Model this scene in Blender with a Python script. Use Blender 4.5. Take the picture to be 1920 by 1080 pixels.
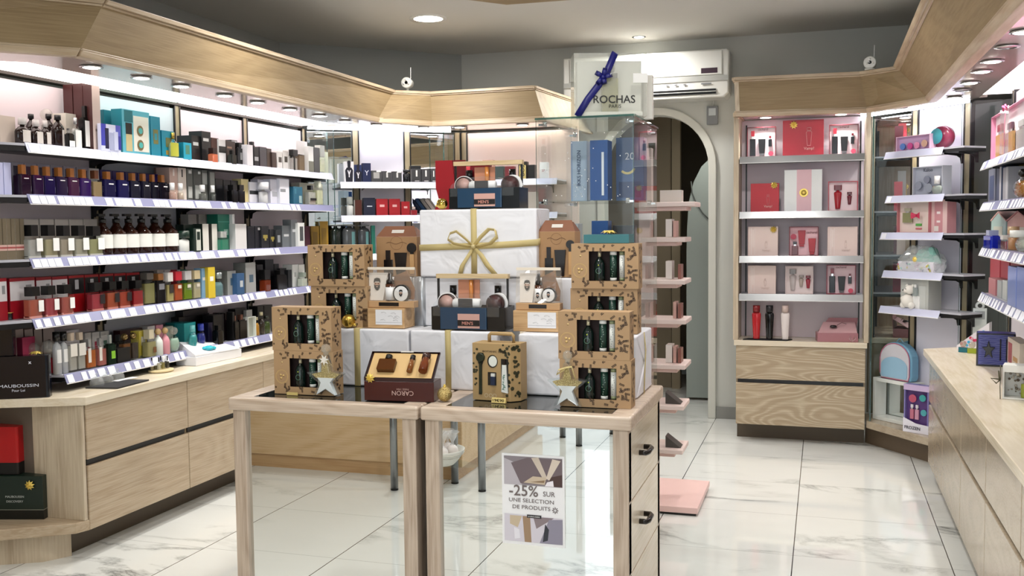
import bpy, math, random
from mathutils import Vector, Matrix
for o in list(bpy.data.objects): bpy.data.objects.remove(o)
SC = bpy.context.scene
COL = SC.collection
PI = math.pi
random.seed(7)
# ------------------------------------------------------------------ camera
CAM = Vector((0, 0, 1.38))
FPX = 1841.87
MR = Matrix(((0.95338546, 0.3015773, -0.01035877), (-0.0089278, 0.06250385, 0.99800479), (-0.30162305, 0.95139077, -0.06228268)))
cam = bpy.data.cameras.new('camera'); cam.sensor_width = 36; cam.lens = FPX / 1920 * 36; cam.clip_start = .05
camo = bpy.data.objects.new('camera', cam); COL.objects.link(camo)
camo.matrix_world = Matrix.Translation(CAM) @ Matrix((MR[0], MR[1], -MR[2])).transposed().to_4x4()
SC.camera = camo
SC.cycles.transparent_max_bounces = 32
# ------------------------------------------------------------------ view + world
SC.view_settings.view_transform = 'Standard'; SC.view_settings.look = 'None'
SC.view_settings.exposure = 0.38; SC.view_settings.gamma = 1; SC.view_settings.use_curve_mapping = False
W = bpy.data.worlds.new('world'); SC.world = W; W.use_nodes = True
W.node_tree.nodes['Background'].inputs[0].default_value = (.85, .92, 1, 1)
W.node_tree.nodes['Background'].inputs[1].default_value = 1.0
def area(name, loc, rot, sx, sy, power, col=(1, 1, 1), spread=PI, shape='RECTANGLE'):
    l = bpy.data.lights.new(name, 'AREA'); l.shape = shape; l.size = sx
    if shape == 'RECTANGLE': l.size_y = sy
    l.energy = power; l.color = col; l.spread = spread
    o = bpy.data.objects.new(name, l); COL.objects.link(o); o.location = loc; o.rotation_euler = rot
    return o
# daylight through the shop window behind the camera, and the ceiling lamps over the sales floor
area('window_daylight', (-.6, -2.35, 1.55), (math.radians(90), 0, 0), 2.8, 1.9, 28, (.93, .97, 1))
for lx, ly in ((-2.2, 1.0), (-1.2, 2.6), (-.4, 1.0), (-2.35, 4.2), (-1.2, 4.6), (-.35, 3.0), (-.3, 4.9), (-1.3, -.8), (-1.226, 6.6)):
    area('ceiling_lamp_light', (lx, ly, 2.655), (0, 0, 0), .16, .16, 10, (1, .97, .93), 2.9, 'DISK')
# ------------------------------------------------------------------ helpers
def lin(h):
    if isinstance(h, str):
        h = h.lstrip('#'); c = [int(h[i:i + 2], 16) / 255 for i in (0, 2, 4)]
        return tuple(x / 12.92 if x < .04045 else ((x + .055) / 1.055) ** 2.4 for x in c) + (1,)
    return tuple(h)[:3] + (1,)
MATS = {}
def mat(col, rough=.5, metal=0., name=None, emit=0., spec=.5):
    k = (str(col), rough, metal, emit, spec)
    if k in MATS: return MATS[k]
    m = bpy.data.materials.new(name or 'surface_%s' % str(col).strip('#')); m.use_nodes = True
    b = m.node_tree.nodes['Principled BSDF']; c = lin(col)
    b.inputs['Base Color'].default_value = c; b.inputs['Roughness'].default_value = rough; b.inputs['Metallic'].default_value = metal
    b.inputs['Specular IOR Level'].default_value = spec
    if emit: b.inputs['Emission Color'].default_value = c; b.inputs['Emission Strength'].default_value = emit
    MATS[k] = m; return m
def clear(col, dens=.0, body=None, rough=.02, ior=1.45):
    """clear glass or plastic: tinted straight-through light, fresnel gloss, and a share of coloured body"""
    k = ('clear', str(col), dens, str(body), rough, ior)
    if k in MATS: return MATS[k]
    m = bpy.data.materials.new('clear_%s' % str(col).strip('#')); m.use_nodes = True
    nt = m.node_tree; N = nt.nodes; L = nt.links; N.clear()
    out = N.new('ShaderNodeOutputMaterial'); t = N.new('ShaderNodeBsdfTransparent'); t.inputs[0].default_value = lin(col)
    g = N.new('ShaderNodeBsdfGlossy'); g.inputs['Roughness'].default_value = rough
    f = N.new('ShaderNodeFresnel'); f.inputs[0].default_value = ior
    ge = N.new('ShaderNodeNewGeometry'); fr = N.new('ShaderNodeMath'); fr.operation = 'SUBTRACT'; fr.inputs[0].default_value = 1; L.new(ge.outputs['Backfacing'], fr.inputs[1])
    fm = N.new('ShaderNodeMath'); fm.operation = 'MULTIPLY'; L.new(f.outputs[0], fm.inputs[0]); L.new(fr.outputs[0], fm.inputs[1])
    mx = N.new('ShaderNodeMixShader'); L.new(fm.outputs[0], mx.inputs[0]); L.new(g.outputs[0], mx.inputs[2])
    if dens:
        d = N.new('ShaderNodeBsdfDiffuse'); d.inputs[0].default_value = lin(body or col)
        m2 = N.new('ShaderNodeMixShader'); m2.inputs[0].default_value = dens
        L.new(t.outputs[0], m2.inputs[1]); L.new(d.outputs[0], m2.inputs[2]); L.new(m2.outputs[0], mx.inputs[1])
    else: L.new(t.outputs[0], mx.inputs[1])
    L.new(mx.outputs[0], out.inputs[0]); MATS[k] = m; return m
def wood(name, c1, c2, c3, sc=1.0, axis='x', contour=7, rough=.42, amt=1.0):
    """bleached oak: contour-line cathedral figure plus fine pores, grain running along the given local axis"""
    k = ('wood', name)
    if k in MATS: return MATS[k]
    m = bpy.data.materials.new(name); m.use_nodes = True; nt = m.node_tree; N = nt.nodes; L = nt.links
    b = N['Principled BSDF']; b.inputs['Roughness'].default_value = rough
    tc = N.new('ShaderNodeTexCoord'); mp = N.new('ShaderNodeMapping')
    L.new(tc.outputs['Object'], mp.inputs[0])
    s = {'x': (1.1, 3, 4.5), 'y': (3, 1.1, 4.5), 'z': (4.5, 3, 1.1)}[axis]
    mp.inputs['Scale'].default_value = [q * sc for q in s]
    oi = N.new('ShaderNodeObjectInfo'); vm = N.new('ShaderNodeVectorMath'); vm.operation = 'MULTIPLY_ADD'
    cb = N.new('ShaderNodeCombineXYZ')
    for i in range(3): L.new(oi.outputs['Random'], cb.inputs[i])
    L.new(cb.outputs[0], vm.inputs[0]); vm.inputs[1].default_value = (13, 7, 23); L.new(mp.outputs[0], vm.inputs[2])
    n1 = N.new('ShaderNodeTexNoise'); n1.inputs['Scale'].default_value = 1.3; n1.inputs['Detail'].default_value = 1.2; n1.inputs['Roughness'].default_value = .35
    L.new(vm.outputs[0], n1.inputs['Vector'])
    mu = N.new('ShaderNodeMath'); mu.operation = 'MULTIPLY'; L.new(n1.outputs[0], mu.inputs[0]); mu.inputs[1].default_value = contour * 2
    pp = N.new('ShaderNodeMath'); pp.operation = 'PINGPONG'; L.new(mu.outputs[0], pp.inputs[0]); pp.inputs[1].default_value = .5
    r1 = N.new('ShaderNodeValToRGB'); L.new(pp.outputs[0], r1.inputs[0])
    r1.color_ramp.elements[0].position = 0; r1.color_ramp.elements[0].color = lin(c2)
    r1.color_ramp.elements[1].position = .35 * amt + .08; r1.color_ramp.elements[1].color = lin(c1)
    n2 = N.new('ShaderNodeTexNoise'); mp2 = N.new('ShaderNodeMapping'); L.new(tc.outputs['Object'], mp2.inputs[0])
    s2 = {'x': (6, 60, 160), 'y': (60, 6, 160), 'z': (160, 60, 6)}[axis]; mp2.inputs['Scale'].default_value = s2
    L.new(mp2.outputs[0], n2.inputs['Vector']); n2.inputs['Scale'].default_value = 1; n2.inputs['Detail'].default_value = 3
    r2 = N.new('ShaderNodeValToRGB'); L.new(n2.outputs[0], r2.inputs[0])
    r2.color_ramp.elements[0].position = .42; r2.color_ramp.elements[1].position = .62
    r2.color_ramp.elements[0].color = (0, 0, 0, 1); r2.color_ramp.elements[1].color = (.55, .55, .55, 1)
    mx = N.new('ShaderNodeMix'); mx.data_type = 'RGBA'; L.new(r2.outputs[0], mx.inputs[0]); L.new(r1.outputs[0], mx.inputs[6]); mx.inputs[7].default_value = lin(c3)
    L.new(mx.outputs[2], b.inputs['Base Color']); MATS[k] = m; return m
def tag(o, label=None, cat=None, group=None, kind=None):
    if label: o['label'] = label
    if cat: o['category'] = cat
    if group: o['group'] = group
    if kind: o['kind'] = kind
    return o
def thing(name, label, cat, loc=(0, 0, 0), rz=0., group=None, rx=0., ry=0.):
    o = bpy.data.objects.new(name, None); COL.objects.link(o); o.empty_display_size = .05
    o.location = loc; o.rotation_euler = (rx, ry, rz); return tag(o, label, cat, group)
class MB:
    """collects shapes with materials; build() links them as ONE mesh object"""
    def __init__(s, m=None): s.v = []; s.f = []; s.mi = []; s.m = []; s.cur = m; s.sm = set()
    def _mi(s, m):
        m = m or s.cur
        if m not in s.m: s.m.append(m)
        return s.m.index(m)
    def add(s, vs, fs, m=None, smooth=False):
        b = len(s.v); s.v += [tuple(p) for p in vs]; k = s._mi(m)
        for f in fs:
            if smooth: s.sm.add(len(s.f))
            s.f.append([b + i for i in f]); s.mi.append(k)
        return s
    def box(s, x0, x1, y0, y1, z0, z1, m=None, T=None):
        vs = [Vector(p) for p in ((x0, y0, z0), (x1, y0, z0), (x1, y1, z0), (x0, y1, z0), (x0, y0, z1), (x1, y0, z1), (x1, y1, z1), (x0, y1, z1))]
        if T: vs = [T @ p for p in vs]
        return s.add(vs, ((0, 3, 2, 1), (4, 5, 6, 7), (0, 1, 5, 4), (1, 2, 6, 5), (2, 3, 7, 6), (3, 0, 4, 7)), m)
    def rbox(s, x0, x1, y0, y1, z0, z1, r, m=None, n=3, T=None):
        """box with rounded vertical edges"""
        P = []
        for cx, cy, a in ((x1 - r, y1 - r, 0), (x0 + r, y1 - r, 90), (x0 + r, y0 + r, 180), (x1 - r, y0 + r, 270)):
            for i in range(n + 1):
                t = math.radians(a + 90 * i / n); P.append((cx + r * math.cos(t), cy + r * math.sin(t)))
        return s.prism(P, z0, z1, m, T=T)
    def prism(s, P, z0, z1, m=None, T=None, smooth=False):
        n = len(P); vs = [Vector((p[0], p[1], z0)) for p in P] + [Vector((p[0], p[1], z1)) for p in P]
        if T: vs = [T @ p for p in vs]
        s.add(vs, [list(range(n))[::-1], list(range(n, 2 * n))], m)
        b = len(s.v) - 2 * n; k = s._mi(m)
        for i in range(n):
            j = (i + 1) % n
            if smooth: s.sm.add(len(s.f))
            s.f.append([b + i, b + j, b + n + j, b + n + i]); s.mi.append(k)
        return s
    def fprism(s, P, y0, y1, m=None, T=None):
        """outline in x,z extruded in y (front at y0)"""
        F = Matrix(((1, 0, 0, 0), (0, 0, -1, 0), (0, 1, 0, 0), (0, 0, 0, 1)))
        return s.prism(P, -y1, -y0, m, T=(T @ F) if T else F)
    def lathe(s, prof, c=(0, 0, 0), m=None, n=20, sy=1., T=None, capb=True, capt=True):
        vs = []; fs = []
        for r, z in prof:
            for i in range(n):
                a = 2 * PI * i / n; vs.append(Vector((c[0] + r * math.cos(a), c[1] + r * math.sin(a) * sy, c[2] + z)))
        if T: vs = [T @ p for p in vs]
        for k in range(len(prof) - 1):
            for i in range(n):
                j = (i + 1) % n; fs.append((k * n + i, k * n + j, (k + 1) * n + j, (k + 1) * n + i))
        b = len(s.v); s.add(vs, fs, m, True); k = s._mi(m)
        if capb and prof[0][0] > 1e-4: s.f.append([b + i for i in range(n)][::-1]); s.mi.append(k)
        if capt and prof[-1][0] > 1e-4: e = b + (len(prof) - 1) * n; s.f.append([e + i for i in range(n)]); s.mi.append(k)
        return s
    def cyl(s, c, r, h, m=None, n=20, T=None): return s.lathe([(r, 0), (r, h)], c, m, n, T=T)
    def ball(s, c, r, m=None, n=16, sz=1., T=None):
        k = n // 2
        return s.lathe([(max(r * math.sin(PI * i / k), 1e-5), -r * sz * math.cos(PI * i / k)) for i in range(k + 1)], c, m, n, T=T)
    def tube(s, pts, r, m=None, n=8, T=None):
        pts = [Vector(p) for p in pts]; vs = []; fs = []
        for i, p in enumerate(pts):
            d = (pts[min(i + 1, len(pts) - 1)] - pts[max(i - 1, 0)]).normalized()
            u = d.cross(Vector((0, 0, 1)));  u = u if u.length > .05 else d.cross(Vector((0, 1, 0))); u.normalize(); w = d.cross(u)
            for k in range(n):
                a = 2 * PI * k / n; vs.append(p + (u * math.cos(a) + w * math.sin(a)) * r)
        if T: vs = [T @ p for p in vs]
        for i in range(len(pts) - 1):
            for k in range(n):
                j = (k + 1) % n; fs.append((i * n + k, (i + 1) * n + k, (i + 1) * n + j, i * n + j))
        fs += [list(range(n)), [len(vs) - n + k for k in range(n)][::-1]]
        return s.add(vs, fs, m, True)
    def ribbon(s, pts, w, m=None, ax=(0, 1, 0), th=.0008, T=None):
        """flat strip along pts, its width w along direction ax, with thickness"""
        pts = [Vector(p) for p in pts]; a = Vector(ax).normalized(); vs = []
        for i, p in enumerate(pts):
            d = (pts[min(i + 1, len(pts) - 1)] - pts[max(i - 1, 0)]).normalized(); nn = d.cross(a).normalized()
            ww = w[i] if isinstance(w, (list, tuple)) else w
            for q in (a * ww / 2 + nn * th, a * ww / 2 - nn * th, -a * ww / 2 - nn * th, -a * ww / 2 + nn * th): vs.append(p + q)
        if T: vs = [T @ p for p in vs]
        fs = []
        for i in range(len(pts) - 1):
            for k in range(4):
                j = (k + 1) % 4; fs.append((4 * i + k, 4 * i + j, 4 * i + 4 + j, 4 * i + 4 + k))
        e = 4 * (len(pts) - 1); fs += [(3, 2, 1, 0), (e, e + 1, e + 2, e + 3)]
        return s.add(vs, fs, m, True)
    def build(s, name, parent=None, bev=0., label=None, kind=None, seg=2):
        me = bpy.data.meshes.new(name); me.from_pydata(s.v, [], s.f)
        for m in s.m: me.materials.append(m)
        for i, p in enumerate(me.polygons):
            p.material_index = s.mi[i]; p.use_smooth = i in s.sm
        me.update()
        o = bpy.data.objects.new(name, me); COL.objects.link(o)
        if parent: o.parent = parent
        if bev:
            b = o.modifiers.new('bevel', 'BEVEL'); b.width = bev; b.segments = seg; b.limit_method = 'ANGLE'; b.angle_limit = math.radians(50)
        return tag(o, label, kind=kind)
def text(s, width, parent, x, z, y=-.0006, m=None, name='lettering', flip=False, rz=0, height=None, T=None, bold=0., space=1.):
    """lettering on a face whose front looks along -y; centred at x,z"""
    cu = bpy.data.curves.new(name, 'FONT'); cu.body = s; cu.align_x = 'CENTER'; cu.align_y = 'CENTER'; cu.extrude = .002; cu.offset = bold; cu.space_character = space
    cu.resolution_u = 3
    ob = bpy.data.objects.new(name, cu); COL.objects.link(ob)
    me = bpy.data.meshes.new_from_object(ob); bpy.data.objects.remove(ob); bpy.data.curves.remove(cu); me.name = name
    xs = [v.co.x for v in me.vertices]; ys = [v.co.y for v in me.vertices]
    k = width / (max(xs) - min(xs)); ky = k if height is None else height / (max(ys) - min(ys)); cx = (max(xs) + min(xs)) / 2; cy = (max(ys) + min(ys)) / 2
    for v in me.vertices:
        a, b_, c_ = (v.co.x - cx) * k, (v.co.y - cy) * ky, v.co.z
        if flip: a, b_ = -a, -b_
        if rz: a, b_ = a * math.cos(rz) - b_ * math.sin(rz), a * math.sin(rz) + b_ * math.cos(rz)
        p = Vector((x + a, y - (c_ * .15), z + b_)); v.co = (T @ p) if T else p
    me.materials.append(m or mat('#222222'))
    o = bpy.data.objects.new(name, me); COL.objects.link(o); o.parent = parent; return o
def dup(root, loc=None, rz=None, label=None, group=None, **kw):
    r = root.copy(); COL.objects.link(r)
    if loc is not None: r.location = loc
    if rz is not None: r.rotation_euler = (0, 0, rz)
    if label: r['label'] = label
    if group: r['group'] = group
    for ch in list(root.children):
        c = ch.copy(); COL.objects.link(c); c.parent = r
        for g in ch.children:
            d = g.copy(); COL.objects.link(d); d.parent = c
    return r
def ray(px, py): return MR.transposed() @ Vector(((px - 960) / FPX, (540 - py) / FPX, 1))
class Plane:
    """vertical reference plane: origin o, running along angle a (viewer's right); back lies 90 degrees to the left"""
    def __init__(s, ox, oy, deg): s.o = Vector((ox, oy)); s.a = math.radians(deg); s.d = Vector((math.cos(s.a), math.sin(s.a))); s.b = Vector((-math.sin(s.a), math.cos(s.a)))
    def hit(s, px, py, off=0.):
        d = ray(px, py); o = s.o + s.b * off; t = (o.dot(s.b)) / (d.x * s.b.x + d.y * s.b.y)
        p = CAM + d * t; return (Vector((p.x, p.y)) - s.o).dot(s.d), p.z
    def loc(s, u, z, off=0.):
        p = s.o + s.d * u + s.b * off; return Vector((p.x, p.y, z))
def zhit(px, py, z):
    d = ray(px, py); return CAM + d * ((z - CAM.z) / d.z)
ORD = ['first', 'second', 'third', 'fourth', 'fifth', 'sixth', 'seventh', 'eighth', 'ninth', 'tenth', 'eleventh', 'twelfth']
# ------------------------------------------------------------------ materials of the room
OAK = wood('bleached_oak', '#bda98e', '#ae987c', '#cabaa2', .8, 'x', 5, amt=1.2)
OAKC = wood('cathedral_oak', '#b29f84', '#cdc0a6', '#a59176', 1.0, 'x', 13, amt=.7)
OAKV = wood('oak_upright_grain', '#c9b9a0', '#b7a58c', '#d9ccb6', .8, 'z', 5, rough=.4)
OAKF = wood('valance_oak', '#96815f', '#8a7555', '#a08b69', .6, 'x', 4, amt=1.3, rough=.6)
PALE = wood('pale_counter_top', '#e2d6c0', '#d9cbb1', '#eae0cd', .7, 'y', 4, rough=.22)
PALEX = wood('pale_counter_top_x', '#e2d6c0', '#d9cbb1', '#eae0cd', .7, 'x', 4, rough=.25)
BEIGE = wood('greyish_beige_oak', '#b3a48e', '#a89882', '#beb09b', .6, 'y', 5, rough=.16)
PEACH = wood('peach_beech', '#e2c196', '#d6b284', '#ebcda6', .6, 'x', 5)
FRAMEW = wood('table_frame_oak', '#cab7a4', '#b9a490', '#d8c9b8', 1.2, 'x', 5, rough=.35)
FRAMEZ = wood('table_post_oak', '#c0ad9a', '#ab9784', '#d0c0af', 1.2, 'z', 5, rough=.35)
BLACK = mat('#0c0c0d', .35); DARK = mat('#1a1a1c', .4); CHROME = mat('#c8c8c8', .12, 1.); STEEL = mat('#9a9c9e', .3, 1.)
WHITE = mat('#eeeeee', .4); GLASS = clear((.965, .985, .98), ior=1.4); GLASSE = clear((.35, .5, .48), .25, (.1, .22, .2)); MIRROR = mat((.82, .85, .84), .0, 1., 'mirror')
PANEL = mat('#e3d8dc', .35, name='back_panel'); PANELG = mat('#c9cdd6', .35); GOLD = mat('#ecd06a', .3, .45); GOLDP = mat('#d8c27a', .5)
WALLM = mat('#a6a9a5', .8, name='grey_wall_paint'); CEILM = mat('#cfcdc7', .85, name='ceiling_paint'); PILLAR = mat('#c4c5bc', .7, name='pillar_paint')
def floor_mat():
    m = bpy.data.materials.new('white_marble_tiles'); m.use_nodes = True; nt = m.node_tree; N = nt.nodes; L = nt.links; b = N['Principled BSDF']
    tc = N.new('ShaderNodeTexCoord'); sp = N.new('ShaderNodeSeparateXYZ'); L.new(tc.outputs['Object'], sp.inputs[0])
    def M(op, a, c=None, d=None):
        n = N.new('ShaderNodeMath'); n.operation = op
        for i, q in enumerate((a, c, d)):
            if q is None: continue
            if isinstance(q, (int, float)): n.inputs[i].default_value = q
            else: L.new(q, n.inputs[i])
        return n.outputs[0]
    TX, TY = .6107, .5886
    ux = M('DIVIDE', M('ADD', sp.outputs[0], .1083), TX); uy = M('DIVIDE', M('SUBTRACT', sp.outputs[1], 3.592), TY)
    dx = M('MULTIPLY', M('PINGPONG', ux, .5), TX); dy = M('MULTIPLY', M('PINGPONG', uy, .5), TY)
    g1 = M('LESS_THAN', dx, .0021); g2 = M('LESS_THAN', dy, .0013)
    cb = N.new('ShaderNodeCombineXYZ'); L.new(M('FLOOR', ux), cb.inputs[0]); L.new(M('FLOOR', uy), cb.inputs[1])
    wn = N.new('ShaderNodeTexWhiteNoise'); wn.noise_dimensions = '3D'; L.new(cb.outputs[0], wn.inputs[0])
    vm = N.new('ShaderNodeVectorMath'); vm.operation = 'MULTIPLY_ADD'; L.new(wn.outputs['Color'], vm.inputs[0]); vm.inputs[1].default_value = (3, 3, 3)
    mp = N.new('ShaderNodeMapping'); L.new(tc.outputs['Object'], mp.inputs[0]); mp.inputs['Rotation'].default_value = (0, 0, .6); mp.inputs['Scale'].default_value = (.8, 1.9, 1)
    L.new(mp.outputs[0], vm.inputs[2])
    def noise(sc, det, dist, r=.6):
        n = N.new('ShaderNodeTexNoise'); L.new(vm.outputs[0], n.inputs['Vector']); n.inputs['Scale'].default_value = sc; n.inputs['Detail'].default_value = det
        n.inputs['Distortion'].default_value = dist; n.inputs['Roughness'].default_value = r; return n.outputs[0]
    v = M('ABSOLUTE', M('SUBTRACT', noise(1.15, 7, .5, .62), .5))
    r = N.new('ShaderNodeValToRGB'); L.new(v, r.inputs[0]); e = r.color_ramp.elements
    e[0].position = 0; e[0].color = (.9, .9, .9, 1); e[1].position = .045; e[1].color = (0, 0, 0, 1); q = e.new(.008); q.color = (.55, .55, .55, 1)
    r2 = N.new('ShaderNodeValToRGB'); L.new(noise(.9, 2, 0), r2.inputs[0]); r2.color_ramp.elements[0].position = .5; r2.color_ramp.elements[1].position = .68
    vein = M('MULTIPLY', r.outputs[0], r2.outputs[0])
    cloud = M('MULTIPLY', noise(1.6, 4, .3), .35)
    mx0 = N.new('ShaderNodeMix'); mx0.data_type = 'RGBA'; L.new(cloud, mx0.inputs[0]); mx0.inputs[6].default_value = lin('#e9ebe8'); mx0.inputs[7].default_value = lin('#c9ccc9')
    mx1 = N.new('ShaderNodeMix'); mx1.data_type = 'RGBA'; L.new(vein, mx1.inputs[0]); L.new(mx0.outputs[2], mx1.inputs[6]); mx1.inputs[7].default_value = lin('#6d706f')
    mx2 = N.new('ShaderNodeMix'); mx2.data_type = 'RGBA'; L.new(M('MULTIPLY', g2, .55), mx2.inputs[0]); L.new(mx1.outputs[2], mx2.inputs[6]); mx2.inputs[7].default_value = lin('#4a4c4b')
    mx3 = N.new('ShaderNodeMix'); mx3.data_type = 'RGBA'; L.new(g1, mx3.inputs[0]); L.new(mx2.outputs[2], mx3.inputs[6]); mx3.inputs[7].default_value = lin('#3a3b3b')
    L.new(mx3.outputs[2], b.inputs['Base Color']); b.inputs['Roughness'].default_value = .04; b.inputs['Specular IOR Level'].default_value = .75
    return m
def struct(name, mb, bev=0.): return mb.build(name, None, bev, kind='structure')
ZC = 2.68
struct('floor', MB(floor_mat()).box(-3.75, 1.4, -2.6, 10.2, -.08, 0))
struct('ceiling', MB(CEILM).box(-3.75, 1.4, -2.6, 7.18, ZC, ZC + .08))
struct('wall_left', MB(WALLM).box(-3.75, -3.63, -2.6, 6.14, 0, ZC))
struct('wall_right', MB(WALLM).box(1.28, 1.4, -2.6, 6.3, 0, ZC))
struct('wall_back_left', MB(WALLM).prism([(-3.63, 6.14), (-2.62, 7.06), (-2.62, 7.18), (-3.75, 7.18), (-3.75, 6.14)], 0, ZC))
struct('wall_back_right', MB(WALLM).prism([(.52, 7.06), (1.28, 6.3), (1.4, 6.3), (1.4, 7.18), (.52, 7.18)], 0, ZC))
AX, AR, AZ = -1.147, .373, 1.79
arc = [(AX + AR * math.cos(math.radians(a)), AZ + AR * math.sin(math.radians(a))) for a in range(0, 181, 9)]
P = [(-2.62, 0), (AX - AR, 0)] + arc[::-1] + [(AX + AR, 0), (.52, 0), (.52, ZC), (-2.62, ZC)]
struct('wall_back', MB(mat('#cdcec8', .75, name='back_wall_paint')).fprism(P, 7.06, 7.18))
ao = [(AX + (AR + .055) * math.cos(math.radians(a)), AZ + (AR + .055) * math.sin(math.radians(a))) for a in range(0, 181, 9)]
struct('trim_1', MB(mat('#d4d4cc', .5)).fprism([(AX + AR + .055, 0)] + ao + [(AX - AR - .055, 0), (AX - AR, 0)] + arc[::-1] + [(AX + AR, 0)], 7.035, 7.062), .006)
struct('baseboard_back', MB(mat('#8f8f8b', .3)).box(-.718, -.56, 7.045, 7.062, 0, .085))
# the shop front behind the camera: piers, sill and a big window
struct('wall_front', MB(WALLM).box(-3.75, -2.9, -2.72, -2.6, 0, ZC).box(.9, 1.4, -2.72, -2.6, 0, ZC).box(-2.9, .9, -2.72, -2.6, 2.5, ZC).box(-2.9, .9, -2.72, -2.6, 0, .25))
wf = struct('window_1', MB(mat('#b9bbb8', .4)).box(-2.9, .9, -2.69, -2.63, .25, .31).box(-2.9, .9, -2.69, -2.63, 2.44, 2.5).box(-2.9, -2.84, -2.69, -2.63, .31, 2.44).box(.84, .9, -2.69, -2.63, .31, 2.44).box(-1.03, -.97, -2.69, -2.63, .31, 2.44))
MB(GLASS).box(-2.84, .84, -2.664, -2.656, .31, 2.44).build('window_pane', wf)
# hallway beyond the arch
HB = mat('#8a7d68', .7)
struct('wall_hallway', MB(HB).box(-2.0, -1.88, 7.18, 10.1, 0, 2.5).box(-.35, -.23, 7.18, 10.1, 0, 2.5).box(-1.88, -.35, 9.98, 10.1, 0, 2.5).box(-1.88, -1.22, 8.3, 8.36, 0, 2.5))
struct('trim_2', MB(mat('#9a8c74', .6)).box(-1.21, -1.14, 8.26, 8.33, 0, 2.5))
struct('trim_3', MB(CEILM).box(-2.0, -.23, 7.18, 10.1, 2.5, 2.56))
def y775(px, py):
    d = ray(px, py); p = CAM + d * (7.75 / d.y); return (p.x, p.z)
dh = struct('door_1', MB(mat('#9aa39e', .35, .2)).fprism([(y775(1287, 500)[0], .02), y775(1287, 470), y775(1288, 430), y775(1291, 380), y775(1300, 342), y775(1315, 312), y775(1338, 290), (-.5, y775(1338, 285)[1]), (-.5, .02)], 7.75, 7.79), .002)
MB(mat('#5c625e', .3)).tube([(y775(a, b)[0], 7.744, y775(a, b)[1]) for a, b in ((1296, 340), (1298, 362), (1306, 382), (1318, 400), (1330, 412))], .005).build('door_moulding', dh)
MB(mat('#22282a', .3)).box(-1.06, -.5, 7.765, 7.779, .2, .24).build('door_kick_bar', dh)
area('hallway_lamp_light', (-.80, 7.42, 2.15), (0, 0, 0), .10, .10, 3.2, (1, .97, .9), PI, 'DISK')
# ------------------------------------------------------------------ valances: fascia boards with top and bottom mouldings, soffits
ZV, ZT = 2.05, 2.275
def valance(name, label, P0, P1, Q0, Q1, m=OAKF):
    """P: bottom line, Q: top line (xy pairs); the board leans from P to Q"""
    P0, P1, Q0, Q1 = [Vector(p) for p in (P0, P1, Q0, Q1)]
    c = (P0 + P1) / 2; a = math.atan2((P1 - P0).y, (P1 - P0).x)
    t = thing(name, label, 'valance', (c.x, c.y, ZV), a)
    R = Matrix.Rotation(-a, 2); L = lambda p: R @ (p - c)
    p0, p1, q0, q1 = L(P0), L(P1), L(Q0), L(Q1); H = ZT - ZV
    def board(e0, e1, z0, z1, th, mb):
        k0, k1 = z0 / H, z1 / H; vs = []
        for z, k in ((z0, k0), (z1, k1)):
            A = p0.lerp(q0, k); B = p1.lerp(q1, k)
            vs += [(A.x, A.y - e0, z), (B.x, B.y - e1, z), (B.x, B.y + th, z), (A.x, A.y + th, z)]
        mb.add(vs, ((0, 3, 2, 1), (4, 5, 6, 7), (0, 1, 5, 4), (1, 2, 6, 5), (2, 3, 7, 6), (3, 0, 4, 7)))
    mb = MB(m); board(0, 0, 0, H, .025, mb); mb.build('fascia_board', t)
    mb = MB(OAK); board(.016, .016, -.004, .022, .03, mb); board(.008, .008, .022, .032, .03, mb); mb.build('bottom_moulding', t, .003)
    mb = MB(OAK); board(.016, .016, H - .004, H + .016, .05, mb); board(.008, .008, H - .014, H - .004, .03, mb); mb.build('top_moulding', t, .003)
    return t
LB = [(-3.6, 2.2), (-2.73, 3.13), (-2.70, 5.72), (-2.47, 6.08), (-1.70, 6.08)]
LT = [(-3.55, 2.25), (-2.715, 3.27), (-2.72, 6.02), (-2.52, 6.19), (-1.79, 6.17)]
valance('valance', 'oak fascia panel angled back to the wall left of the long valance', LB[0], LB[1], LT[0], LT[1])
valance('valance', 'long oak fascia panel above the left wall shelves', LB[1], LB[2], LT[1], LT[2])
valance('valance', 'short oak fascia panel across the back left corner under the camera', LB[2], LB[3], LT[2], LT[3])
valance('valance', 'oak fascia panel above the shelves on the back wall left of the arch', LB[3], LB[4], LT[3], LT[4])
valance('valance', 'oak side return of the back wall canopy beside the air conditioner', LB[4], (-1.62, 7.05), LT[4], (-1.70, 7.05), OAKV)
RB = [(-.525, 6.29), (.25, 6.38), (.565, 5.97), (.60, 1.0)]
RT = [(-.535, 6.30), (.203, 6.35), (.405, 6.20), (.39, 1.0)]
valance('valance', 'oak side return of the canopy above the pink gift box cabinet', (-.525, 7.05), RB[0], (-.535, 7.05), RT[0], OAKV)
valance('valance', 'oak fascia panel above the pink gift box cabinet', RB[0], RB[1], RT[0], RT[1])
valance('valance', 'short oak fascia panel across the back right corner under the camera', RB[1], RB[2], RT[1], RT[2])
valance('valance', 'long oak fascia panel running overhead along the right wall', RB[2], RB[3], RT[2], RT[3])
SOF = mat('#b0a49c', .12, name='soffit_laminate')
def slab(name, label, P, z0, z1, m, cat='panel', bev=0.):
    o = MB(m).prism(P, z0, z1).build(name, None, bev); return tag(o, label, cat)
slab('soffit_panel', 'glossy soffit under the left canopy carrying the spotlights', [(-3.6, 2.35), (-2.75, 3.14), (-2.73, 5.74), (-3.03, 5.85), (-3.03, 3.2), (-3.6, 2.75)], ZV + .004, ZV + .016, SOF)
slab('soffit_panel', 'soffit over the back left corner shelves', [(-2.73, 5.74), (-2.49, 6.1), (-1.7, 6.1), (-1.7, 6.5), (-2.42, 6.5), (-3.25, 5.90), (-3.03, 5.85)], ZV + .004, ZV + .016, SOF)
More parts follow.
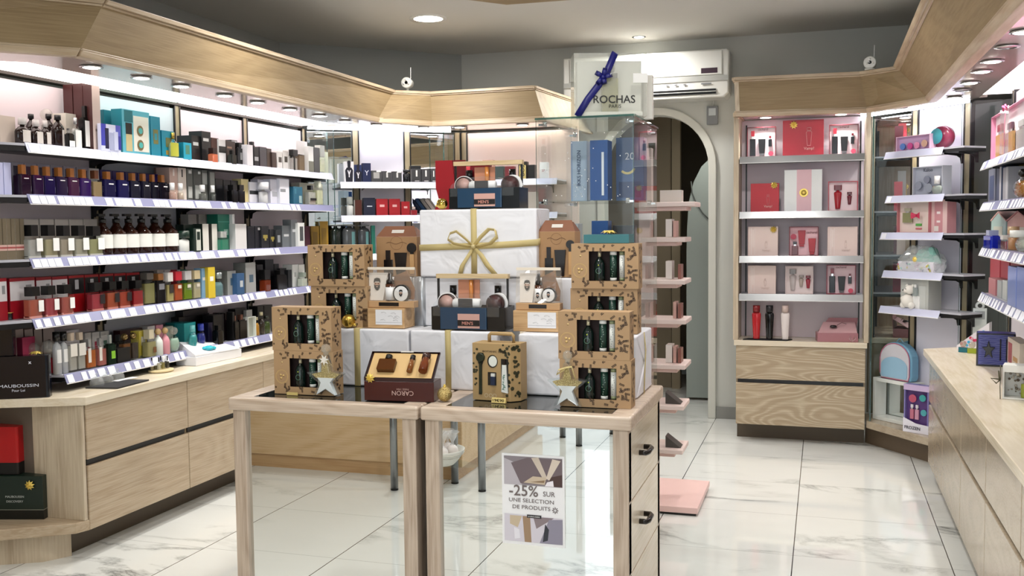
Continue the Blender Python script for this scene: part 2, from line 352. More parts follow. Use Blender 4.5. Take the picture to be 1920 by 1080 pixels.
slab('soffit_panel', 'soffit over the back right corner and pink gift box cabinet', [(-.5, 6.32), (.25, 6.4), (.58, 5.98), (.84, 5.9), (.27, 6.62), (-.5, 6.62)], ZV + .004, ZV + .016, SOF)
slab('soffit_panel', 'glossy soffit along the right wall carrying the spotlights', [(.58, 5.98), (.61, 1.0), (.80, 1.0), (.80, 5.95)], ZV + .004, ZV + .016, SOF)
# light panels in the soffits (fluorescent boxes behind acrylic)
def lightbox(P, col, e, label):
    o = MB(mat(col, .3, emit=e)).prism(P, ZV + .012, ZV + .03).build('light_panel', None); tag(o, label, 'light'); return o
names = ['nearest', 'second', 'third', 'farthest']
ys = [3.0, 3.887, 4.533, 5.185, 5.86]
cols = ['#fff1ea', '#ecfff2', '#fff3f0', '#fff3f0']
for i in range(4):
    lightbox([(-3.31, ys[i] + .012), (-3.04, ys[i] + .012), (-3.04, ys[i + 1] - .012), (-3.31, ys[i + 1] - .012)], cols[i], 2.6, '%s lit acrylic panel in the left canopy' % names[i])
lightbox([(-2.43, 6.502), (-1.7, 6.502), (-1.7, 6.57), (-2.43, 6.57)], '#fff0e4', 5, 'thin lit strip over the peach back panel')
lightbox([(-.45, 6.53), (.2, 6.53), (.2, 6.6), (-.45, 6.6)], '#fff0f2', 4, 'thin lit strip over the pink gift box cabinet')
for i, (a, b) in enumerate(((4.5, 5.85), (3.1, 4.45), (1.7, 3.05))):
    lightbox([(.805, a), (.99, a), (.99, b), (.805, b)], '#fff1f2', 2.8, '%s lit acrylic panel in the right canopy' % ['farthest', 'middle', 'nearest'][i])
# hollow canopy tops so the bays are closed above
slab('canopy_top', 'dark board closing the left canopy above the lit panels', [(-3.62, 2.3), (-2.8, 3.2), (-2.8, 5.80), (-2.56, 6.18), (-1.76, 6.18), (-1.76, 7.05), (-2.6, 7.05), (-3.62, 6.1)], ZV + .05, ZV + .07, mat('#6f6a62', .8))
slab('canopy_top', 'dark board closing the right canopy above the lit panels', [(-.48, 7.05), (-.48, 6.38), (.27, 6.47), (.64, 6.03), (.67, 1.0), (1.27, 1.0), (1.27, 6.28), (.5, 7.05)], ZV + .05, ZV + .07, mat('#6f6a62', .8))
# spotlights
def spotlight(x, y, z, label, group, power=1.1, r=.034, col=(1, .95, .88), lit=True):
    t = thing('recessed_spotlight', label, 'light', (x, y, z), 0, group)
    MB(CHROME).lathe([(r, .004), (r + .012, 0), (r + .013, -.003), (r, -.004)], n=24, capb=False, capt=False).build('rim', t)
    if lit:
        MB(mat((1, .97, .9), .3, emit=14)).lathe([(.001, -.0065), (r * .8, -.006), (r * .99, -.0035), (r, .002)], n=24).build('bulb', t)
        area('spot_light', (x, y, z - .010), (0, 0, 0), r * 1.8, 0, power, col, 2.0, 'DISK')
    else: MB(mat('#8b7f78', .3)).lathe([(r, -.001), (r, .002)], n=24).build('bulb', t)
for i, y in enumerate((3.36, 3.67, 3.95, 4.30, 4.60, 4.93, 5.27, 5.60)):
    spotlight(-2.86, y, ZV, '%s spotlight from the near end of the left canopy' % ORD[i], 'spotlights in the left canopy')
for i, (x, y) in enumerate(((-2.773, 5.87), (-2.56, 6.15), (-2.33, 6.22), (-1.897, 6.25))):
    spotlight(x, y, ZV, '%s spotlight from the left in the back canopy' % ORD[i], 'spotlights in the back left canopy', 1.0)
for i, (y, on) in enumerate(((3.55, 1), (3.91, 1), (4.22, 0), (4.576, 1), (4.865, 1), (5.233, 1), (5.511, 0), (5.82, 1))):
    spotlight(.668, y, ZV, '%s spotlight from the near end of the right canopy' % ORD[i], 'spotlights in the right canopy', lit=bool(on))
for i, (x, y) in enumerate(((-.352, 6.42), (.097, 6.42), (.434, 6.28))):
    spotlight(x, y, ZV, '%s spotlight from the left in the canopy above the gift box cabinet' % ORD[i], 'spotlights above the gift box cabinet', 1.6)
spotlight(-1.226, 6.828, ZC, 'small round ceiling downlight above the air conditioner', 'ceiling downlights', 2)
t = thing('ceiling_light', 'large round lit ceiling light with chrome rim', 'light', (-2.354, 5.76, ZC))
MB(mat('#e8e6e0', .3)).lathe([(.118, 0), (.115, -.01), (.09, -.006)], n=40, capb=False, capt=False).build('rim', t)
MB(mat((1, .95, .85), .3, emit=9)).lathe([(.001, -.009), (.07, -.009), (.095, -.004), (.095, .0)], n=40).build('diffuser', t)
area('round_ceiling_light', (-2.354, 5.76, ZC - .015), (0, 0, 0), .18, 0, 7, (1, .96, .9), PI, 'DISK')
c0, c1, c2 = zhit(878, 0, 2.6), zhit(950, 9, 2.6), zhit(1072, 0, 2.6)
slab('ceiling_feature', 'oak edged dropped ceiling feature cut off by the top of the photo', [(c0.x, c0.y), (c1.x, c1.y), (c2.x, c2.y), (-1.0, 4.9), (-1.2, 4.2), (-1.9, 4.2), (-2.3, 4.7)], 2.6, ZC, OAKF, 'ceiling panel')
# ------------------------------------------------------------------ reference planes (front edge of the shelves)
LW = Plane(-3.10, 3.0, 90)          # left wall shelves
DL = Plane(-3.08, 5.88, 35.2)       # back left corner shelves
BL = Plane(-2.47, 6.31, 0)          # back wall left of the arch
BR = Plane(-.53, 6.35, 0)           # gift box cabinet
DR = Plane(.27, 6.42, -55)          # back right corner shelves
RW = Plane(.72, 6.0, -90)           # right wall shelves
R90 = PI / 2
# ------------------------------------------------------------------ left counter: drawers
def drawer_unit(label, plane, u0, u1, zs, depth, m, gapm=BLACK, name='drawer_cabinet'):
    w = u1 - u0; t = thing(name, label, 'cabinet', plane.loc((u0 + u1) / 2, 0, 0), plane.a)
    MB(mat('#a8977c', .5)).box(-w / 2 + .002, w / 2 - .002, .022, depth, zs[0] + .005, zs[-1] + .0).build('carcass', t)
    for i in range(len(zs) // 2):
        MB(m).box(-w / 2 + .002, w / 2 - .002, 0, .02, zs[2 * i], zs[2 * i + 1]).build('drawer', t, .003)
    MB(gapm).box(-w / 2 + .012, w / 2 - .012, .016, .0215, zs[1] - .002, zs[2] + .002).build('finger_gap', t)
    MB(mat('#5d5142', .5)).box(-w / 2, w / 2, .13, .15, 0, zs[0] + .01).build('plinth', t)
    return t
LC = Plane(-2.94, 3.345, 90)
ZS = [.12, .392, .42, .652]
for i, (a, b, n) in enumerate(((0, .69, 'nearest'), (.69, 1.37, 'second'), (1.37, 2.05, 'farthest'))):
    drawer_unit('%s two-drawer oak unit under the left counter' % n, LC, a, b, ZS, .25, OAK if i else OAK)
ce = thing('end_cabinet', 'open shelf end unit of the left counter with upright oak side', 'cabinet', (-2.94, 3.345, 0), 0)
MB(OAKV).box(-.26, -.005, -.022, -.004, .165, .652).build('side_panel', ce, .002)
MB(OAKV).box(-.9, -.68, -.6, -.58, .165, .652).build('side_panel', ce, .002)
MB(OAK).prism([(0, -.0), (-.02, -.06), (-.42, -.33), (-.9, -.45), (-.9, -.02), (-.26, -.02), (-.26, 0)], .12, .165).build('bottom_shelf', ce, .003)
MB(OAKV).prism([(-.1, -.0), (-.16, -.1), (-.5, -.28), (-.9, -.36), (-.9, 0)], 0, .12).build('plinth', ce)
MB(mat('#6a5f54', .6)).box(-.9, -.26, -.02, 0, .165, .652).build('back_board', ce)
ct = tag(MB(PALE).prism([(-2.925, 3.33), (-2.925, 5.44), (-2.52, 5.98), (-2.2, 6.20), (-1.7, 6.20), (-1.7, 6.58), (-2.43, 6.58), (-3.32, 5.89), (-3.32, 3.36), (-3.62, 3.36), (-3.62, 2.98), (-3.3, 3.16), (-3.04, 3.275)], .654, .69).build('countertop', None, .003), 'long pale wooden worktop along the left wall and into the corner', 'worktop')
CB = Plane(-2.93, 5.40, 53)
drawer_unit('plain oak drawer unit across the back left corner', CB, .02, .62, ZS, .2, OAK)
CB2 = Plane(-2.18, 6.22, 0)
drawer_unit('oak drawer unit on the back wall left of the arch', CB2, 0.02, .47, ZS, .3, OAK)
# back panels
def panel(label, plane, u0, u1, z0, z1, off, m, name='back_panel', cat='panel', th=.02):
    w = u1 - u0; o = MB(m).box(-w / 2, w / 2, 0, th, z0, z1).build(name, None)
    o.location = plane.loc((u0 + u1) / 2, 0, off); o.rotation_euler = (0, 0, plane.a); return tag(o, label, cat)
up = [3.887, 4.533, 5.185, 5.88]
eds = [2.75] + up
pm = [PANEL, PANELG, PANEL, PANEL]
for i in range(4):
    panel('pale back panel of the %s bay from the near end of the left wall' % ORD[i], LW, eds[i] - 3.0 + .022 * (i > 0), eds[i + 1] - 3.0 - .022, .69, ZV - .02, .22, pm[i])
def upright(label, plane, u, off, z0=.69, z1=ZV - .005, w=.036):
    t = thing('shelf_upright', label, 'upright', plane.loc(u, 0, off), plane.a)
    MB(wood('upright_oak', '#a89a7c', '#988a6c', '#b8aa8c', 1, 'z', 4)).box(-w / 2, w / 2, -.006, .02, z0, z1).build('post', t)
    MB(BLACK).box(-w / 2 - .008, -w / 2, -.010, .02, z0, z1).box(w / 2, w / 2 + .008, -.010, .02, z0, z1).build('slotted_track', t)
    return t
for i, y in enumerate(up): upright('%s upright from the near end of the left wall' % ORD[i], LW, y - 3.0, .22)
tag(MB(mat('#3a332c', .4)).box(-3.32, -3.305, 2.75, 5.86, ZV - .002, ZV + .010).build('top_rail'), 'dark rail along the top of the left back panels', 'rail')
# diagonal corner left: mirror, white panel, mirror
DLb = Plane(-3.32, 5.885, 37.7)
hu = lambda px: DLb.hit(px, 280)[0]
panel('mirror panel left of the white panel in the back left corner', DLb, hu(576), hu(661), .69, ZV - .02, 0, MIRROR, 'mirror_panel', 'mirror', .01)
panel('white back panel between two mirrors in the back left corner', DLb, hu(671), hu(757), .69, ZV - .005, 0, mat('#e9e6ee', .4))
panel('mirror panel right of the white panel in the back left corner', DLb, hu(769), hu(851), .69, ZV - .02, 0, MIRROR, 'mirror_panel', 'mirror', .01)
for i, u in enumerate((hu(666), hu(763), hu(857))): upright('%s corner upright beside the left corner mirrors' % ORD[i], DLb, u, 0)
BLb = Plane(-2.44, 6.575, 0)
panel('peach tinted back panel on the back wall left of the arch', BLb, .03, .84, .69, ZV - .01, 0, mat('#ecd9d0', .4))
upright('upright at the left edge of the peach back panel', BLb, .012, 0)
# glass dividers
def pane(label, plane, u, off0, off1, z0, z1, th=.008, name='glass_divider', cat='glass panel'):
    o = MB(GLASS).box(-th / 2, th / 2, off0, off1, z0, z1, GLASS).build(name)
    e = MB(GLASSE).box(-th / 2, th / 2, off0 - .002, off0, z0, z1).build('polished_edge', o)
    o.location = plane.loc(u, 0, 0); o.rotation_euler = (0, 0, plane.a); return tag(o, label, cat)
pane('glass divider at the far end of the left wall shelves', LW, 2.895, -.0, .21, .69, ZV - .01)
pane('glass divider between corner mirror and peach panel', BL, -.01, 0.0, .26, .69, ZV - .01)
# ------------------------------------------------------------------ shelves
STRIP = mat('#8f91b4', .25, name='label_strip_plastic'); STRIPW = mat('#c9cde6', .3); CARD = mat('#eef0fa', .4, name='price_card'); SHB = mat('#15161a', .3); SHT = mat('#b9bac4', .3)
def shelf(label, plane, u0, u1, z, depth, ncards=0, seed=1, brackets=(), strip=STRIP, glass=False, ext=None, group=None, full=False):
    """z is the top of the board; the label strip hangs on its front, leaning outwards at the bottom"""
    w = u1 - u0; t = thing('wall_shelf', label, 'shelf', plane.loc((u0 + u1) / 2, z, 0), plane.a, group)
    e0, e1 = ext or (0, 0)
    MB(GLASS if glass else SHT).box(-w / 2 - e0, w / 2 + e1, .004, depth, -.010, 0).build('shelf_board', t)
    MB(SHB).box(-w / 2 - e0, w / 2 + e1, .008, depth, -.028, -.0102).build('underside', t) if not glass else None
    A = [(-w / 2, .004, .004), (w / 2, .004, .004), (w / 2, -.012, -.036), (-w / 2, -.012, -.036)]
    MB(strip).add(A + [(p[0], p[1] + .003, p[2]) for p in A], ((0, 3, 2, 1), (4, 5, 6, 7), (0, 1, 5, 4), (3, 7, 6, 2), (0, 4, 7, 3), (1, 2, 6, 5))).build('label_strip', t)
    MB(WHITE).box(-w / 2, w / 2, -.0145, -.010, -.039, -.0355).build('strip_lip', t)
    rnd = random.Random(seed); u = -w / 2 + .01; k = 0
    while u < w / 2 - .03 and k < ncards:
        cw = rnd.choice((.03, .035, .038, .045)); 
        if u + cw > w / 2 - .005: break
        if rnd.random() < (.9 if full else .8):
            q = [(u, -.0005, -.001), (u + cw, -.0005, -.001), (u + cw, -.0145, -.034), (u, -.0145, -.034)]
            MB(CARD).add(q + [(p[0], p[1] + .002, p[2]) for p in q], ((0, 3, 2, 1), (4, 5, 6, 7), (0, 1, 5, 4), (3, 7, 6, 2), (0, 4, 7, 3), (1, 2, 6, 5))).build('price_card', t); k += 1
        u += cw + rnd.choice((.002, .004, .004, .018) if full else (.002, .014, .02, .03))
    for b in brackets:
        P = [(.02, -.0285), (depth, -.0285), (depth, -.085), (depth - .018, -.085), (depth - .025, -.055), (depth - .05, -.043), (.02, -.036)]
        mb = MB(BLACK); u_ = b - (u0 + u1) / 2
        F = Matrix(((0, 0, 1, u_ - .002), (1, 0, 0, 0), (0, 1, 0, 0), (0, 0, 0, 1)))
        mb.prism(P, 0, .004, T=F); mb.build('bracket', t)
    return t
SZ = [1.74, 1.530, 1.267, 1.017, .763]
nm = ['top', 'second', 'third', 'fourth', 'lowest']
br = [y + s - 3.0 for y in up[:3] for s in (-.022, .022)] + [2.84]
for i, z in enumerate(SZ):
    shelf('%s long shelf of the left wall with its price strip' % nm[i], LW, .41 if i == 4 else .245, 2.87, z, .215, 40, 11 + i, br, full=i < 3, group='long shelves on the left wall', strip=STRIPW if i < 1 else STRIP)
    # the black ended piece that turns back towards the wall at the near end
    if i == 4: continue
    o = MB(SHT).prism([(-3.104, 3.244), (-3.315, 3.244), (-3.315, 2.80), (-3.29, 2.80)], z - .010, z).prism([(-3.104, 3.244), (-3.315, 3.244), (-3.315, 2.80), (-3.29, 2.80)], z - .032, z - .0102, BLACK).build('corner_shelf')
    tag(o, '%s short shelf end with black edge at the near left' % nm[i], 'shelf', 'black edged shelf ends at the near left')
for i, z in enumerate((1.685, 1.462, 1.205, .96)):
    shelf('%s shelf across the back left corner' % nm[i], DL, .03, .735, z, .20, 4, 31 + i, (.2, .66), STRIPW, group='shelves across the back left corner')
    shelf('%s shelf on the back wall left of the arch' % nm[i], BL, .01, .79, z + .01, .25, 4, 41 + i, (.1, .7), STRIPW, group='shelves on the back wall left of the arch')
tag(MB(SHT).prism([(-3.115, 3.41), (-3.168, 3.40), (-3.315, 3.295), (-3.315, 3.41)], SZ[4] - .010, SZ[4]).prism([(-3.115, 3.41), (-3.168, 3.40), (-3.315, 3.295), (-3.315, 3.41)], SZ[4] - .03, SZ[4] - .0102, BLACK).build('corner_shelf'), 'lowest short shelf end behind the large black lettered box', 'shelf')
# ------------------------------------------------------------------ gift box cabinet (back right)
ZB = [.11, .375, .40, .612]
gc = drawer_unit('two-drawer oak cabinet with wavy grain under the gift box shelves', BR, 0.005, .785, ZB, .3, OAKC)
tag(MB(PALEX).prism([(-.535, 6.335), (.262, 6.335), (.262, 6.62), (-.535, 6.62)], .614, .648).build('countertop', None, .003), 'pale worktop on the gift box cabinet', 'worktop')
gp = thing('display_cabinet', 'tall oak framed gift box niche with pink lit back', 'cabinet', (-.53, 6.35, 0), 0)
MB(OAKV).box(-.012, .02, 0, .27, .648, ZV).build('side_frame', gp, .002)
MB(OAKV).box(.772, .80, 0, .03, .648, ZV).build('front_post', gp, .002)
MB(OAKV).box(.772, .80, .245, .27, .648, ZV).build('back_post', gp, .002)
MB(BLACK).box(.045, .053, .235, .25, .648, ZV - .03).box(.745, .753, .235, .25, .648, ZV - .03).build('slotted_track', gp)
MB(mat('#efe0e6', .35)).box(.02, .772, .25, .27, .648, ZV).build('back_panel', gp)
SZR = [1.845, 1.482, 1.212, .972]
for i, (py, cards) in enumerate(((292, 0), (397, 0), (481, 0), (553, 0))):
    z = BR.hit(1500, py)[1]; SZR[i] = z
    shelf('%s shelf of the gift box cabinet with silver front rail' % nm[i], BR, .025, .765, z, .25, 0, 5, (), STEEL, group='shelves in the gift box cabinet')
# ------------------------------------------------------------------ back right corner
DRb = Plane(.275, 6.625, -47)
hr = lambda px: DRb.hit(px, 400)[0]
panel('mirror panel beside the gift box cabinet in the back right corner', DRb, hr(1629), hr(1711), .17, ZV - .02, 0, MIRROR, 'mirror_panel', 'mirror', .01)
panel('white back panel in the back right corner', DRb, hr(1719), hr(1808), .17, ZV - .005, 0, mat('#e6e4f0', .4))
for i, u in enumerate((hr(1715), hr(1813))): upright('%s corner upright beside the white corner panel at the right' % ORD[i], DRb, u, 0, .17)
RWb = Plane(.92, 6.0, -90)
panel('mirror strip at the far end of the right wall shelves', RWb, .06, .42, .7, ZV - .02, 0, MIRROR, 'mirror_panel', 'mirror', .01)
panel('pale back panel of the right wall', RWb, .46, 4.8, .69, ZV - .02, 0, mat('#dedbe6', .4))
upright('upright between mirror strip and pale panel on the right wall', RWb, .44, 0)
pane('glass divider between gift box cabinet and corner mirror', BR, .812, -.02, .26, .17, ZV - .01)
pane('glass divider at the far end of the right wall shelves', RW, .08, 0, .2, .69, ZV - .01)
DRf = Plane(.315, 6.275, -49)
zr = []
for i, py in enumerate((287, 369, 437, 508, 574)):
    u0, z = DRf.hit((1660, 1662, 1652, 1656, 1650)[i], py); u1, _ = DRf.hit((1768, 1770, 1768, 1767, 1762)[i], py); zr.append(z)
    shelf('%s shelf of the back right corner bay' % nm[i], DRf, u0, u1, z, .165, 1 if i in (1, 2) else 0, 3 + i, (u1 - .01, u1 + .09), STRIPW, ext=(0, .14), group='shelves of the back right corner bay')
tag(MB(BEIGE).prism([(.263, 6.36), (.575, 5.93), (1.0, 5.93), (1.0, 6.0), (.35, 6.61), (.263, 6.61)], .12, .165).build('bottom_shelf', None, .003), 'low wooden shelf across the back right corner', 'shelf')
tag(MB(mat('#6b5b49', .5)).prism([(.262, 6.50), (.63, 6.0), (.9, 6.0), (.3, 6.8)], 0, .119).build('plinth'), 'dark recessed plinth under the low corner shelf', 'plinth')
for pl_, u0_, u1_, lb_ in ((DRb, .02, .80, 'thin lit tube under the canopy of the back right corner'), (DLb, .02, 1.0, 'thin lit tube under the canopy of the back left corner')):
    q_ = [pl_.loc(u0_, 0, -.10), pl_.loc(u1_, 0, -.10), pl_.loc(u1_, 0, -.075), pl_.loc(u0_, 0, -.075)]
    tag(MB(mat('#f2f4ff', .3, emit=14)).prism([(p_.x, p_.y) for p_ in q_], ZV - .012, ZV + .003).build('light_tube'), lb_, 'light')
# right counter
tag(MB(PALE).prism([(.52, 5.69), (.52, 1.0), (.92, 1.0), (.92, 5.92), (.87, 5.92)], .665, .70).build('countertop', None, .003), 'long pale glossy worktop along the right wall', 'worktop')
RC = Plane(.545, 5.62, -90)
for i in range(7):
    drawer_unit('%s glossy beige two-door unit from the far end under the right counter' % ORD[i], RC, i * .64, i * .64 + .638, [.10, .41, .428, .663], .3, BEIGE, mat('#4b4136', .4))
# right wall shelves
SR = [1.66, 1.468, 1.258, 1.042]
for i, z in enumerate(SR):
    shelf('%s long shelf of the right wall' % nm[i], RW, .86, 3.6, z, .20, 30, 60 + i, (1.0, 2.2), group='long shelves on the right wall')
# ------------------------------------------------------------------ two display tables with mirrored fronts
def display_table(label, x0, x1, y0, y1, drawers):
    t = thing('display_table', label, 'table', ((x0 + x1) / 2, y0, 0)); w = (x1 - x0) / 2; D = y1 - y0; T = .785
    for nm_, b in (('front_rail', (-w, w, 0, .05)), ('back_rail', (-w, w, D - .05, D)), ('side_rail', (-w, -w + .075, .05, D - .05)), ('side_rail', (w - .075, w, .05, D - .05))):
        MB(FRAMEW).box(*b, T - .045, T).build(nm_, t, .008, seg=3)
    MB(mat('#161c1b', .02, name='smoked_glass', spec=1.0)).box(-w + .0752, w - .0752, .0502, D - .0502, T - .012, T - .001).build('glass_top', t)
    for sx in (-1, 1):
        a, b = sorted((sx * (w - .012), sx * (w - .062)))
        MB(FRAMEZ).box(a, b, .012, .06, 0, T - .045).build('leg', t, .003)
        MB(FRAMEZ).box(a, b, D - .06, D - .012, 0, T - .045).build('leg', t, .003)
    MB(MIRROR).box(-w + .0622, w - .0622, .03, .036, .03, T - .0452).build('mirror_front', t)
    MB(mat('#2a2622', .5)).box(-w + .0622, w - .0622, .0362, .05, .03, T - .0452).box(-w + .0622, w - .0622, D - .05, D - .036, .03, T - .0452).build('inner_board', t)
    if not drawers:
        MB(FRAMEZ).box(w - .04, w - .016, .0602, D - .0602, .02, T - .0452).build('side_panel', t)
    else:
        MB(FRAMEW).box(-w + .02, w - .034, .0602, D - .0602, .02, T - .0452).build('carcass', t)
        zs = [.03, .27, .505, T - .052]; hd = mat('#17120e', .2)
        for i in range(3):
            d = MB(PALE).box(w - .033, w - .012, .0602 - .04, D - .018, zs[i], zs[i + 1] - .003).build('drawer', t, .002)
            zc = (zs[i] + zs[i + 1]) / 2 + .01
            MB(hd).tube([(w - .013, .20, zc), (w + .010, .20, zc), (w + .016, .215, zc), (w + .016, .275, zc), (w + .010, .29, zc), (w - .013, .29, zc)], .009, n=10).build('handle', d)
    MB(mat('#2a2622', .5)).box(-w + .02, -w + .034, .0602, D - .0602, .02, T - .0452).build('side_panel', t)
    return t
display_table('left one of the two glass topped oak display tables', -2.012, -1.283, 2.99, 3.63, False)
T2 = display_table('right one of the two display tables, with three drawers on its side', -1.274, -.563, 2.99, 3.63, True)
# ------------------------------------------------------------------ counter and glass table behind the camera, seen in the mirrored fronts
rc = thing('sales_counter', 'light beech sales counter seen only in the mirrored table fronts', 'counter', (-1.86, 1.10, 0))
MB(PEACH).box(-1.7, 0, -1.6, 0, .075, 1.0).build('counter_body', rc, .004)
MB(wood('peach_plinth', '#caa578', '#bf976a', '#d6b186', .6, 'x', 4)).box(-1.68, -.03, -1.58, -.012, 0, .075).build('plinth', rc)
MB(PEACH).box(-1.75, .04, -1.65, .04, 1.0, 1.03).build('counter_top', rc, .004)
def glass_table(label, legs, zsh, ztop, grp):
    c = sum((Vector(p) for p in legs), Vector((0, 0))) / len(legs); t = thing('glass_side_table', label, 'table', (c.x, c.y, 0), 0, grp)
    for p in legs:
        l = MB(STEEL).cyl((p[0] - c.x, p[1] - c.y, .008), .020, ztop - .008, n=20).build('leg', t)
        MB(BLACK).cyl((p[0] - c.x, p[1] - c.y, 0), .0205, .0078).build('rubber_foot', l)
    for z, nme in ((zsh, 'glass_shelf'), (ztop, 'glass_tabletop')):
        P = [(c + (Vector(p) - c) * 1.12) - c for p in legs]; MB(GLASS).prism([(p.x, p.y) for p in P], z, z + .008).build(nme, t)
    return t
glass_table('three legged chrome and glass corner table mirrored at centre left', [(-2.146, 1.36), (-1.69, 1.262), (-1.885, 1.15)], .125, .66, 'chrome legged glass tables')
glass_table('chrome and glass table mirrored beside the drawers', [(-1.615, -.12), (-1.452, .10), (-1.323, -.31)], .6, .68, 'chrome legged glass tables')
bk = thing('wicker_basket', 'white wicker basket of wrapped sweets on the low glass shelf', 'basket', (-1.92, 1.27, .134))
MB(mat('#e9e7df', .6)).lathe([(.075, 0), (.10, .025), (.122, .06), (.132, .08), (.124, .08), (.095, .03), (.07, .01)], n=28).build('woven_bowl', bk)
mb = MB(mat('#dcd9cf', .6))
for k in range(4): mb.tube([((.084 + .014 * k) * math.cos(a * .35), (.084 + .014 * k) * math.sin(a * .35), .012 + .016 * k + .003 * (a % 2)) for a in range(19)], .004, n=5)
mb.build('weave', bk)
for k in range(7):
    a = k * 1.0; r = .065 if k else 0; q = thing('wrapped_sweet', 'clear wrapped sweet bag in the white basket', 'sweet', (-1.92 + r * math.cos(a), 1.27 + r * math.sin(a), .205), k, 'wrapped sweets in the basket')
    MB(mat('#f1e9e6', .4)).ball((0, 0, 0), .032, n=12).build('sweet', q)
    MB(clear('#ffffff', .35, '#f4f4f4', .1)).lathe([(.014, .026), (.007, .045), (.028, .085), (.04, .10)], n=7, capb=False, capt=False).build('wrapper', q)
# poster on the mirror
def PY(px, py, y):
    d = ray(px, py); p = CAM + d * (y / d.y); return p.x, p.z
x0, z0 = PY(943, 1022, 3.018); x1, z1 = PY(1058, 852, 3.018)
pw, ph = .212, .300
ps = thing('sale_poster', 'A4 sale poster with gift box photos stuck on the right mirrored front', 'poster', ((x0 + x1) / 2, 3.018, (z0 + z1) / 2))
w, h = pw / 2, ph / 2
MB(mat('#f2f2f4', .5)).box(-w, w, -.0004, .0015, -h, h).build('paper', ps)
ph1 = MB(); Q = lambda c, *p: ph1.add([(x * w, -.0009 - .00008 * len(ph1.f), z * h) for x, z in p], [tuple(range(len(p)))], mat(c, .5))
Q('#8a8288', (-.93, .32), (.93, .32), (.93, .95), (-.93, .95)); Q('#b9b3ba', (-.93, .32), (-.35, .32), (-.62, .82), (-.93, .9))
Q('#6f6166', (-.70, .80), (-.18, .93), (.93, .93), (.93, .36), (-.40, .36)); Q('#4a3330', (.55, .33), (.93, .33), (.93, .60), (.50, .52))
Q('#cdbfb0', (-.05, .93), (.18, .95), (.46, .50), (.36, .44)); Q('#d8cabb', (.62, .93), (.88, .9), (.52, .46), (.42, .50)); Q('#c9b7a0', (-.30, .38), (.38, .36), (.42, .52), (.0, .53)); Q('#8d7358', (-.1, .40), (.35, .40), (.38, .46)); Q('#efeaf0', (.38, .33), (.66, .33), (.64, .46), (.45, .42))
Q('#d5d0da', (-.93, -.93), (.93, -.93), (.93, -.36), (-.93, -.33)); Q('#c8b69b', (-.75, -.36), (-.36, -.36), (-.5, -.62), (-.75, -.55)); Q('#a08468', (-.34, -.36), (-.1, -.36), (-.06, -.93), (-.28, -.93)); Q('#8a7c80', (.0, -.36), (.66, -.36), (.1, -.62)); Q('#8f8b9c', (.5, -.40), (.93, -.38), (.93, -.93), (.2, -.93)); Q('#2c2e38', (.38, -.50), (.5, -.62), (.46, -.86), (.3, -.9)); Q('#e8e6ee', (-.62, -.62), (-.45, -.66), (-.42, -.85), (-.6, -.88)); Q('#17151a', (-.2, -.39), (.26, -.39), (.26, -.32), (-.2, -.32))
ph1.build('photographs', ps)
GT = mat('#6f6462', .5)
text('-25%', .098, ps, -.032, .030, -.002, GT, bold=.008); text('SUR', .040, ps, .054, .024, -.002, GT); text('UNE SELECTION', .152, ps, -.006, -.002, -.002, GT, height=.0125); text('DE PRODUITS', .128, ps, -.006, -.0245, -.002, GT, height=.0125)
sb = MB(GT)
for k in range(8):
    T = Matrix.Translation((.074, 0, -.028)) @ Matrix.Rotation(k * PI / 4, 4, 'Y'); sb.box(-.0013, .0013, -.0022, -.0006, .004, .0105, T=T)
sb.build('star_mark', ps); text('LA BIHOUSSERIE', .040, ps, .003, -.0532, -.0036, WHITE, height=.004)
# ------------------------------------------------------------------ glass tower and pink rack
gx0, gx1, gy0, gy1, gz = -1.125, -.724, 3.9, 4.48, 1.822
tw = thing('glass_display_case', 'tall square glass display case between tables and arch', 'display case', ((gx0 + gx1) / 2, gy0, 0)); w = (gx1 - gx0) / 2; D = gy1 - gy0
for b in ((-w, w, 0, .006), (-w, w, D - .006, D)): MB(GLASS).box(*b, .10, gz - .008).build('glass_pane', tw)
for b in ((-w, -w + .006, .0062, D - .0062), (w - .006, w, .0062, D - .0062)): MB(GLASS).box(*b, .10, gz - .008).build('glass_pane', tw)
MB(GLASS).box(-w - .006, w + .006, -.006, D + .006, gz - .008, gz).build('glass_top', tw)
MB(GLASSE).box(-w - .004, w + .004, -.008, -.006, gz - .008, gz).box(w + .006, w + .008, -.006, D, gz - .008, gz).box(-w - .002, -w, -.002, 0, .1, gz - .009).box(w, w + .002, -.002, 0, .1, gz - .009).build('polished_edge', tw)
for z in (1.486, 1.12, .76, .42): MB(GLASS).box(-w + .012, w - .012, .012, D - .012, z - .006, z).build('glass_shelf', tw)
MB(mat('#c9b79f', .4)).box(-w - .01, w + .01, -.01, D + .01, 0, .099).build('base', tw)
for z in (1.486, 1.805):
    for sx in (-1, 1):
        for yy in (.03, D - .03):
            MB(CHROME).cyl((sx * (w - .028), yy, z - .016), .009, .022, n=14).box(sx * (w - .016) - .014, sx * (w - .016) + .014, yy - .005, yy + .005, z - .012, z - .004).build('clamp', tw)
dm = MB(mat('#ffffff', .2, emit=.0)); rr = random.Random(4)
for k in range(34):
    T = Matrix.Translation((rr.uniform(-w * .9, w * .9), -.0012, rr.uniform(1.47, 1.8))); dm.ball((0, 0, 0), .0022, n=6, T=T)
dm.build('snow_dots', tw, kind='stuff')
pk = thing('pink_display_rack', 'narrow pale pink rack of small shelves beside the glass case', 'rack', (-.72, 4.62, 0)); PINK = mat('#e6d2cc', .4); PK2 = mat('#dabbb4', .4)
MB(mat('#ecc9c4', .35)).box(-.12, .165, 0, .52, .012, .042).build('base', pk, .003); MB(BLACK).box(-.11, .155, .01, .5, 0, .0118).build('base_foot', pk)
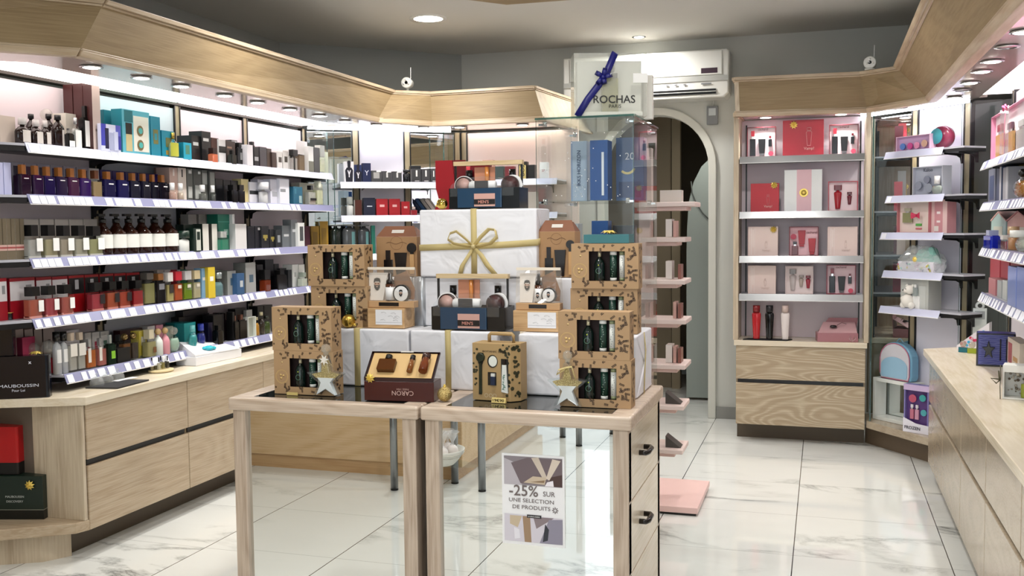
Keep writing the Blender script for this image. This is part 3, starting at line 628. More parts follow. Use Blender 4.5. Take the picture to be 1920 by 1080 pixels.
MB(mat('#d8c0ba', .4)).box(-.13, -.07, .10, .16, .042, 1.75).build('post', pk)
PZ = [PY(1290, p, 4.6)[1] for p in (378, 445, 525, 600, 685, 762, 845)]
for i, z in enumerate(PZ):
    x = PY((1303, 1285, 1285, 1286, 1285, 1282, 1280)[i], 500, 4.6)[0] + .72
    s_ = MB(PINK).box(-.10, x, -.02, .20, z - .022, z + .0).build('shelf', pk, .004); MB(PK2).box(-.08, x - .04, .0, .16, z - .04, z - .0222).build('shelf_lip', s_, .003)
# ------------------------------------------------------------------ air conditioner, camera pair, wall control
ac = thing('air_conditioner', 'white wall mounted air conditioner above the arch', 'air conditioner', (-1.205, 7.055, 2.245)); AW = mat('#d9d9d4', .18)
MB(AW).fprism([(-.575, .03), (-.555, 0), (.555, 0), (.585, .03), (.59, .31), (.575, .325), (-.575, .325)], -.19, 0).build('body', ac, .012, seg=3)
MB(mat('#e3e4e0', .06)).box(-.52, .54, -.197, -.191, .155, .315).build('front_cover', ac, .004); MB(mat('#a9aaa6', .3)).box(-.57, .585, -.197, -.191, .112, .148).build('grey_band', ac, .002)
MB(BLACK).box(-.2, .50, -.196, -.18, .025, .060).build('air_outlet', ac); MB(AW).box(-.2, .50, -.203, -.196, .040, .044).build('louvre', ac)
MB(mat('#3a2735', .4)).box(.40, .51, -.1985, -.1965, .165, .20).build('energy_sticker', ac); MB(mat('#77787a', .4)).box(.40, .47, -.1985, -.1965, .09, .10).box(.16, .18, -.1985, -.1965, .09, .10).box(.22, .24, -.1985, -.1965, .09, .10).box(.28, .30, -.1985, -.1965, .09, .10).build('indicator_marks', ac)
x, z = PY(1337, 217, 7.05)
tc_ = thing('wall_control', 'grey remote control holder on the pillar right of the arch', 'wall control', (x, 7.055, z)); MB(mat('#85878a', .35)).box(-.042, .036, -.025, 0, -.062, .066).build('housing', tc_, .004); MB(mat('#c9cfd2', .3)).box(-.028, .020, -.028, -.0252, .0, .05).build('screen', tc_)
tag(MB(mat('#d8d8d2', .5)).tube([(x, 7.052, z + .07), (x + .002, 7.052, z + .12)], .004).build('wall_cable'), 'short white cable from wall control up to the air conditioner', 'cable')
def seccam(px, py, y, label):
    x, z = PY(px, py, y); t = thing('security_camera', label, 'camera', (x, y, ZT + .018), .1 if px < 1000 else -.15); zz = z - ZT - .018
    MB(mat('#d6d6d0', .35)).cyl((0, .02, 0), .032, .008).tube([(0, .02, .006), (0, .03, zz - .02)], .010).build('mount', t)
    MB(mat('#dedfda', .3)).lathe([(.001, -.075), (.025, -.072), (.033, -.06), (.037, .0), (.035, .006), (.030, .006)], (0, 0, 0), T=Matrix.Translation((0, 0, zz)) @ Matrix.Rotation(PI / 2, 4, 'X'), n=28).build('housing', t)
    MB(mat('#080809', .15)).lathe([(.030, 0), (.001, .003)], T=Matrix.Translation((0, -.004, zz)) @ Matrix.Rotation(PI / 2, 4, 'X'), n=28, capb=False).build('lens_face', t)
    mb = MB(mat('#f0f0ec', .2))
    for a in (90, 200, 340): mb.ball((.018 * math.cos(math.radians(a)), -.008, zz + .018 * math.sin(math.radians(a))), .0065, n=10)
    mb.build('infrared_lamps', t)
    MB(BLACK).lathe([(.0385, -.012), (.0385, .004)], T=Matrix.Translation((0, 0, zz + .002)) @ Matrix.Rotation(PI / 2, 4, 'X'), n=20).build('sunshade', t) if False else None
    MB(WHITE).tube([(.02, .03, zz), (.022, .03, zz + .105)], .003, n=6).build('antenna', t); return t
seccam(762, 155, 6.16, 'round white security camera on the back left canopy corner'); seccam(1631, 117, 6.30, 'round white security camera on the back right canopy corner')
# ------------------------------------------------------------------ product builders (local: x across, front at y=0, back at +y, z up)
def bow(parent, x, z, r=.02, y=-.001, name='gold_bow', T0=None):
    mb = MB(GOLD); rnd = random.Random(int(x * 1000 + z * 77))
    for ring, (n, k, h) in enumerate(((9, 1.0, .2), (7, .72, .5), (4, .4, .8))):
        for i in range(n):
            a = 2 * PI * i / n + ring * .4; T = Matrix.Translation((x, y - r * h * .5, z)) @ Matrix.Rotation(a, 4, 'Y')
            if T0: T = T0 @ Matrix.Rotation(a, 4, 'Y')
            L = r * k; w = r * .17
            mb.add([T @ Vector(p) for p in ((-w, 0, 0), (w, 0, 0), (w * 1.2, -r * .25, L * .6), (0, -.0005, L), (-w * 1.2, -r * .25, L * .6), (0, -r * .38, L * .5))], ((0, 1, 2, 5), (0, 5, 4), (5, 2, 3), (5, 3, 4)), GOLD)
    return mb.build(name, parent)
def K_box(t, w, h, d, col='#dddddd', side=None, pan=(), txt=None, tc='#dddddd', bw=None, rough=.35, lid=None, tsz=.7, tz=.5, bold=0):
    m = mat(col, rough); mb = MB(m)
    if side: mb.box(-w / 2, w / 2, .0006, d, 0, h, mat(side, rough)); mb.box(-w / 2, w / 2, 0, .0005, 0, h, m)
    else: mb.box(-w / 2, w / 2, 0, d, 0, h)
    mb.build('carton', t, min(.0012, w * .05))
    if lid: MB(mat(lid, rough)).box(-w / 2 - .0006, w / 2 + .0006, -.0006, d + .0006, h * .93, h + .0008).build('lid', t)
    if pan:
        pb = MB()
        for i, (x0, x1, z0, z1, c) in enumerate(pan): pb.box(w * (x0 - .5), w * (x1 - .5), -.0006 - .0004 * i, -.0001, h * z0, h * z1, mat(c, .4))
        pb.build('printed_label', t)
    if txt: text(txt, w * tsz, t, 0, h * tz, -.003, mat(tc, .4), bold=bold)
    if bw: bow(t, w * (bw[0] - .5), h * bw[1], bw[2] if len(bw) > 2 else .018)
def liquid(c, op=.55):
    return clear(c, op, c, .03)
def K_bot(t, w, h, d, col='#b08050', cap='#111111', ch=.28, cw=.45, lab=None, lc='#f0f0ee', glass=.6, shp='sq', base=None, ball=False, band=None, cm=0.):
    d = min(d, w) if shp != 'sq' else min(d, w * .7); bh = h * (1 - ch); m = liquid(col, glass) if glass < .95 else mat(col, .12); cx, cy = 0, d / 2
    shell = glass < .85 and shp in ('sq', 'rd', 'sh', 'sph')
    mb = MB(clear('#fbfcfb', 0, None, .02, 1.5) if shell else m)
    if shp == 'sq': r = min(w, d) * .18; mb.rbox(-w / 2, w / 2, 0, d, 0, bh * .93, r).rbox(-w / 2 + r, w / 2 - r, r, d - r, bh * .93, bh, r * .5)
    elif shp == 'rd': R = w / 2; mb.lathe([(R * .9, 0), (R, R * .1), (R, bh * .80), (R * .8, bh * .90), (R * .35, bh * .95), (R * .33, bh)], (0, cy, 0), sy=d / w)
    elif shp == 'sh': R = w / 2; mb.lathe([(R * .9, 0), (R, R * .1), (R, bh * .62), (R * .93, bh * .72), (R * .6, bh * .86), (R * .32, bh * .93), (R * .3, bh)], (0, cy, 0), sy=d / w)
    elif shp == 'tri': mb.fprism([(-w / 2, 0), (w / 2, 0), (w * .36, bh * .95), (w * .2, bh), (-w * .2, bh), (-w * .36, bh * .95)], 0, d)
    elif shp == 'inv': R = w / 2; mb.lathe([(R * .6, 0), (R * .68, h * .02), (R * .95, bh * .9), (R * .85, bh * .97), (R * .4, bh)], (0, cy, 0), sy=d / w)
    elif shp == 'sph': R = w / 2; mb.lathe([(R * .5, 0)] + [(R * math.sin(a), bh * .5 - bh * .5 * math.cos(a)) for a in [PI * k / 12 for k in range(2, 12)]] + [(R * .3, bh)], (0, cy, 0), sy=d / w)
    elif shp == 'heart': mb.fprism([(w * .5 * x, bh * z) for x, z in ((0, 0), (.55, .25), (.98, .6), (1, .8), (.8, .97), (.45, 1), (0, .86), (-.45, 1), (-.8, .97), (-1, .8), (-.98, .6), (-.55, .25))], 0, d)
    b = mb.build('bottle_body', t, 0 if shp not in ('tri', 'heart') else .002)
    if shell:
        q = MB(m); e = max(.0016, w * .06)
        if shp == 'sq': q.rbox(-w / 2 + e, w / 2 - e, e, d - e, bh * .07, bh * .84, min(w, d) * .14)
        else: q.lathe([(max((w / 2 - e) * k_, .001), bh * z_) for k_, z_ in ({'rd': ((.9, .05), (.97, .1), (.97, .78)), 'sh': ((.9, .05), (.97, .1), (.96, .6), (.88, .7), (.55, .82)), 'sph': ((.45, .05), (.75, .15), (.95, .35), (.98, .5), (.9, .7), (.7, .83))}[shp])], (cx, cy, 0), sy=d / w)
        q.build('perfume_liquid', t)
    if base: MB(mat(base, .2)).rbox(-w * .44, w * .44, d * .1, d * .9, .002, bh * .12, .003).build('base_layer', t)
    c = MB(clear('#f4f4f0', .22, '#d8d6d0', .03, 1.5) if cap == 'clear' else mat(cap, .3 if cm == 0 else .2, cm)); W2 = w * cw / 2
    if ball: c.ball((0, cy, bh + (h - bh) * .5), (h - bh) * .5, n=14)
    elif shp == 'sq' and cw > .25: c.rbox(-W2, W2, cy - min(W2, d * .45), cy + min(W2, d * .45), bh, h, .002)
    else: c.cyl((0, cy, bh), W2, h - bh, n=18)
    c.build('cap', t)
    if band: MB(mat(band, .25, .8)).rbox(-W2 * 1.08, W2 * 1.08, cy - W2 * 1.08, cy + W2 * 1.08, bh - .002, bh + h * .03, .002).build('collar', t)
    if lab:
        x0, x1, z0, z1 = lab
        if shp in ('sq', 'tri', 'heart'): MB(mat(lc, .5)).box(w * (x0 - .5), w * (x1 - .5), -.0012, -.0002, bh * z0, bh * z1).build('paper_label', t)
        else:
            R = w / 2 * 1.012; n = 10; vs = []
            a0 = -PI / 2 + (x0 - .5) * 2.6; a1 = -PI / 2 + (x1 - .5) * 2.6
            for i in range(n + 1):
                a = a0 + (a1 - a0) * i / n; vs += [(R * math.cos(a), cy + R * math.sin(a) * d / w, bh * z0), (R * math.cos(a), cy + R * math.sin(a) * d / w, bh * z1)]
            MB(mat(lc, .5)).add(vs, [(2 * i, 2 * i + 2, 2 * i + 3, 2 * i + 1) for i in range(n)], None, True).build('paper_label', t)
def K_pump(t, w, h, d, col='#2a120a', lab='#e8e9e4', cap='#0c0c0c'):
    R = w / 2; cy = R
    MB(liquid(col, .9)).lathe([(R * .93, 0), (R, .004), (R, h * .50), (R * .92, h * .56), (R * .55, h * .66), (R * .36, h * .73), (R * .34, h * .78)], (0, cy, 0), n=24).build('bottle_body', t)
    n = 14; vs = []
    for i in range(n + 1):
        a = PI + PI * i / n; vs += [(R * 1.01 * math.cos(a), cy + R * 1.01 * math.sin(a), h * .17), (R * 1.01 * math.cos(a), cy + R * 1.01 * math.sin(a), h * .50)]
    MB(mat(lab, .6)).add(vs, [(2 * i, 2 * i + 2, 2 * i + 3, 2 * i + 1) for i in range(n)], None, True).build('paper_label', t)
    MB(mat(cap, .3)).cyl((0, cy, h * .78), R * .38, h * .10).cyl((0, cy, h * .88), R * .2, h * .07).box(-R * .75, R * .3, cy - R * .18, cy + R * .18, h * .94, h).build('pump_head', t)
def K_tube(t, w, h, d, col='#222222', cap='#222222', ch=.14, lab=None, flip=True, x=0, z=0, y=0):
    """squeeze tube standing on its cap, flat wide top"""
    n = 16; vs = []; prof = [(ch, .36, .36), (ch + .02, .42, .40), (.55, .47, .25), (1, .5, .03)]
    for zz, a, b in prof:
        for i in range(n): q = 2 * PI * i / n; vs.append((x + w * a * math.cos(q), y + w * .5 + w * b * math.sin(q), z + h * zz))
    fs = [[k * n + i, k * n + (i + 1) % n, (k + 1) * n + (i + 1) % n, (k + 1) * n + i] for k in range(3) for i in range(n)] + [[3 * n + i for i in range(n)]]
    o = MB(mat(col, .3)).add(vs, fs, None, True).build('squeeze_tube', t)
    MB(mat(cap, .3)).cyl((x, y + w * .5, z), w * .36, h * ch, n=16).build('tube_cap', o)
    if lab: MB(mat(lab, .5)).box(x - w * .18, x + w * .18, y + w * .17, y + w * .25, z + h * .4, z + h * .8).build('tube_label', o)
    return o
def sub(t, kind, x, z, w, h, y=.012, **kw):
    """a small article glued into a gift set: a part with its own sub-parts"""
    holder = MB(mat(kw.get('pad', '#d9b8b8'), .6)).box(x - w * .3, x + w * .3, y + .010, y + .012, z, z + h * .9).build('article_holder', t)
    kw.pop('pad', None); T = Matrix.Translation((x, y, z))
    if kind == 'tube':
        c = kw.get('col', '#171717'); q = MB(mat(c, .3)); q.fprism([(x - w * .36, z + h * .14), (x + w * .36, z + h * .14), (x + w * .5, z + h), (x - w * .5, z + h)], y, y + .009); q.box(x - w * .3, x + w * .3, y, y + .009, z, z + h * .135, mat(kw.get('cap', c), .3)); q.build('squeeze_tube', t, .002)
    elif kind == 'compact': MB(mat(kw.get('col', '#c9354d'), .3)).lathe([(w / 2, 0), (w / 2, .006)], T=Matrix.Translation((x, y, z + h / 2)) @ Matrix.Rotation(PI / 2, 4, 'X'), n=24).build('round_compact', t)
    else:
        c = kw.get('col', '#151515'); cp = kw.get('cap', '#8a1f2c'); q = MB(mat(c, .15)); s = kw.get('shp', 'st')
        if s == 'inv': q.lathe([(w * .28, 0), (w * .3, h * .03), (w * .48, h * .66), (w * .42, h * .7), (w * .18, h * .73), (w * .18, h * .78)], (x, y + .008, z), n=16, sy=.5)
        else: q.rbox(x - w / 2, x + w / 2, y, y + .012, z, z + h * .68, .003)
        o = q.build('bottle_body', t)
        q = MB(mat(cp, .2))
        if s == 'inv': q.rbox(x - w * .46, x + w * .46, y, y + .014, z + h * .785, z + h, .005)
        else: q.box(x - w * .16, x + w * .16, y + .002, y + .010, z + h * .681, z + h * .78, mat('#d8d8d8', .2, .8)).box(x - w * .3, x + w * .3, y + .001, y + .011, z + h * .781, z + h)
        q.build('cap', o)
    bpy.data.objects.remove(holder)
def K_set(t, w, h, d, frame='#e7cfd3', inner='#f4e4e6', items=(), txt=None, tz=.9, tx=0, tsz=.35, fw=.012, bw=None, tc='#7a1f2a', lean=0):
    MB(mat(frame, .35)).box(-w / 2, w / 2, 0, d, 0, fw * .4).box(-w / 2, w / 2, 0, d, h - fw * .4, h).box(-w / 2, -w / 2 + fw * .4, 0, d, fw * .4, h - fw * .4).box(w / 2 - fw * .4, w / 2, 0, d, fw * .4, h - fw * .4).box(-w / 2 + fw * .4, w / 2 - fw * .4, d - .002, d, fw * .4, h - fw * .4).build('gift_box', t)
    MB(mat(inner, .5)).box(-w / 2 + fw * .41, w / 2 - fw * .41, .020, d - .0021, fw * .41, h - fw * .41).build('inner_tray', t)
    for it in items:
        k, x, z, ww, hh, kw = it; sub(t, k, w * (x - .5), h * z, w * ww, h * hh, y=.006, **kw)
    if txt: text(txt, w * tsz, t, w * tx, h * tz, .018, mat(tc, .4))
    if bw: bow(t, w * (bw[0] - .5), h * bw[1], .018)
KINDS = {'box': (K_box, 'perfume_box', 'box'), 'bot': (K_bot, 'perfume_bottle', 'bottle'), 'pump': (K_pump, 'pump_bottle', 'bottle'), 'set': (K_set, 'gift_set', 'gift set'), 'tube': (K_tube, 'squeeze_tube', 'tube')}
def put(plane, z, off, kind, l, r, top, label, group=None, dep=.045, name=None, cat=None, yb=None, tilt=0, **kw):
    """stand a product on height z, its front face `off` behind the plane, between photo columns l and r and up to row top"""
    yb = yb or top + 40; u0 = plane.hit(l, yb, off)[0]; u1 = plane.hit(r, yb, off)[0]; h = plane.hit((l + r) / 2, top, off)[1] - z
    f, nm_, ct_ = KINDS[kind]; w = (u1 - u0) * .985
    t = thing(name or nm_, label, cat or ct_, plane.loc((u0 + u1) / 2, z + .0006, off), plane.a + tilt, group)
    f(t, w, max(h, .02), dep, **kw); return t
# ---------------------------------------------------------------- LEFT WALL
Z1, Z2, Z3, Z4, Z5 = SZ
def L1(k, off, l, r, top, label, **kw): return put(LW, Z1, off, k, l, r, top, label, **kw)
L1('box', .09, 0, 30, 218, 'beige carton at the near end of the top left shelf', col='#d8cabd', dep=.08, side='#b9aba0')
AM = dict(col='#1c0d0b', glass=.96, lc='#cfc9c4', shp='sh')
for i, (l, r, tp) in enumerate(((38, 64, 221), (66, 87, 225), (86, 101, 226))):
    L1('bot', .03, l, r, tp, '%s squat dark brown bottle with clear cap on the top left shelf' % ORD[i], cap='#cfcac8', ch=.26, lab=(.3, .9, .1, .72), **AM)
for i, (l, r, tp) in enumerate(((58, 76, 214), (91, 109, 214))):
    L1('bot', .12, l, r, tp, 'amber apothecary bottle with black cap, %s of two behind the squat bottles' % ORD[i], cap='#0d0d0d', ch=.14, lab=(.3, .9, .1, .6), group='amber apothecary bottles', **AM)
L1('bot', .04, 107, 127, 216, 'amber apothecary bottle with black cap in front of the cream carton', cap='#0d0d0d', ch=.15, lab=(.5, .95, .05, .65), **AM)
L1('bot', .15, 86, 102, 204, 'clear bottle with round silver stopper behind the amber bottles', col='#c9c5c2', glass=.5, cap='clear', ball=True, ch=.3, cw=.6)
L1('box', .12, 124, 150, 214, 'cream carton behind the small clear bottles', col='#d3cfc2', dep=.07)
L1('bot', .02, 130, 142, 241, 'small black bottle with silver cap and white label', col='#0d0d10', glass=.96, cap='#b9b9b9', ch=.25, lab=(.1, .9, .1, .5), cm=.8)
L1('bot', .03, 142, 158, 221, 'clear bottle with white label and silver spray top', col='#c9cdc8', glass=.4, cap='#c4c4c4', ch=.2, cw=.3, lab=(.2, .95, .05, .75), shp='sh', cm=.7)
L1('bot', .05, 158, 174, 199, 'black bottle with long white label and slim black pump', col='#111111', glass=.97, cap='#0b0b0b', ch=.26, cw=.35, lab=(.1, .95, .12, .9))
L1('box', .08, 155, 172, 158, 'tall maroon carton behind the black bottle, front one of two', col='#4a211f', side='#3e1b1a', dep=.05)
L1('box', .14, 136, 153, 160, 'tall maroon carton behind the black bottle, back one of two', col='#4a211f', side='#3e1b1a', dep=.05)
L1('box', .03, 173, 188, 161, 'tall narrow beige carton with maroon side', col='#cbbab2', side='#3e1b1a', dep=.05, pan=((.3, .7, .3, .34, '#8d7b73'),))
t = L1('box', .0, 190, 227, 234, 'white and blue printed card picturing bottles', name='display_card', cat='card', col='#ccd0e8', dep=.02, pan=((.0, .25, .2, 1, '#3c3fa8'), (.75, 1, .5, 1, '#5257b8'), (.2, .38, .1, .85, '#15153a'), (.42, .62, .05, .7, '#9aa0c0'), (.64, .85, .05, .75, '#b7bcd8'), (.85, 1, .1, .6, '#2a2c8a')))
L1('box', .12, 196, 213, 207, 'plain dark teal carton behind the printed card', col='#1c7484', dep=.06)
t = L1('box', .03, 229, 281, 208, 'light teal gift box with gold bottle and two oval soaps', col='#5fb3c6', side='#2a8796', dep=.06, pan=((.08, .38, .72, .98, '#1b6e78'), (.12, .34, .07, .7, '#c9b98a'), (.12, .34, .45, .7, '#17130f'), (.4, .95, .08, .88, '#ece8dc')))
mb = MB(mat('#7b6a45', .4)); w_ = .14
for zz in (.28, .68): mb.lathe([(.022, 0), (.022, .004)], T=Matrix.Translation((.024, -.001, .17 * zz)) @ Matrix.Diagonal((1, 1, 1.15, 1)) @ Matrix.Rotation(PI / 2, 4, 'X'), n=24)
for zz in (.28, .68): mb.lathe([(.014, 0), (.014, .002)], m=mat('#53b3ae', .4), T=Matrix.Translation((.024, -.005, .17 * zz)) @ Matrix.Rotation(PI / 2, 4, 'X'), n=20)
mb.build('oval_soaps', t)
L1('box', .03, 283, 301, 219, 'tall turquoise carton with gold oval emblem', col='#178aa6', side='#0f7d98', dep=.06, pan=((.25, .75, .32, .68, '#7d7a3e'), (.35, .65, .42, .58, '#2a94a8')))
L1('box', .03, 304, 328, 246, 'shorter turquoise carton with gold emblem', col='#1590ae', side='#0f7d98', dep=.05, pan=((.3, .75, .4, .75, '#6f7240'), (.3, .75, .12, .28, '#b08d3c')))
L1('bot', .0, 324, 340, 249, 'clear bottle with yellow green label and gold cap', col='#bfd0b0', glass=.5, cap='#b59a4a', cm=.8, ch=.25, cw=.25, lab=(.05, .95, .1, .8), lc='#b6b63e', shp='sh')
L1('box', .0, 345, 360, 268, 'small turquoise carton with gold emblem in front of black carton', col='#1c9cba', side='#0f7d98', dep=.05, pan=((.25, .75, .3, .85, '#4b7d68'),))
L1('box', .06, 360, 378, 255, 'black carton with white sticker beside turquoise one', col='#1d1c1e', side='#141316', dep=.09, pan=((.15, .7, .62, .75, '#e8e8e8'),))
L1('box', .05, 379, 396, 247, 'tallest black carton with white sticker on the top left shelf', col='#201f21', side='#121113', dep=.08, pan=((.15, .75, .68, .78, '#e8e8e8'),))
L1('box', .05, 397, 411, 259, 'dark copper brown carton on the top left shelf', col='#4f2c25', dep=.05)
L1('bot', .0, 400, 410, 278, 'small bottle with orange bottom and dark cap', col='#c96e50', glass=.9, cap='#2a1512', ch=.4, cw=.8)
L1('box', .04, 411, 424, 262, 'white carton with black band and sticker', col='#e8e6e8', dep=.05, pan=((0, 1, .45, .72, '#171717'),))
L1('box', .04, 425, 442, 265, 'brown carton left of the black one with ribbed front', col='#3f302c', dep=.06, pan=((.1, .6, .68, .76, '#a07f6c'),))
L1('box', .08, 434, 446, 263, 'black and silver carton half hidden behind brown carton', col='#1a1a1c', dep=.04, pan=((.1, .9, .8, .97, '#cfcfd2'),))
L1('bot', .0, 436, 445, 282, 'tiny dark bottle with green striped front', col='#141c18', glass=.95, cap='#0c0c0c', ch=.3)
L1('bot', .03, 446, 462, 268, 'black rectangular bottle with white initials', col='#0b0b0d', glass=.97, cap='#0c0c0c', ch=.2, cw=.4, lab=(.3, .75, .3, .7), lc='#8a8a8c')
L1('box', .0, 464, 475, 272, 'slim white carton on the top left shelf', col='#dcd8de', dep=.04)
L1('bot', .05, 473, 482, 266, 'narrow black bottle between white and grey cartons', col='#0d0d0f', glass=.97, cap='#0a0a0a', ch=.15)
L1('box', .02, 477, 486, 276, 'slim black carton with silver label', col='#131316', dep=.04, pan=((.1, .9, .3, .5, '#a9a9ad'),))
L1('box', .03, 488, 501, 276, 'slate grey carton, first of three brownish cartons', col='#4b474c', dep=.06)
L1('box', .03, 501.5, 510, 279, 'brown carton, second of three brownish cartons', col='#4f4038', dep=.06)
L1('box', .02, 511, 519, 286, 'dark brown carton, third and shortest of the brownish cartons', col='#43332d', dep=.05)
for i, (l, r, tp) in enumerate(((520, 530, 285), (531, 541, 283), (542, 550, 281))):
    L1('box', .03, l, r, tp, '%s white carton with small grey picture on the top left shelf' % ORD[i], col='#dcdad8', dep=.08, pan=((.3, .85, .4, .7, '#4b463f'),))
L1('bot', .0, 550.5, 560, 281, 'black striped bottle with heavy black cap', col='#bdb6b3', glass=.8, cap='#111111', ch=.3, cw=1, lab=(.1, .35, 0, .98), lc='#111111')
L1('box', .03, 562, 578, 292, 'tan brown carton under a white box', col='#7a6750', dep=.07)
t = L1('box', .03, 556, 577, 265, 'white box stacked on the tan brown carton', col='#eeecec', dep=.07, yb=300); 
t.location.z += .105; [setattr(c, 'scale', (1, 1, .45)) for c in t.children]
L1('box', .0, 579, 588.5, 275, 'white carton with grey lower half near the glass divider', col='#e6e6e4', dep=.05, pan=((0, 1, 0, .42, '#6d6d62'),))
L1('box', .0, 589.5, 600, 277, 'dark grey carton near the glass divider', col='#4a4a4a', dep=.05)
L1('bot', .0, 601, 611, 273, 'pale green bottle with frosted cap at the far end of top shelf', col='#dfe3c8', glass=.8, cap='#c5c9c2', ch=.42, cw=.85)
L1('box', .08, 607, 616, 285, 'pale green carton at the far end of the top left shelf', col='#dde2c6', dep=.04)
def L2(k, off, l, r, top, label, **kw): return put(LW, Z2, off, k, l, r, top, label, **kw)
for i, (l, r) in enumerate(((-4, 7), (8, 22))):
    L2('box', .06, l, r, 305, 'pale lavender carton, %s from the near end of the second shelf' % ORD[i], col='#c3c6ea', dep=.06)
for i in range(6):
    l = 23 + i * 24.3
    L2('box', .13, l, l + 23.4, 305 + i * 1.8, 'grey carton with dark violet picture, %s of six behind the purple bottles' % ORD[i], col='#a8a4b4', dep=.06, pan=((.12, .85, .2, .9, ['#2b2440', '#4a2140', '#33263f', '#25215c', '#3a3550', '#2f2b48'][i]),), group='grey cartons behind the purple bottles')
L2('box', .13, 168, 187, 316, 'white carton behind the gold and purple bottle', col='#dedbd8', dep=.06)
CW = '#a5652c'
for i, (l, r, tp) in enumerate(((39, 61, 309), (63, 84, 311), (85, 106, 313), (107, 129, 314.5), (130, 151, 316), (152, 173, 318))):
    L2('bot', .03, l, r, tp, '%s of six dark purple bottles with wooden stoppers' % ORD[i], col=['#231226', '#2a1536', '#1e1440', '#1c1034', '#3a1638', '#2c1450'][i], glass=.9, cap=CW, ch=.31, cw=.36, lab=(.3, .7, .78, .82), lc='#e6e2e6', group='dark purple bottles with wooden stoppers')
L2('bot', .03, 176, 195, 320, 'pale gold to purple bottle with wooden stopper', col='#9b8460', glass=.7, cap='#6a3a20', ch=.3, cw=.4, base='#5a2f50')
for i in range(5):
    l = 189 + i * 23.5
    L2('box', .13, l, l + 22.6, 319 + i * 2.0, 'royal blue carton, %s of five behind the navy bottles' % ORD[i], col='#23146e', dep=.06, group='royal blue cartons behind the navy bottles')
for i, (l, r, tp) in enumerate(((197, 219, 322), (223, 244, 323.5), (246, 265, 325), (267, 284, 326), (285, 300, 327.5), (301, 319, 328.5))):
    L2('bot', .03, l, r, tp, '%s of six navy blue bottles with wooden stoppers' % ORD[i], col=['#120e3a', '#120e44', '#0c0a24', '#0e0a20', '#0c0a1c', '#0d0a18'][i], glass=.92, cap=CW, ch=.29, cw=.33, lab=(.35, .75, .72, .78), lc='#e6e2e6', group='navy bottles with wooden stoppers')
L2('box', .12, 308, 318, 314, 'brown speckled carton beside the pink beige one', col='#8d6f68', dep=.06)
L2('box', .06, 318.5, 334, 314.5, 'pinkish beige carton on the second left shelf', col='#c9aca0', dep=.08, pan=((.4, .6, .75, .95, '#e6dcd6'),))
L2('box', .06, 334.5, 350, 315, 'cream carton on the second left shelf', col='#ddd2c8', dep=.08, pan=((.42, .58, .72, .95, '#3b3836'),))
L2('box', .06, 351, 362, 316.5, 'grey carton with silver leaf pattern, first of four', col='#5d605c', dep=.07, pan=((.2, .85, .1, .45, '#b9bcb8'), (.3, .8, .85, .95, '#d9d9d9')))
L2('box', .06, 363, 378, 317.5, 'dark grey carton with large silver ornament', col='#454947', dep=.07, pan=((.2, .9, .08, .5, '#b4b8b4'), (.6, .9, .85, .93, '#d9d9d9')))
L2('box', .07, 379, 391.5, 319, 'mid grey carton with white ornaments', col='#717470', dep=.06, pan=((.1, .9, .55, .9, '#a9aca8'),))
L2('box', .06, 392, 404, 320.5, 'charcoal carton with white flower ornaments', col='#383c3a', dep=.06, pan=((.2, .9, .5, .95, '#8c908c'),))
for i, (l, r, tp) in enumerate(((325, 334, 343), (340.5, 349, 344), (382, 391, 347), (401, 408, 348))):
    L2('bot', .0, l, r, tp, '%s slim clear bottle with white cap in front of patterned cartons' % ORD[i], col=['#c9a79c', '#cdbcae', '#6d706c', '#565a58'][i], glass=.55, cap='#eeeeee', ch=.42, cw=.65, shp='rd', group='slim clear bottles with white caps')
for i, (l, r, tp) in enumerate(((405, 419, 336), (420, 433, 338), (434, 449, 339))):
    L2('box', .08, l, r, tp, '%s black glossy carton on the second left shelf' % ORD[i], col='#18191d', dep=.08, group='black glossy cartons on the second shelf', pan=((.2, .9, .6, .75, '#3d4046'),))
for i, (l, r, tp) in enumerate(((437, 448, 347), (449, 461, 347))):
    L2('bot', .0, l, r, tp, 'black cube bottle, %s of two in front of glossy cartons' % ORD[i], col='#08080a', glass=.97, cap='#0a0a0a', ch=.3, cw=.7, group='black cube bottles')
L2('box', .06, 453, 467, 336, 'pale yellow carton on the second left shelf', col='#d8ca92', dep=.06)
L2('box', .05, 468.5, 491, 342, 'white carton with black band and dark square', col='#e4e4ee', dep=.07, pan=((.0, .7, .42, .6, '#26282c'),))
L2('bot', .0, 494, 506.5, 342, 'white bottle with wide silver collar', col='#dfe0e4', glass=.85, cap='#ecedf2', ch=.38, cw=.9, shp='rd', band='#9a9ca2')
L2('box', .1, 484, 503, 337, 'white carton standing behind the silver collared bottle', col='#dcdce8', dep=.05)
L2('box', .05, 507.5, 524, 336.5, 'white carton with grey picture, left of the tallest', col='#dfe0ec', dep=.07, pan=((.2, .95, .3, .5, '#a7aab2'),))
L2('box', .03, 525, 543, 335.5, 'tallest white carton with silver square', col='#e9eaf4', dep=.07, pan=((.05, .6, .48, .6, '#8e9096'),))
L2('box', .05, 544, 550.5, 350, 'narrow dark blue carton beside the bright blue one', col='#174a66', dep=.05)
L2('box', .02, 551, 568, 350.5, 'blue carton with white flowers', col='#22607a', dep=.05, pan=((.6, .9, .1, .5, '#9cb6b8'), (.1, .3, .6, .9, '#3c7a90')))
L2('box', .10, 562, 606, 344, 'wide cream box behind the flower bottle', col='#e4e3d2', dep=.06)
L2('bot', .0, 581, 595, 348, 'clear bottle with black neck and black floral print', col='#d2d2cc', glass=.6, cap='#161616', ch=.22, cw=.3, lab=(.1, .9, .3, .45), lc='#1c1c1c')
L2('bot', .0, 596.5, 608, 340, 'pale yellow bottle with clear cap at the far end of second shelf', col='#dfe2c4', glass=.7, cap='#d5d9c8', ch=.26, cw=.4)
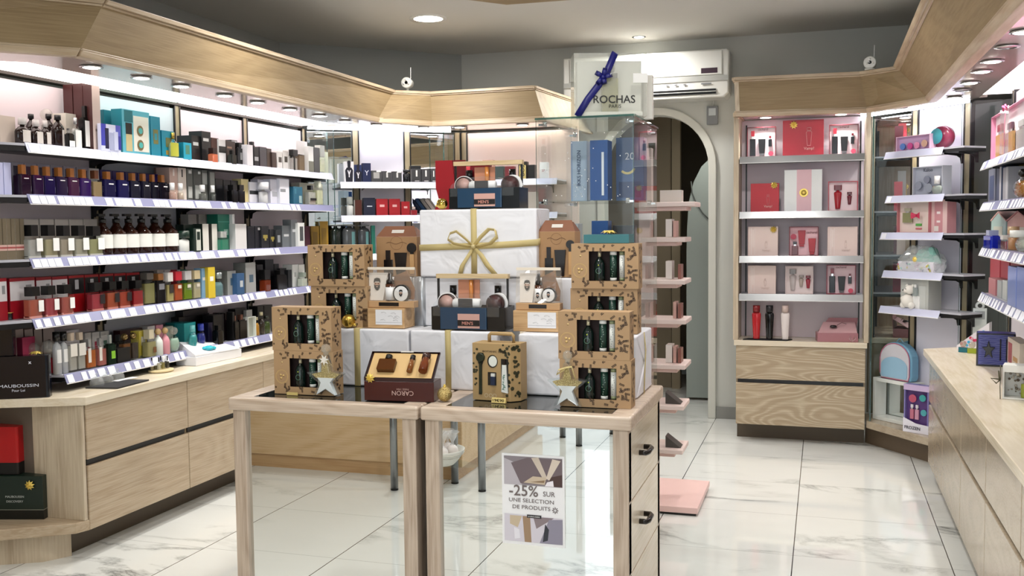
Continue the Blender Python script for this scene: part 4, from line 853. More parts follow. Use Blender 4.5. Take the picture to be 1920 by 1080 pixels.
def L3(k, off, l, r, top, label, **kw): return put(LW, Z3, off, k, l, r, top, label, **kw)
for i, (l, r) in enumerate(((-3, 13), (13.5, 29), (29.5, 46))):
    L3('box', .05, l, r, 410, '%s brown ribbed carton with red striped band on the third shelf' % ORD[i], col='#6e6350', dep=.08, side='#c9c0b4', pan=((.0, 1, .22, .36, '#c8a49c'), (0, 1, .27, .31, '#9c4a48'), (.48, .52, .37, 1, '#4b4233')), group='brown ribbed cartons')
for i, (l, r) in enumerate(((46.5, 74), (76, 103), (104.5, 130), (131, 157), (158, 184))):
    L3('box', .13, l, r, 411, '%s of five white cartons behind the square bottles' % ORD[i], col='#c9c2bb', dep=.06, group='white cartons behind the square bottles')
for i, (l, r, tp) in enumerate(((54, 81, 422), (85, 112, 422), (114, 140, 423), (142, 168, 423), (169, 197, 424))):
    L3('bot', .02, l, r, tp, '%s of five square clear bottles with black cube caps' % ORD[i], col=['#cfd0cc', '#c4bd98', '#c3b9a8', '#c9c6b4', '#c2c192'][i], glass=.45, cap='#0b0b0d', ch=.33, cw=.5, lab=(.55, .98, .32, .9), base='#b9b7b2', group='square clear bottles with black cube caps')
for i, c in enumerate((207, 233, 256.5, 281, 306, 331)):
    L3('pump', .02, c - 12.3, c + 12.3, 401 + (i > 3), '%s of six brown pump bottles with white labels' % ORD[i], group='brown pump bottles with white labels')
for i, (l, r) in enumerate(((354, 370), (374, 387), (389, 405))):
    L3('box', .14, l, r, 402, 'grey carton standing at the back, %s of three' % ORD[i], col='#9a9690', dep=.05, group='grey cartons at the back of the third shelf')
L3('box', .08, 345, 379, 421, 'wide dark green carton behind white bottle', col='#0c1f18', dep=.05)
L3('bot', .0, 344, 360, 433, 'white bottle with dark green cap', col='#d9dbd8', glass=.97, cap='#0e2a20', ch=.35, cw=.85, shp='rd')
L3('box', .0, 364, 377, 428, 'dark green carton with cream label', col='#0f241c', dep=.05, pan=((.35, 1, .05, .95, '#c5c9c0'), (.45, .9, .5, .85, '#14281f')))
L3('box', .03, 380.5, 392, 420, 'cream carton with dark green side, first of two', col='#dcdad2', side='#0e2219', dep=.06)
L3('box', .03, 398, 408, 420, 'cream carton with grey side, second of two', col='#dad8d0', side='#54524c', dep=.06)
L3('box', .07, 409, 436, 402, 'large emerald green carton with pale lettering', col='#0f6c58', dep=.07, pan=((.4, .7, .42, .58, '#8cb8aa'), (.0, 1, .78, .80, '#4f9c8a')))
L3('bot', .0, 416, 432, 434, 'emerald green bottle with silver cap', col='#3f9c80', glass=.6, cap='#cfd4d2', cm=.6, ch=.33, cw=.45)
L3('box', .05, 436.5, 441, 402, 'narrow white carton beside the emerald one', col='#e6e6e6', dep=.05)
L3('box', .03, 442, 463, 420, 'wide white carton on the third left shelf', col='#dcdada', dep=.07)
for i, (l, r, tp) in enumerate(((465, 478, 425), (479, 489.5, 424))):
    L3('box', .04, l, r, tp, 'navy black carton, %s of two right of the white carton' % ORD[i], col='#14161f', dep=.06, pan=((.5, .9, .82, .93, '#d9d9dc'),) if i else ())
for i, (l, r, tp) in enumerate(((491, 505, 424), (506.5, 517, 430))):
    L3('box', .03, l, r, tp, 'black carton with gold antler emblem, %s one' % ['larger', 'smaller'][i], col='#1c1d20', dep=.06, pan=((.2, .8, .45, .6, '#9a8c46'), (.38, .62, .35, .5, '#9a8c46')))
L3('box', .02, 518, 528, 431, 'dark carton with silver monogram', col='#26292c', dep=.05, pan=((.3, .8, .3, .7, '#8f9498'),))
L3('box', .04, 529.5, 545, 423, 'blue grey carton with silver label', col='#6d7378', dep=.06, pan=((.2, .8, .5, .6, '#c9ccd0'),))
L3('box', .03, 546.5, 558, 412, 'tall blue grey carton with silver label', col='#767b80', dep=.06, pan=((.2, .8, .55, .65, '#c9ccd0'),))
L3('box', .01, 559.5, 571.5, 418, 'white framed carton with dark window', col='#e2e4e4', dep=.04, pan=((.25, .8, .25, .85, '#4c4f50'),))
L3('box', .06, 572.5, 582, 424, 'maroon carton at the far end of the third shelf', col='#4a2430', dep=.05)
def L4(k, off, l, r, top, label, **kw): return put(LW, Z4, off, k, l, r, top, label, **kw)
for i, (l, r, tp) in enumerate(((-12, 14, 522), (19, 67, 521), (69, 98, 519.5), (99, 128, 518.5))):
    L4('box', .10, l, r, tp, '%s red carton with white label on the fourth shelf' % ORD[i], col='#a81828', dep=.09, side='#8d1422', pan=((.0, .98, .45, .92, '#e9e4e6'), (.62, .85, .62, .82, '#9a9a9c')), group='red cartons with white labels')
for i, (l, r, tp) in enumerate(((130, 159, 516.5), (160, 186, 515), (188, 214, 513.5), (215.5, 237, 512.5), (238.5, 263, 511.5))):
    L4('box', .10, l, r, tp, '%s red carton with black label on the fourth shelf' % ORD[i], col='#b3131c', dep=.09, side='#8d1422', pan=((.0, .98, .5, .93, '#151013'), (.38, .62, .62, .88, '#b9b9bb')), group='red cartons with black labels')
for i, (l, r, tp) in enumerate(((56, 83, 538), (87, 112, 536), (117, 141, 534))):
    L4('bot', .02, l, r, tp, '%s of three rose bottles with black caps and white labels' % ORD[i], col=['#c46a55', '#c05a60', '#b9635a'][i], glass=.6, cap='#0b0b0b', ch=.29, cw=.6, lab=(.62, .98, .3, .8), base='#d99a92', group='rose bottles with black caps and white labels')
for i, (l, r, tp) in enumerate(((174, 198, 530), (203, 225, 528), (226, 248, 527), (252, 272, 526))):
    L4('bot', .02, l, r, tp, '%s of four red bottles with black caps and black labels' % ORD[i], col=['#b34650', '#b5583c', '#b04630', '#a01c24'][i], glass=.65, cap='#0b0b0b', ch=.28, cw=.6, lab=(.6, .98, .35, .8) if i < 3 else None, lc='#1a1012', base='#c98278', group='red bottles with black caps and black labels')
L4('box', .12, 265, 290, 509, 'black carton behind the olive bottle', col='#1d1b1e', dep=.05)
L4('bot', .02, 273, 294, 512, 'olive yellow bottle with grey cap', col='#9a9560', glass=.6, cap='#55504a', ch=.2, cw=.6)
L4('bot', .02, 295.5, 312, 513, 'black bottle with silver plate and amber cap', col='#120f12', glass=.95, cap='#8a5a30', ch=.22, cw=.6, lab=(.2, .8, .6, .85), lc='#77777c')
bx = (('#d9cfc8', 296, 308), ('#e6e3e4', 310, 321), ('#b02436', 322, 333), ('#dcdad8', 334, 339), ('#2a9a72', 340, 351), ('#e2dccb', 353, 370))
for (c, l, r), n in zip(bx, ('tan', 'white', 'crimson', 'off-white', 'green', 'cream')):
    L4('box', .13, l, r, 506, '%s carton behind the row of square coloured bottles' % n, col=c, dep=.05)
for (l, r, tp, c, cp, n) in ((315, 328, 511, '#c9bb80', '#e8e4e0', 'cream bottle with black heart label'), (329.5, 345, 509, '#c2603a', '#c92c3c', 'orange bottle with red and steel cap'), (347, 363, 508, '#7f9a2c', '#c9c9c9', 'yellow green bottle with green and steel cap'), (365, 379, 507, '#c9bf9a', '#d8c8a0', 'pale yellow bottle with black and cream cap')):
    L4('bot', .02, l, r, tp, n + ' on the fourth shelf', col=c, glass=.65, cap=cp, ch=.3, cw=.75, lab=(.25, .8, .45, .85) if 'heart' in n else (.3, .7, .62, .78), lc='#2a2420' if 'heart' in n else '#cfc8b8')
L4('box', .02, 379.5, 388, 503, 'light blue carton beside the yellow one', col='#7da8cc', dep=.05, pan=((.1, .9, .6, .7, '#e6eaee'),))
L4('box', .0, 391, 404, 501, 'bright yellow carton with white label', col='#d3b832', side='#b69c22', dep=.05, pan=((.25, .75, .55, .7, '#e8e8e0'),))
L4('box', .12, 404, 418, 507, 'grey green carton behind the round blue bottle', col='#9aa39a', dep=.05)
L4('bot', .0, 405, 425, 511, 'round shouldered pale blue bottle with steel cap', col='#7fa6ac', glass=.55, cap='#8c9494', ch=.25, cw=.5, shp='sh', cm=.5)
L4('box', .03, 427, 443, 508, 'grey carton with blue square', col='#9a9c98', side='#7c7e7a', dep=.07, pan=((.35, .75, .4, .7, '#42627c'),))
L4('box', .0, 445, 459, 512.5, 'blue carton with pale square', col='#31547c', dep=.05, pan=((.4, .8, .35, .65, '#b6bcc0'),))
L4('box', .02, 461, 480, 492.5, 'tall marbled grey carton with blue square', col='#9c9d9c', side='#7c7e7a', dep=.08, pan=((.35, .75, .35, .6, '#4a5f70'),))
for (l, r, tp, n) in ((482, 494, 496, 'tall charcoal carton beside the marbled grey one'), (498, 514, 487, 'tallest black carton on the fourth shelf'), (515, 524, 495, 'narrow black carton at the far part of the fourth shelf')):
    L4('box', .06, l, r, tp, n, col='#141519', dep=.07)
L4('bot', .0, 498, 509, 506, 'black cube bottle with amber base', col='#6a2a14', glass=.9, cap='#0a0a0a', ch=.45, cw=.98)
L4('box', .04, 526, 538, 503, 'black carton behind the flat black bottle', col='#101014', dep=.05)
L4('bot', .0, 521, 540, 507, 'flat square black bottle with small cap', col='#0a0a0c', glass=.97, cap='#0a0a0a', ch=.22, cw=.4)
L4('box', .02, 541, 548, 506, 'small charcoal carton before the white pair', col='#1b1d20', dep=.05)
for i, (l, r, tp) in enumerate(((549, 560, 496), (561, 572, 496))):
    L4('box', .05, l, r, tp, 'white carton with fine print, %s of two' % ORD[i], col='#dcdedc', dep=.07, pan=((.3, .6, .45, .65, '#a8aaa8'),))
L4('bot', .0, 568, 579, 511, 'frosted pale bottle with grey green cap at the far end', col='#cdd3c8', glass=.75, cap='#8a948a', ch=.32, cw=.5)
def L5(k, off, l, r, top, label, **kw): return put(LW, Z5, off, k, l, r, top, label, **kw)
for i, (l, r) in enumerate(((29, 45), (47, 63), (65, 80), (82, 103))):
    L5('box', .16, l, r, 613, '%s beige carton with dark brown edge on the lowest shelf' % ORD[i], col='#b9a9a2', side='#38201c', dep=.06, pan=((.38, .62, .5, .72, '#5a4a46'),) if i == 3 else ((0, 1, .95, 1, '#38201c'),), group='beige cartons with dark brown edges')
L5('box', .13, 43, 67, 632, 'magenta pink carton with script lettering', col='#b0355a', side='#8f2444', dep=.08)
L5('bot', .11, 59, 82, 642, 'pink bottle with faceted crystal stopper', col='#c46a80', glass=.7, cap='clear', ball=True, ch=.4, cw=.7)
L5('bot', .06, 86, 113, 638, 'red bottle with large round crystal stopper', col='#a01424', glass=.7, cap='clear', ball=True, ch=.42, cw=.8)
for i, (l, r, tp) in enumerate(((107, 119, 622.5), (120, 131, 622))):
    L5('bot', .03, l, r, tp, 'tall silver cylinder bottle with black cap, %s of two' % ORD[i], col='#b4b6b8', glass=.97, cap='#0d0d0d', ch=.22, cw=.85, shp='rd', lab=(.2, .8, .35, .75), group='tall silver cylinder bottles')
L5('box', .13, 124, 150, 619, 'flat white carton behind the tall clear bottles', col='#dcd8dc', dep=.06)
for i, (l, r, tp) in enumerate(((132, 146, 624), (148, 162, 623))):
    L5('bot', .02, l, r, tp, 'tall ribbed clear bottle with paper label, %s of two' % ORD[i], col='#c9c6bf', glass=.6, cap='#bfae9c', ch=.2, cw=.5, lab=(.05, .95, .5, .9), lc='#e9e5dc', group='tall ribbed clear bottles')
for i, (l, r) in enumerate(((161, 172), (174, 188), (190, 206))):
    L5('box', .13, l, r, 624 - i * 1.5, '%s of three white cartons with small red and green prints' % ORD[i], col='#d4d2ce', dep=.05, pan=((.3, .7, .4, .7, ['#a83c50', '#b03a52', '#5b7a6a'][i]),))
L5('bot', .02, 165, 183, 636, 'clear bottle of orange perfume with black dot', col='#c9713a', glass=.7, cap='#c9c9c9', ch=.26, cw=.3, cm=.6, lab=(.05, .35, .3, .95), lc='#e6dfd6')
L5('bot', .02, 186, 203, 634, 'clear bottle of coral perfume with black dot', col='#c97a70', glass=.7, cap='#b9b9b9', ch=.26, cw=.3, cm=.6, lab=(.05, .35, .3, .95), lc='#e6dfd6')
L5('bot', .01, 205, 219, 628, 'dark green bottle with lime label', col='#13241a', glass=.92, cap='#b9c0bc', ch=.28, cw=.3, cm=.6, lab=(.3, .8, .3, .65), lc='#7fb82a')
L5('box', .02, 221, 246, 652, 'low black box under the small dark bottle', col='#0c0b0c', dep=.05)
L5('bot', .08, 222, 240, 628, 'dark bottle with pale plate behind the low black box', col='#191412', glass=.93, cap='#1a1a1a', ch=.25, cw=.4, lab=(.4, .9, .5, .75))
L5('box', .14, 226, 268, 617, 'long maroon box lying behind bottles on the lowest shelf', col='#3d1818', dep=.04)
for i, (l, r, tp) in enumerate(((233, 248, 625), (249, 262, 623))):
    L5('bot', .03, l, r, tp, 'amber brown bottle with dark gold stopper, %s of two' % ORD[i], col=['#7a4a1e', '#3f332c'][i], glass=.8, cap='#8a7448', ch=.26, cw=.6, ball=True, cm=.7)
L5('box', .05, 262, 276, 620, 'yellow floral carton with round white label', col='#d2c050', dep=.05, pan=((.25, .8, .45, .78, '#e6e2d6'), (0, 1, 0, .08, '#8a8a70')))
for (c, l, r, n, tp) in (('#cfc9c6', 278, 292, 'off-white', 611), ('#d08a98', 294, 307, 'rose pink', 609), ('#b4bcac', 310, 326, 'sage green', 612)):
    L5('box', .12, l, r, tp, '%s carton behind the ornate bottles on the lowest shelf' % n, col=c, dep=.05)
L5('bot', .0, 278, 296, 618, 'clear bottle of pale gold perfume with ornate stopper', col='#a8a070', glass=.65, cap='#c0b8a0', ch=.33, cw=.5, lab=(.55, .85, .25, .55), lc='#6a4220')
L5('bot', .0, 298, 310, 616, 'white embossed bottle with gold stopper', col='#d5dcd8', glass=.95, cap='#c0a070', ball=True, ch=.24, cw=.5, shp='sh')
L5('bot', .0, 311.5, 323, 614, 'pink embossed bottle with gold stopper', col='#d2909c', glass=.95, cap='#c0a070', ball=True, ch=.24, cw=.5, shp='sh')
L5('bot', .0, 324, 343, 613, 'round frosted mint bottle with clear stopper', col='#a9c4b4', glass=.75, cap='clear', ch=.32, cw=.5, shp='sph', ball=True)
L5('box', .13, 326, 345, 604, 'dark teal carton behind the turquoise one', col='#12706e', dep=.05)
L5('box', .06, 346, 368, 605, 'turquoise carton with gold print on the lowest shelf', col='#1b9a9c', side='#0f7a80', dep=.06)
L5('bot', .0, 361, 376, 610, 'turquoise flask shaped bottle', col='#3aa6a8', glass=.6, cap='#6fc0c0', ch=.28, cw=.4, shp='sph')
L5('bot', .02, 377, 391, 607, 'royal blue round bottle with blue stopper', col='#1c2c8c', glass=.75, cap='#22349c', ch=.3, cw=.5, shp='sph')
for i, (l, r, z_) in enumerate(((336, 394, 0), (339, 396, 1))):
    t = L5('box', .14, l, r, 584 + (1 - i) * 7, '%s of two long black boxes lying at the back of the lowest shelf' % ['bottom', 'top'][i], col='#0d0b0e', dep=.05)
    if i: t.location.x -= .0
    if i: bpy.data.objects.remove(t.children[0]); MB(mat('#191317', .3)).box(-.11, .11, .0, .05, 0, .03).build('carton', t, .001); t.location.z = Z5 + (LW.hit(365, 591, .14)[1] - Z5) + .001
L5('box', .05, 392, 400, 605, 'narrow indigo black carton beside the blue bottle', col='#141234', dep=.06)
L5('box', .05, 401, 421, 590, 'black carton behind the small black bottles', col='#0e0d10', dep=.07)
L5('box', .07, 423, 436, 586, 'glossy black carton with plum front', col='#1c1218', dep=.08, rough=.1)
L5('bot', .0, 409, 420, 610, 'small black square bottle in front of black cartons', col='#09090b', glass=.97, cap='#0a0a0a', ch=.25, cw=.5)
L5('box', .02, 437, 441, 585, 'thin upright black display plate', col='#0b0b0c', dep=.04)
L5('box', .12, 442, 462, 578, 'dark carton behind the small black bottles at the far end', col='#1a1519', dep=.05)
L5('box', .1, 463, 474, 581, 'white carton with dark print behind white framed bottle', col='#c9c9c6', dep=.05, pan=((.2, .9, .4, .7, '#4a4a48'),))
for i, (l, r, tp) in enumerate(((441, 449, 592), (450, 465, 590))):
    L5('bot', .01, l, r, tp, 'black bottle with copper neck, %s of two' % ['narrower', 'wider'][i], col='#0b0a0b', glass=.96, cap='#7a5348', ch=.2, cw=.3, cm=.6)
L5('set', .01, 466.5, 481, 594, 'small white frame holding a clear bottle', name='bottle_frame', cat='bottle frame', dep=.04, frame='#d9dcd6', inner='#a5a99f', fw=.008)
for (l, r, tp, c, n) in ((482.5, 491, 595, '#b08028', 'narrow golden yellow bottle'), (492.5, 500, 585, '#2a2016', 'dark bottle with pale stopper and white sticker'), (501.5, 512, 592, '#3a4a1c', 'dark olive green bottle')):
    L5('bot', .0, l, r, tp, n + ' at the far end of the lowest shelf', col=c, glass=.75, cap='#b0a888' if c != '#3a4a1c' else '#14180c', ch=.15, cw=.5, shp='sh')
for (l, r, tp, n) in ((484, 495, 574, 'tall black carton left of the stacked black ones'), (496, 512, 572, 'tall black carton at the far end of the lowest shelf')):
    L5('box', .1, l, r, tp, n, col='#0f0e10', dep=.06)
# ---------------------------------------------------------------- BACK LEFT CORNER + BACK WALL
def C(k, plane, row, off, l, r, top, label, **kw): return put(plane, (1.685, 1.462, 1.205, .96)[row] + (.01 if plane is BL else 0), off, k, l, r, top, label, **kw)
def man(t, w, h):
    mb = MB(mat('#141524', .4)); f = lambda P: mb.add([(w * x, -.0012, h * z) for x, z in P], [tuple(range(len(P)))])
    f(((-.32, .0), (.32, .0), (.38, .55), (.22, .68), (-.22, .68), (-.38, .55))); f(((-.13, .66), (.13, .66), (.17, .95), (.08, 1.0), (-.08, 1.0), (-.17, .95)))
    mb.cur = mat('#e8e8ee', .4); mb.add([(w * x, -.0020, h * z) for x, z in ((-.17, .56), (-.08, .56), (0, .45), (.08, .56), (.17, .56), (.045, .36), (.045, .24), (-.045, .24), (-.045, .36))], [tuple(range(9))])
    mb.build('printed_figure', t)
t = C('box', DL, 0, .02, 646, 664, 303, 'white carton with a dark clothed figure and white Y', col='#dfe0e6', dep=.05); man(t, .07, .145)
t = C('box', DL, 0, .02, 665, 679, 309, 'navy carton with a figure and large white Y', col='#1f2c58', dep=.05); man(t, .06, .12)
t = C('box', DL, 0, .02, 680, 696, 306, 'dark blue carton with a silver Y figure', col='#1a2346', dep=.05, txt='Y', tsz=.5, tc='#d5d8e6')
for i, (l, r, tp) in enumerate(((697, 716, 320), (717.5, 735, 321), (736.5, 754, 321.5))):
    C('box', DL, 0, .02, l, r, tp, '%s dark grey carton with silver monogram on the corner shelf' % ORD[i], col='#3f4042', dep=.05, pan=((.2, .8, .35, .85, '#9a9a98') if not i else (.42, .6, .45, .9, '#c4c4c4'), (.5, .95, .88, 1, '#e9e9e9')))
C('bot', DL, 0, .02, 757, 771, 318, 'black ribbed cylinder bottle on the corner shelf', col='#101216', glass=.97, cap='#0d0d0f', ch=.2, cw=.96, shp='rd')
for i, (l, r, tp) in enumerate(((773, 790, 317), (791, 807, 317), (808, 819, 318))):
    C('box', DL, 0, .02, l, r, tp, '%s charcoal carton with silver emblem left of the red display stand' % ORD[i], col='#333336', dep=.05, pan=((.42, .6, .45, .9, '#c4c4c4'), (.3, .8, .1, .16, '#a8a8a8')))
C('box', DL, 0, .13, 770, 790, 311, 'low black box on white box behind the charcoal cartons', col='#17181b', dep=.04, pan=((0, 1, 0, .35, '#c9cccc'),))
C('bot', DL, 1, .02, 651, 664, 369, 'silver and white tube bottle in the corner', col='#c9ccca', glass=.95, cap='#a9aeaa', ch=.4, cw=.9, shp='rd')
C('box', DL, 1, .02, 666, 679, 375, 'brown carton with cream edge in the corner', col='#4a2218', side='#c9b9a0', dep=.05)
C('box', DL, 1, .02, 682, 704, 371, 'large navy carton beside the red ones', col='#1c2034', dep=.05, pan=((.3, .75, .5, .56, '#b4b8c4'),))
for i, (l, r, tp) in enumerate(((706, 728, 373), (730, 751, 373), (753, 769, 378))):
    C('box', DL, 1, .02, l, r, tp, '%s red carton with white print on the corner shelf' % ORD[i], col='#a01e26', dep=.05, pan=((.3, .7, .52, .66, '#d8a8a8'),), group='red cartons on the corner shelf')
C('bot', DL, 1, .0, 770, 784, 388, 'small clear red bottle in front of the red cartons', col='#a03038', glass=.7, cap='#b8a8a4', ch=.25, cw=.4)
for i, (l, r, tp) in enumerate(((584, 599, 424), (600, 616, 415))):
    t = put(DL, 1.205, .02, 'box', l, r, tp, 'gold carton, %s one of two at the left of the corner' % ['shorter', 'taller'][i], col='#a8832c', dep=.05, rough=.25, pan=((.2, .8, .3, .8, '#8a6a20'),))
for i, (l, r, tp) in enumerate(((620, 641, 422), (643, 670, 422), (672, 695, 422))):
    C('bot', DL, 2, .02, l, r, tp, '%s dark metallic cylinder on the third corner shelf' % ORD[i], name='metal_canister', cat='canister', col=['#1c241e', '#4a4e50', '#3a3e42'][i], glass=.98, cap='#55595a', ch=.04, cw=.98, shp='rd', lab=(.6, .8, .3, .8) if i else None, lc='#5c8a8c')
C('box', DL, 2, .02, 697, 704, 423, 'narrow teal carton beside the metallic cylinders', col='#1f6a5c', dep=.05)
for i in range(6):
    a, b = 716 + i * 13, 727 + i * 13
    if i < 4: C('box', DL, 3, .04, a, b, 500 + (i % 2) * 4, '%s dark carton on the low corner shelf behind the kraft gift boxes' % ORD[i], col=['#2a2c30', '#5a1c22', '#23344a', '#3d3d3d'][i], dep=.05)
# leaning pile of small samples
for i, (x, z, c, n) in enumerate(((788, 372, '#1c2a44', 'navy'), (796, 366, '#22446a', 'blue'), (805, 360, '#8d8680', 'grey'), (813, 356, '#b7aca4', 'beige'))):
    u, zz = BL.hit(x, z, .04); t = thing('perfume_box', '%s slim carton in the leaning pile left of the red display stand' % n, 'box', BL.loc(u, 1.475, .03 + .0 * i), 0, None, 0, math.radians(-38)); t.location.z = 1.4725 + .008
    t.location.x += .002 * i; MB(mat(c, .35)).box(0, .022, 0, .05, 0, .115).build('carton', t, .001)
put(BL, 1.695, .04, 'box', 972, 988, 303, 'black carton with gold bottle shaped print lettered upwards', col='#1c1a17', dep=.05, pan=((.12, .88, .04, .8, '#bfae6c'), (.3, .7, .8, .93, '#bfae6c')))
_t = bpy.data.objects['perfume_box'] if False else None
for o in list(bpy.data.objects):
    if o.get('label') == 'black carton with gold bottle shaped print lettered upwards': text('BOSS', .09, o, 0, .07, -.004, mat('#14120e'), rz=PI / 2, bold=.01)
put(BL, 1.695, .05, 'box', 990, 1003, 309, 'black lattice carton right of the gold bottle print', col='#161719', dep=.05)
put(BL, 1.695, .03, 'box', 1012, 1026, 304, 'white carton with small red print seen through the glass case', col='#e0e2e6', dep=.05, txt='27', tc='#a03c48', tsz=.4, tz=.5)
put(BL, 1.472, .04, 'box', 973, 1006, 360, 'wide cream carton on the second back shelf', col='#cdc8bf', dep=.06)
t = put(BL, 1.695, .10, 'box', 905, 925, 300, 'pinkish carton behind the handled basket', col='#caa090', dep=.05)
for i, (l, r, c, n) in enumerate(((868, 884, '#9a2a34', 'wine red'), (886, 900, '#d0b0a4', 'blush'), (928, 944, '#3c4a4a', 'slate'), (947, 964, '#6a2a30', 'burgundy'))):
    put(BL, 1.695, .05, 'box', l, r, 312, '%s carton on the back shelf behind the handled basket' % n, col=c, dep=.05)
# ---------------------------------------------------------------- GIFT BOX CABINET
def G(k, row, l, r, top, label, off=.08, **kw): return put(BR, (SZR + [.648])[row], off, k, l, r, top, label, dep=kw.pop('dep', .05), **kw)
black3 = (('bot', .2, .06, .2, .82, dict(col='#101014', cap='#8a1f2c')), ('tube', .52, .06, .26, .55, dict(col='#131316', cap='#5a5a5c')), ('bot', .8, .36, .12, .34, dict(col='#15151a', cap='#6a1622')), ('compact', .83, .04, .17, .17, dict(col='#cf4660')))
G('set', 0, 1400, 1455, 238, 'open gift set with black bottle and tube on the top shelf, left', frame='#6a2832', inner='#f3dfe4', items=black3, txt='cacharel', tz=.92, tx=.05)
G('set', 0, 1554, 1610, 233, 'open gift set with black bottle and tube on the top shelf, right', frame='#6a2832', inner='#f3dfe4', items=black3, txt='cacharel', tz=.92, tx=-.0)
LN = '#e8a8a8'
def outline_bottle(t, x, z, h, c, y=-.0018):
    m = mat(c, .4); w = h * .3; r = h * .012
    P = [(x - w * .3, y, z), (x - w * .5, y, z + h * .74), (x - w * .3, y, z + h * .8), (x + w * .3, y, z + h * .8), (x + w * .5, y, z + h * .74), (x + w * .3, y, z), (x - w * .3, y, z)]
    mb = MB(m); [mb.tube([P[i], P[i + 1]], r, n=5) for i in range(6)]
    P = [(x - w * .35, y, z + h * .84), (x - w * .35, y, z + h), (x + w * .35, y, z + h), (x + w * .35, y, z + h * .84), (x - w * .35, y, z + h * .84)]
    [mb.tube([P[i], P[i + 1]], r, n=5) for i in range(4)]; mb.build('printed_outline', t)
t = G('box', 0, 1467, 1545, 225, 'large red gift box with gold bow and bottle outline', col='#b32636', bw=(.27, .87, .026), off=.06); outline_bottle(t, .035, .065, .11, LN); text('Vamp!', .06, t, .035, .045, -.003, mat('#f0c8c0'))
t = G('box', 1, 1407, 1461, 344, 'red gift box with gold bow on the second shelf', col='#b8202e', bw=(.83, .93, .024), off=.06); outline_bottle(t, .02, .05, .06, LN); text('Vamp!', .05, t, .02, .035, -.003, mat('#f0c8c0')); 
G('box', 1, 1470, 1542, 318, 'white gift box with pink band and round gold seal', col='#e6e9e8', pan=((.33, .72, 0, 1, '#dfb8bf'),), off=.06)
for o in list(bpy.data.objects):
    if o.get('label') == 'white gift box with pink band and round gold seal':
        MB(GOLD).lathe([(.022, 0), (.026, .001), (.026, .004)], T=Matrix.Translation((.004, -.001, .118)) @ Matrix.Rotation(PI / 2, 4, 'X'), n=28).lathe([(.001, .0055), (.017, .005)], T=Matrix.Translation((.004, -.001, .118)) @ Matrix.Rotation(PI / 2, 4, 'X'), n=24).build('gold_seal', o)
G('set', 1, 1552, 1609, 340, 'open gift set with two red bottles on the second shelf', frame='#b0404c', inner='#f4e2e6', items=(('bot', .33, .08, .28, .8, dict(col='#a8222e', cap='#6a141c', shp='inv')), ('bot', .72, .22, .17, .42, dict(col='#6e2632', cap='#5a1018', shp='inv'))))
BXC = '#e4cfc8'
for row, l, r, tp, n, bw_ in ((2, 1402, 1459, 425, 'blush gift box with gold bow on the third shelf', (.85, .9, .024)), (2, 1551, 1608, 425, 'plain blush gift box on the third shelf', None), (3, 1402, 1455, 498, 'plain blush gift box on the lowest shelf of the pink niche', None)):
    t = G('box', row, l, r, tp, n, col=BXC, bw=bw_, off=.06, pan=((.1, .12, .05, .95, '#f2e4e0'), (.22, .235, .05, .95, '#f2e4e0'), (.14, .20, .3, .9, '#eadad4'))); outline_bottle(t, .02, .05, .045, '#cdb2a8'); text('Vamp!', .05, t, .02, .035, -.003, mat('#d2b8ae'))
G('set', 2, 1479, 1535, 425, 'open gift set with red bottle and two red tubes', frame='#7a2834', inner='#efc4cc', items=(('bot', .2, .04, .22, .45, dict(col='#6a141e', cap='#2a1014')), ('tube', .43, .32, .26, .55, dict(col='#a81e2c')), ('tube', .78, .05, .26, .55, dict(col='#b0222e')), ('compact', .15, .56, .2, .2, dict(col='#b0304a'))), txt='cacharel', tz=.8, tx=.27)
G('set', 3, 1472, 1525, 499, 'open gift set with one clear and two small bottles', frame='#e6d3d0', inner='#f1e4e2', items=(('bot', .27, .12, .26, .76, dict(col='#c4bab8', cap='#8c8684', shp='inv')), ('bot', .57, .25, .18, .42, dict(col='#b4a69c', cap='#9a8c84', shp='inv')), ('bot', .82, .2, .18, .46, dict(col='#a03444', cap='#7a1e2a', shp='inv'))))
G('set', 3, 1549, 1605, 497, 'open gift set with black bottle and tube on the lowest shelf', frame='#8a3040', inner='#f0d4da', items=black3, txt='cacharel', tz=.92)
for x, c, n, cp in ((1418, '#b8242c', 'red', '#7a1418'), (1442.5, '#0e0e10', 'black', '#17171a'), (1472, '#e6dcda', 'white', '#c9b4ac')):
    G('bot', 4, x - 9, x + 9, 575, '%s tapered lotion bottle on the slate tray' % n, off=-.0, col=c, glass=.98, cap=cp, ch=.2, cw=.75, shp='inv', dep=.03, name='lotion_bottle', cat='bottle', yb=620).location.z += .0065
p = zhit(1443, 629, .648)
tag(MB(mat('#1c1c1f', .7)).prism([(-.15, -.035), (.12, -.045), (.15, .03), (-.12, .04)], 0, .006).build('slate_tray'), 'black slate tray under three lotion bottles', 'tray').location = (p.x, 6.385, .6482)
t = thing('gift_box', 'open dusty pink gift box with tilted lid on the cabinet top', 'gift box', (BR.hit(1571, 620, .0)[0] - .53, 6.352, .6485), .12); PD = mat('#a8737a', .45); PL = mat('#caa0a4', .5)
MB(PD).box(-.12, .12, 0, .11, 0, .055).build('box_body', t, .002)
MB(PL).add([(-.115, .012, .056), (.115, .012, .058), (.115, .105, .115), (-.075, .105, .115), (-.115, .012, .053), (.115, .012, .055), (.115, .105, .112), (-.075, .105, .112)], ((0, 1, 2, 3), (7, 6, 5, 4), (0, 4, 5, 1), (1, 5, 6, 2), (2, 6, 7, 3), (3, 7, 4, 0))).build('inner_tray', t)
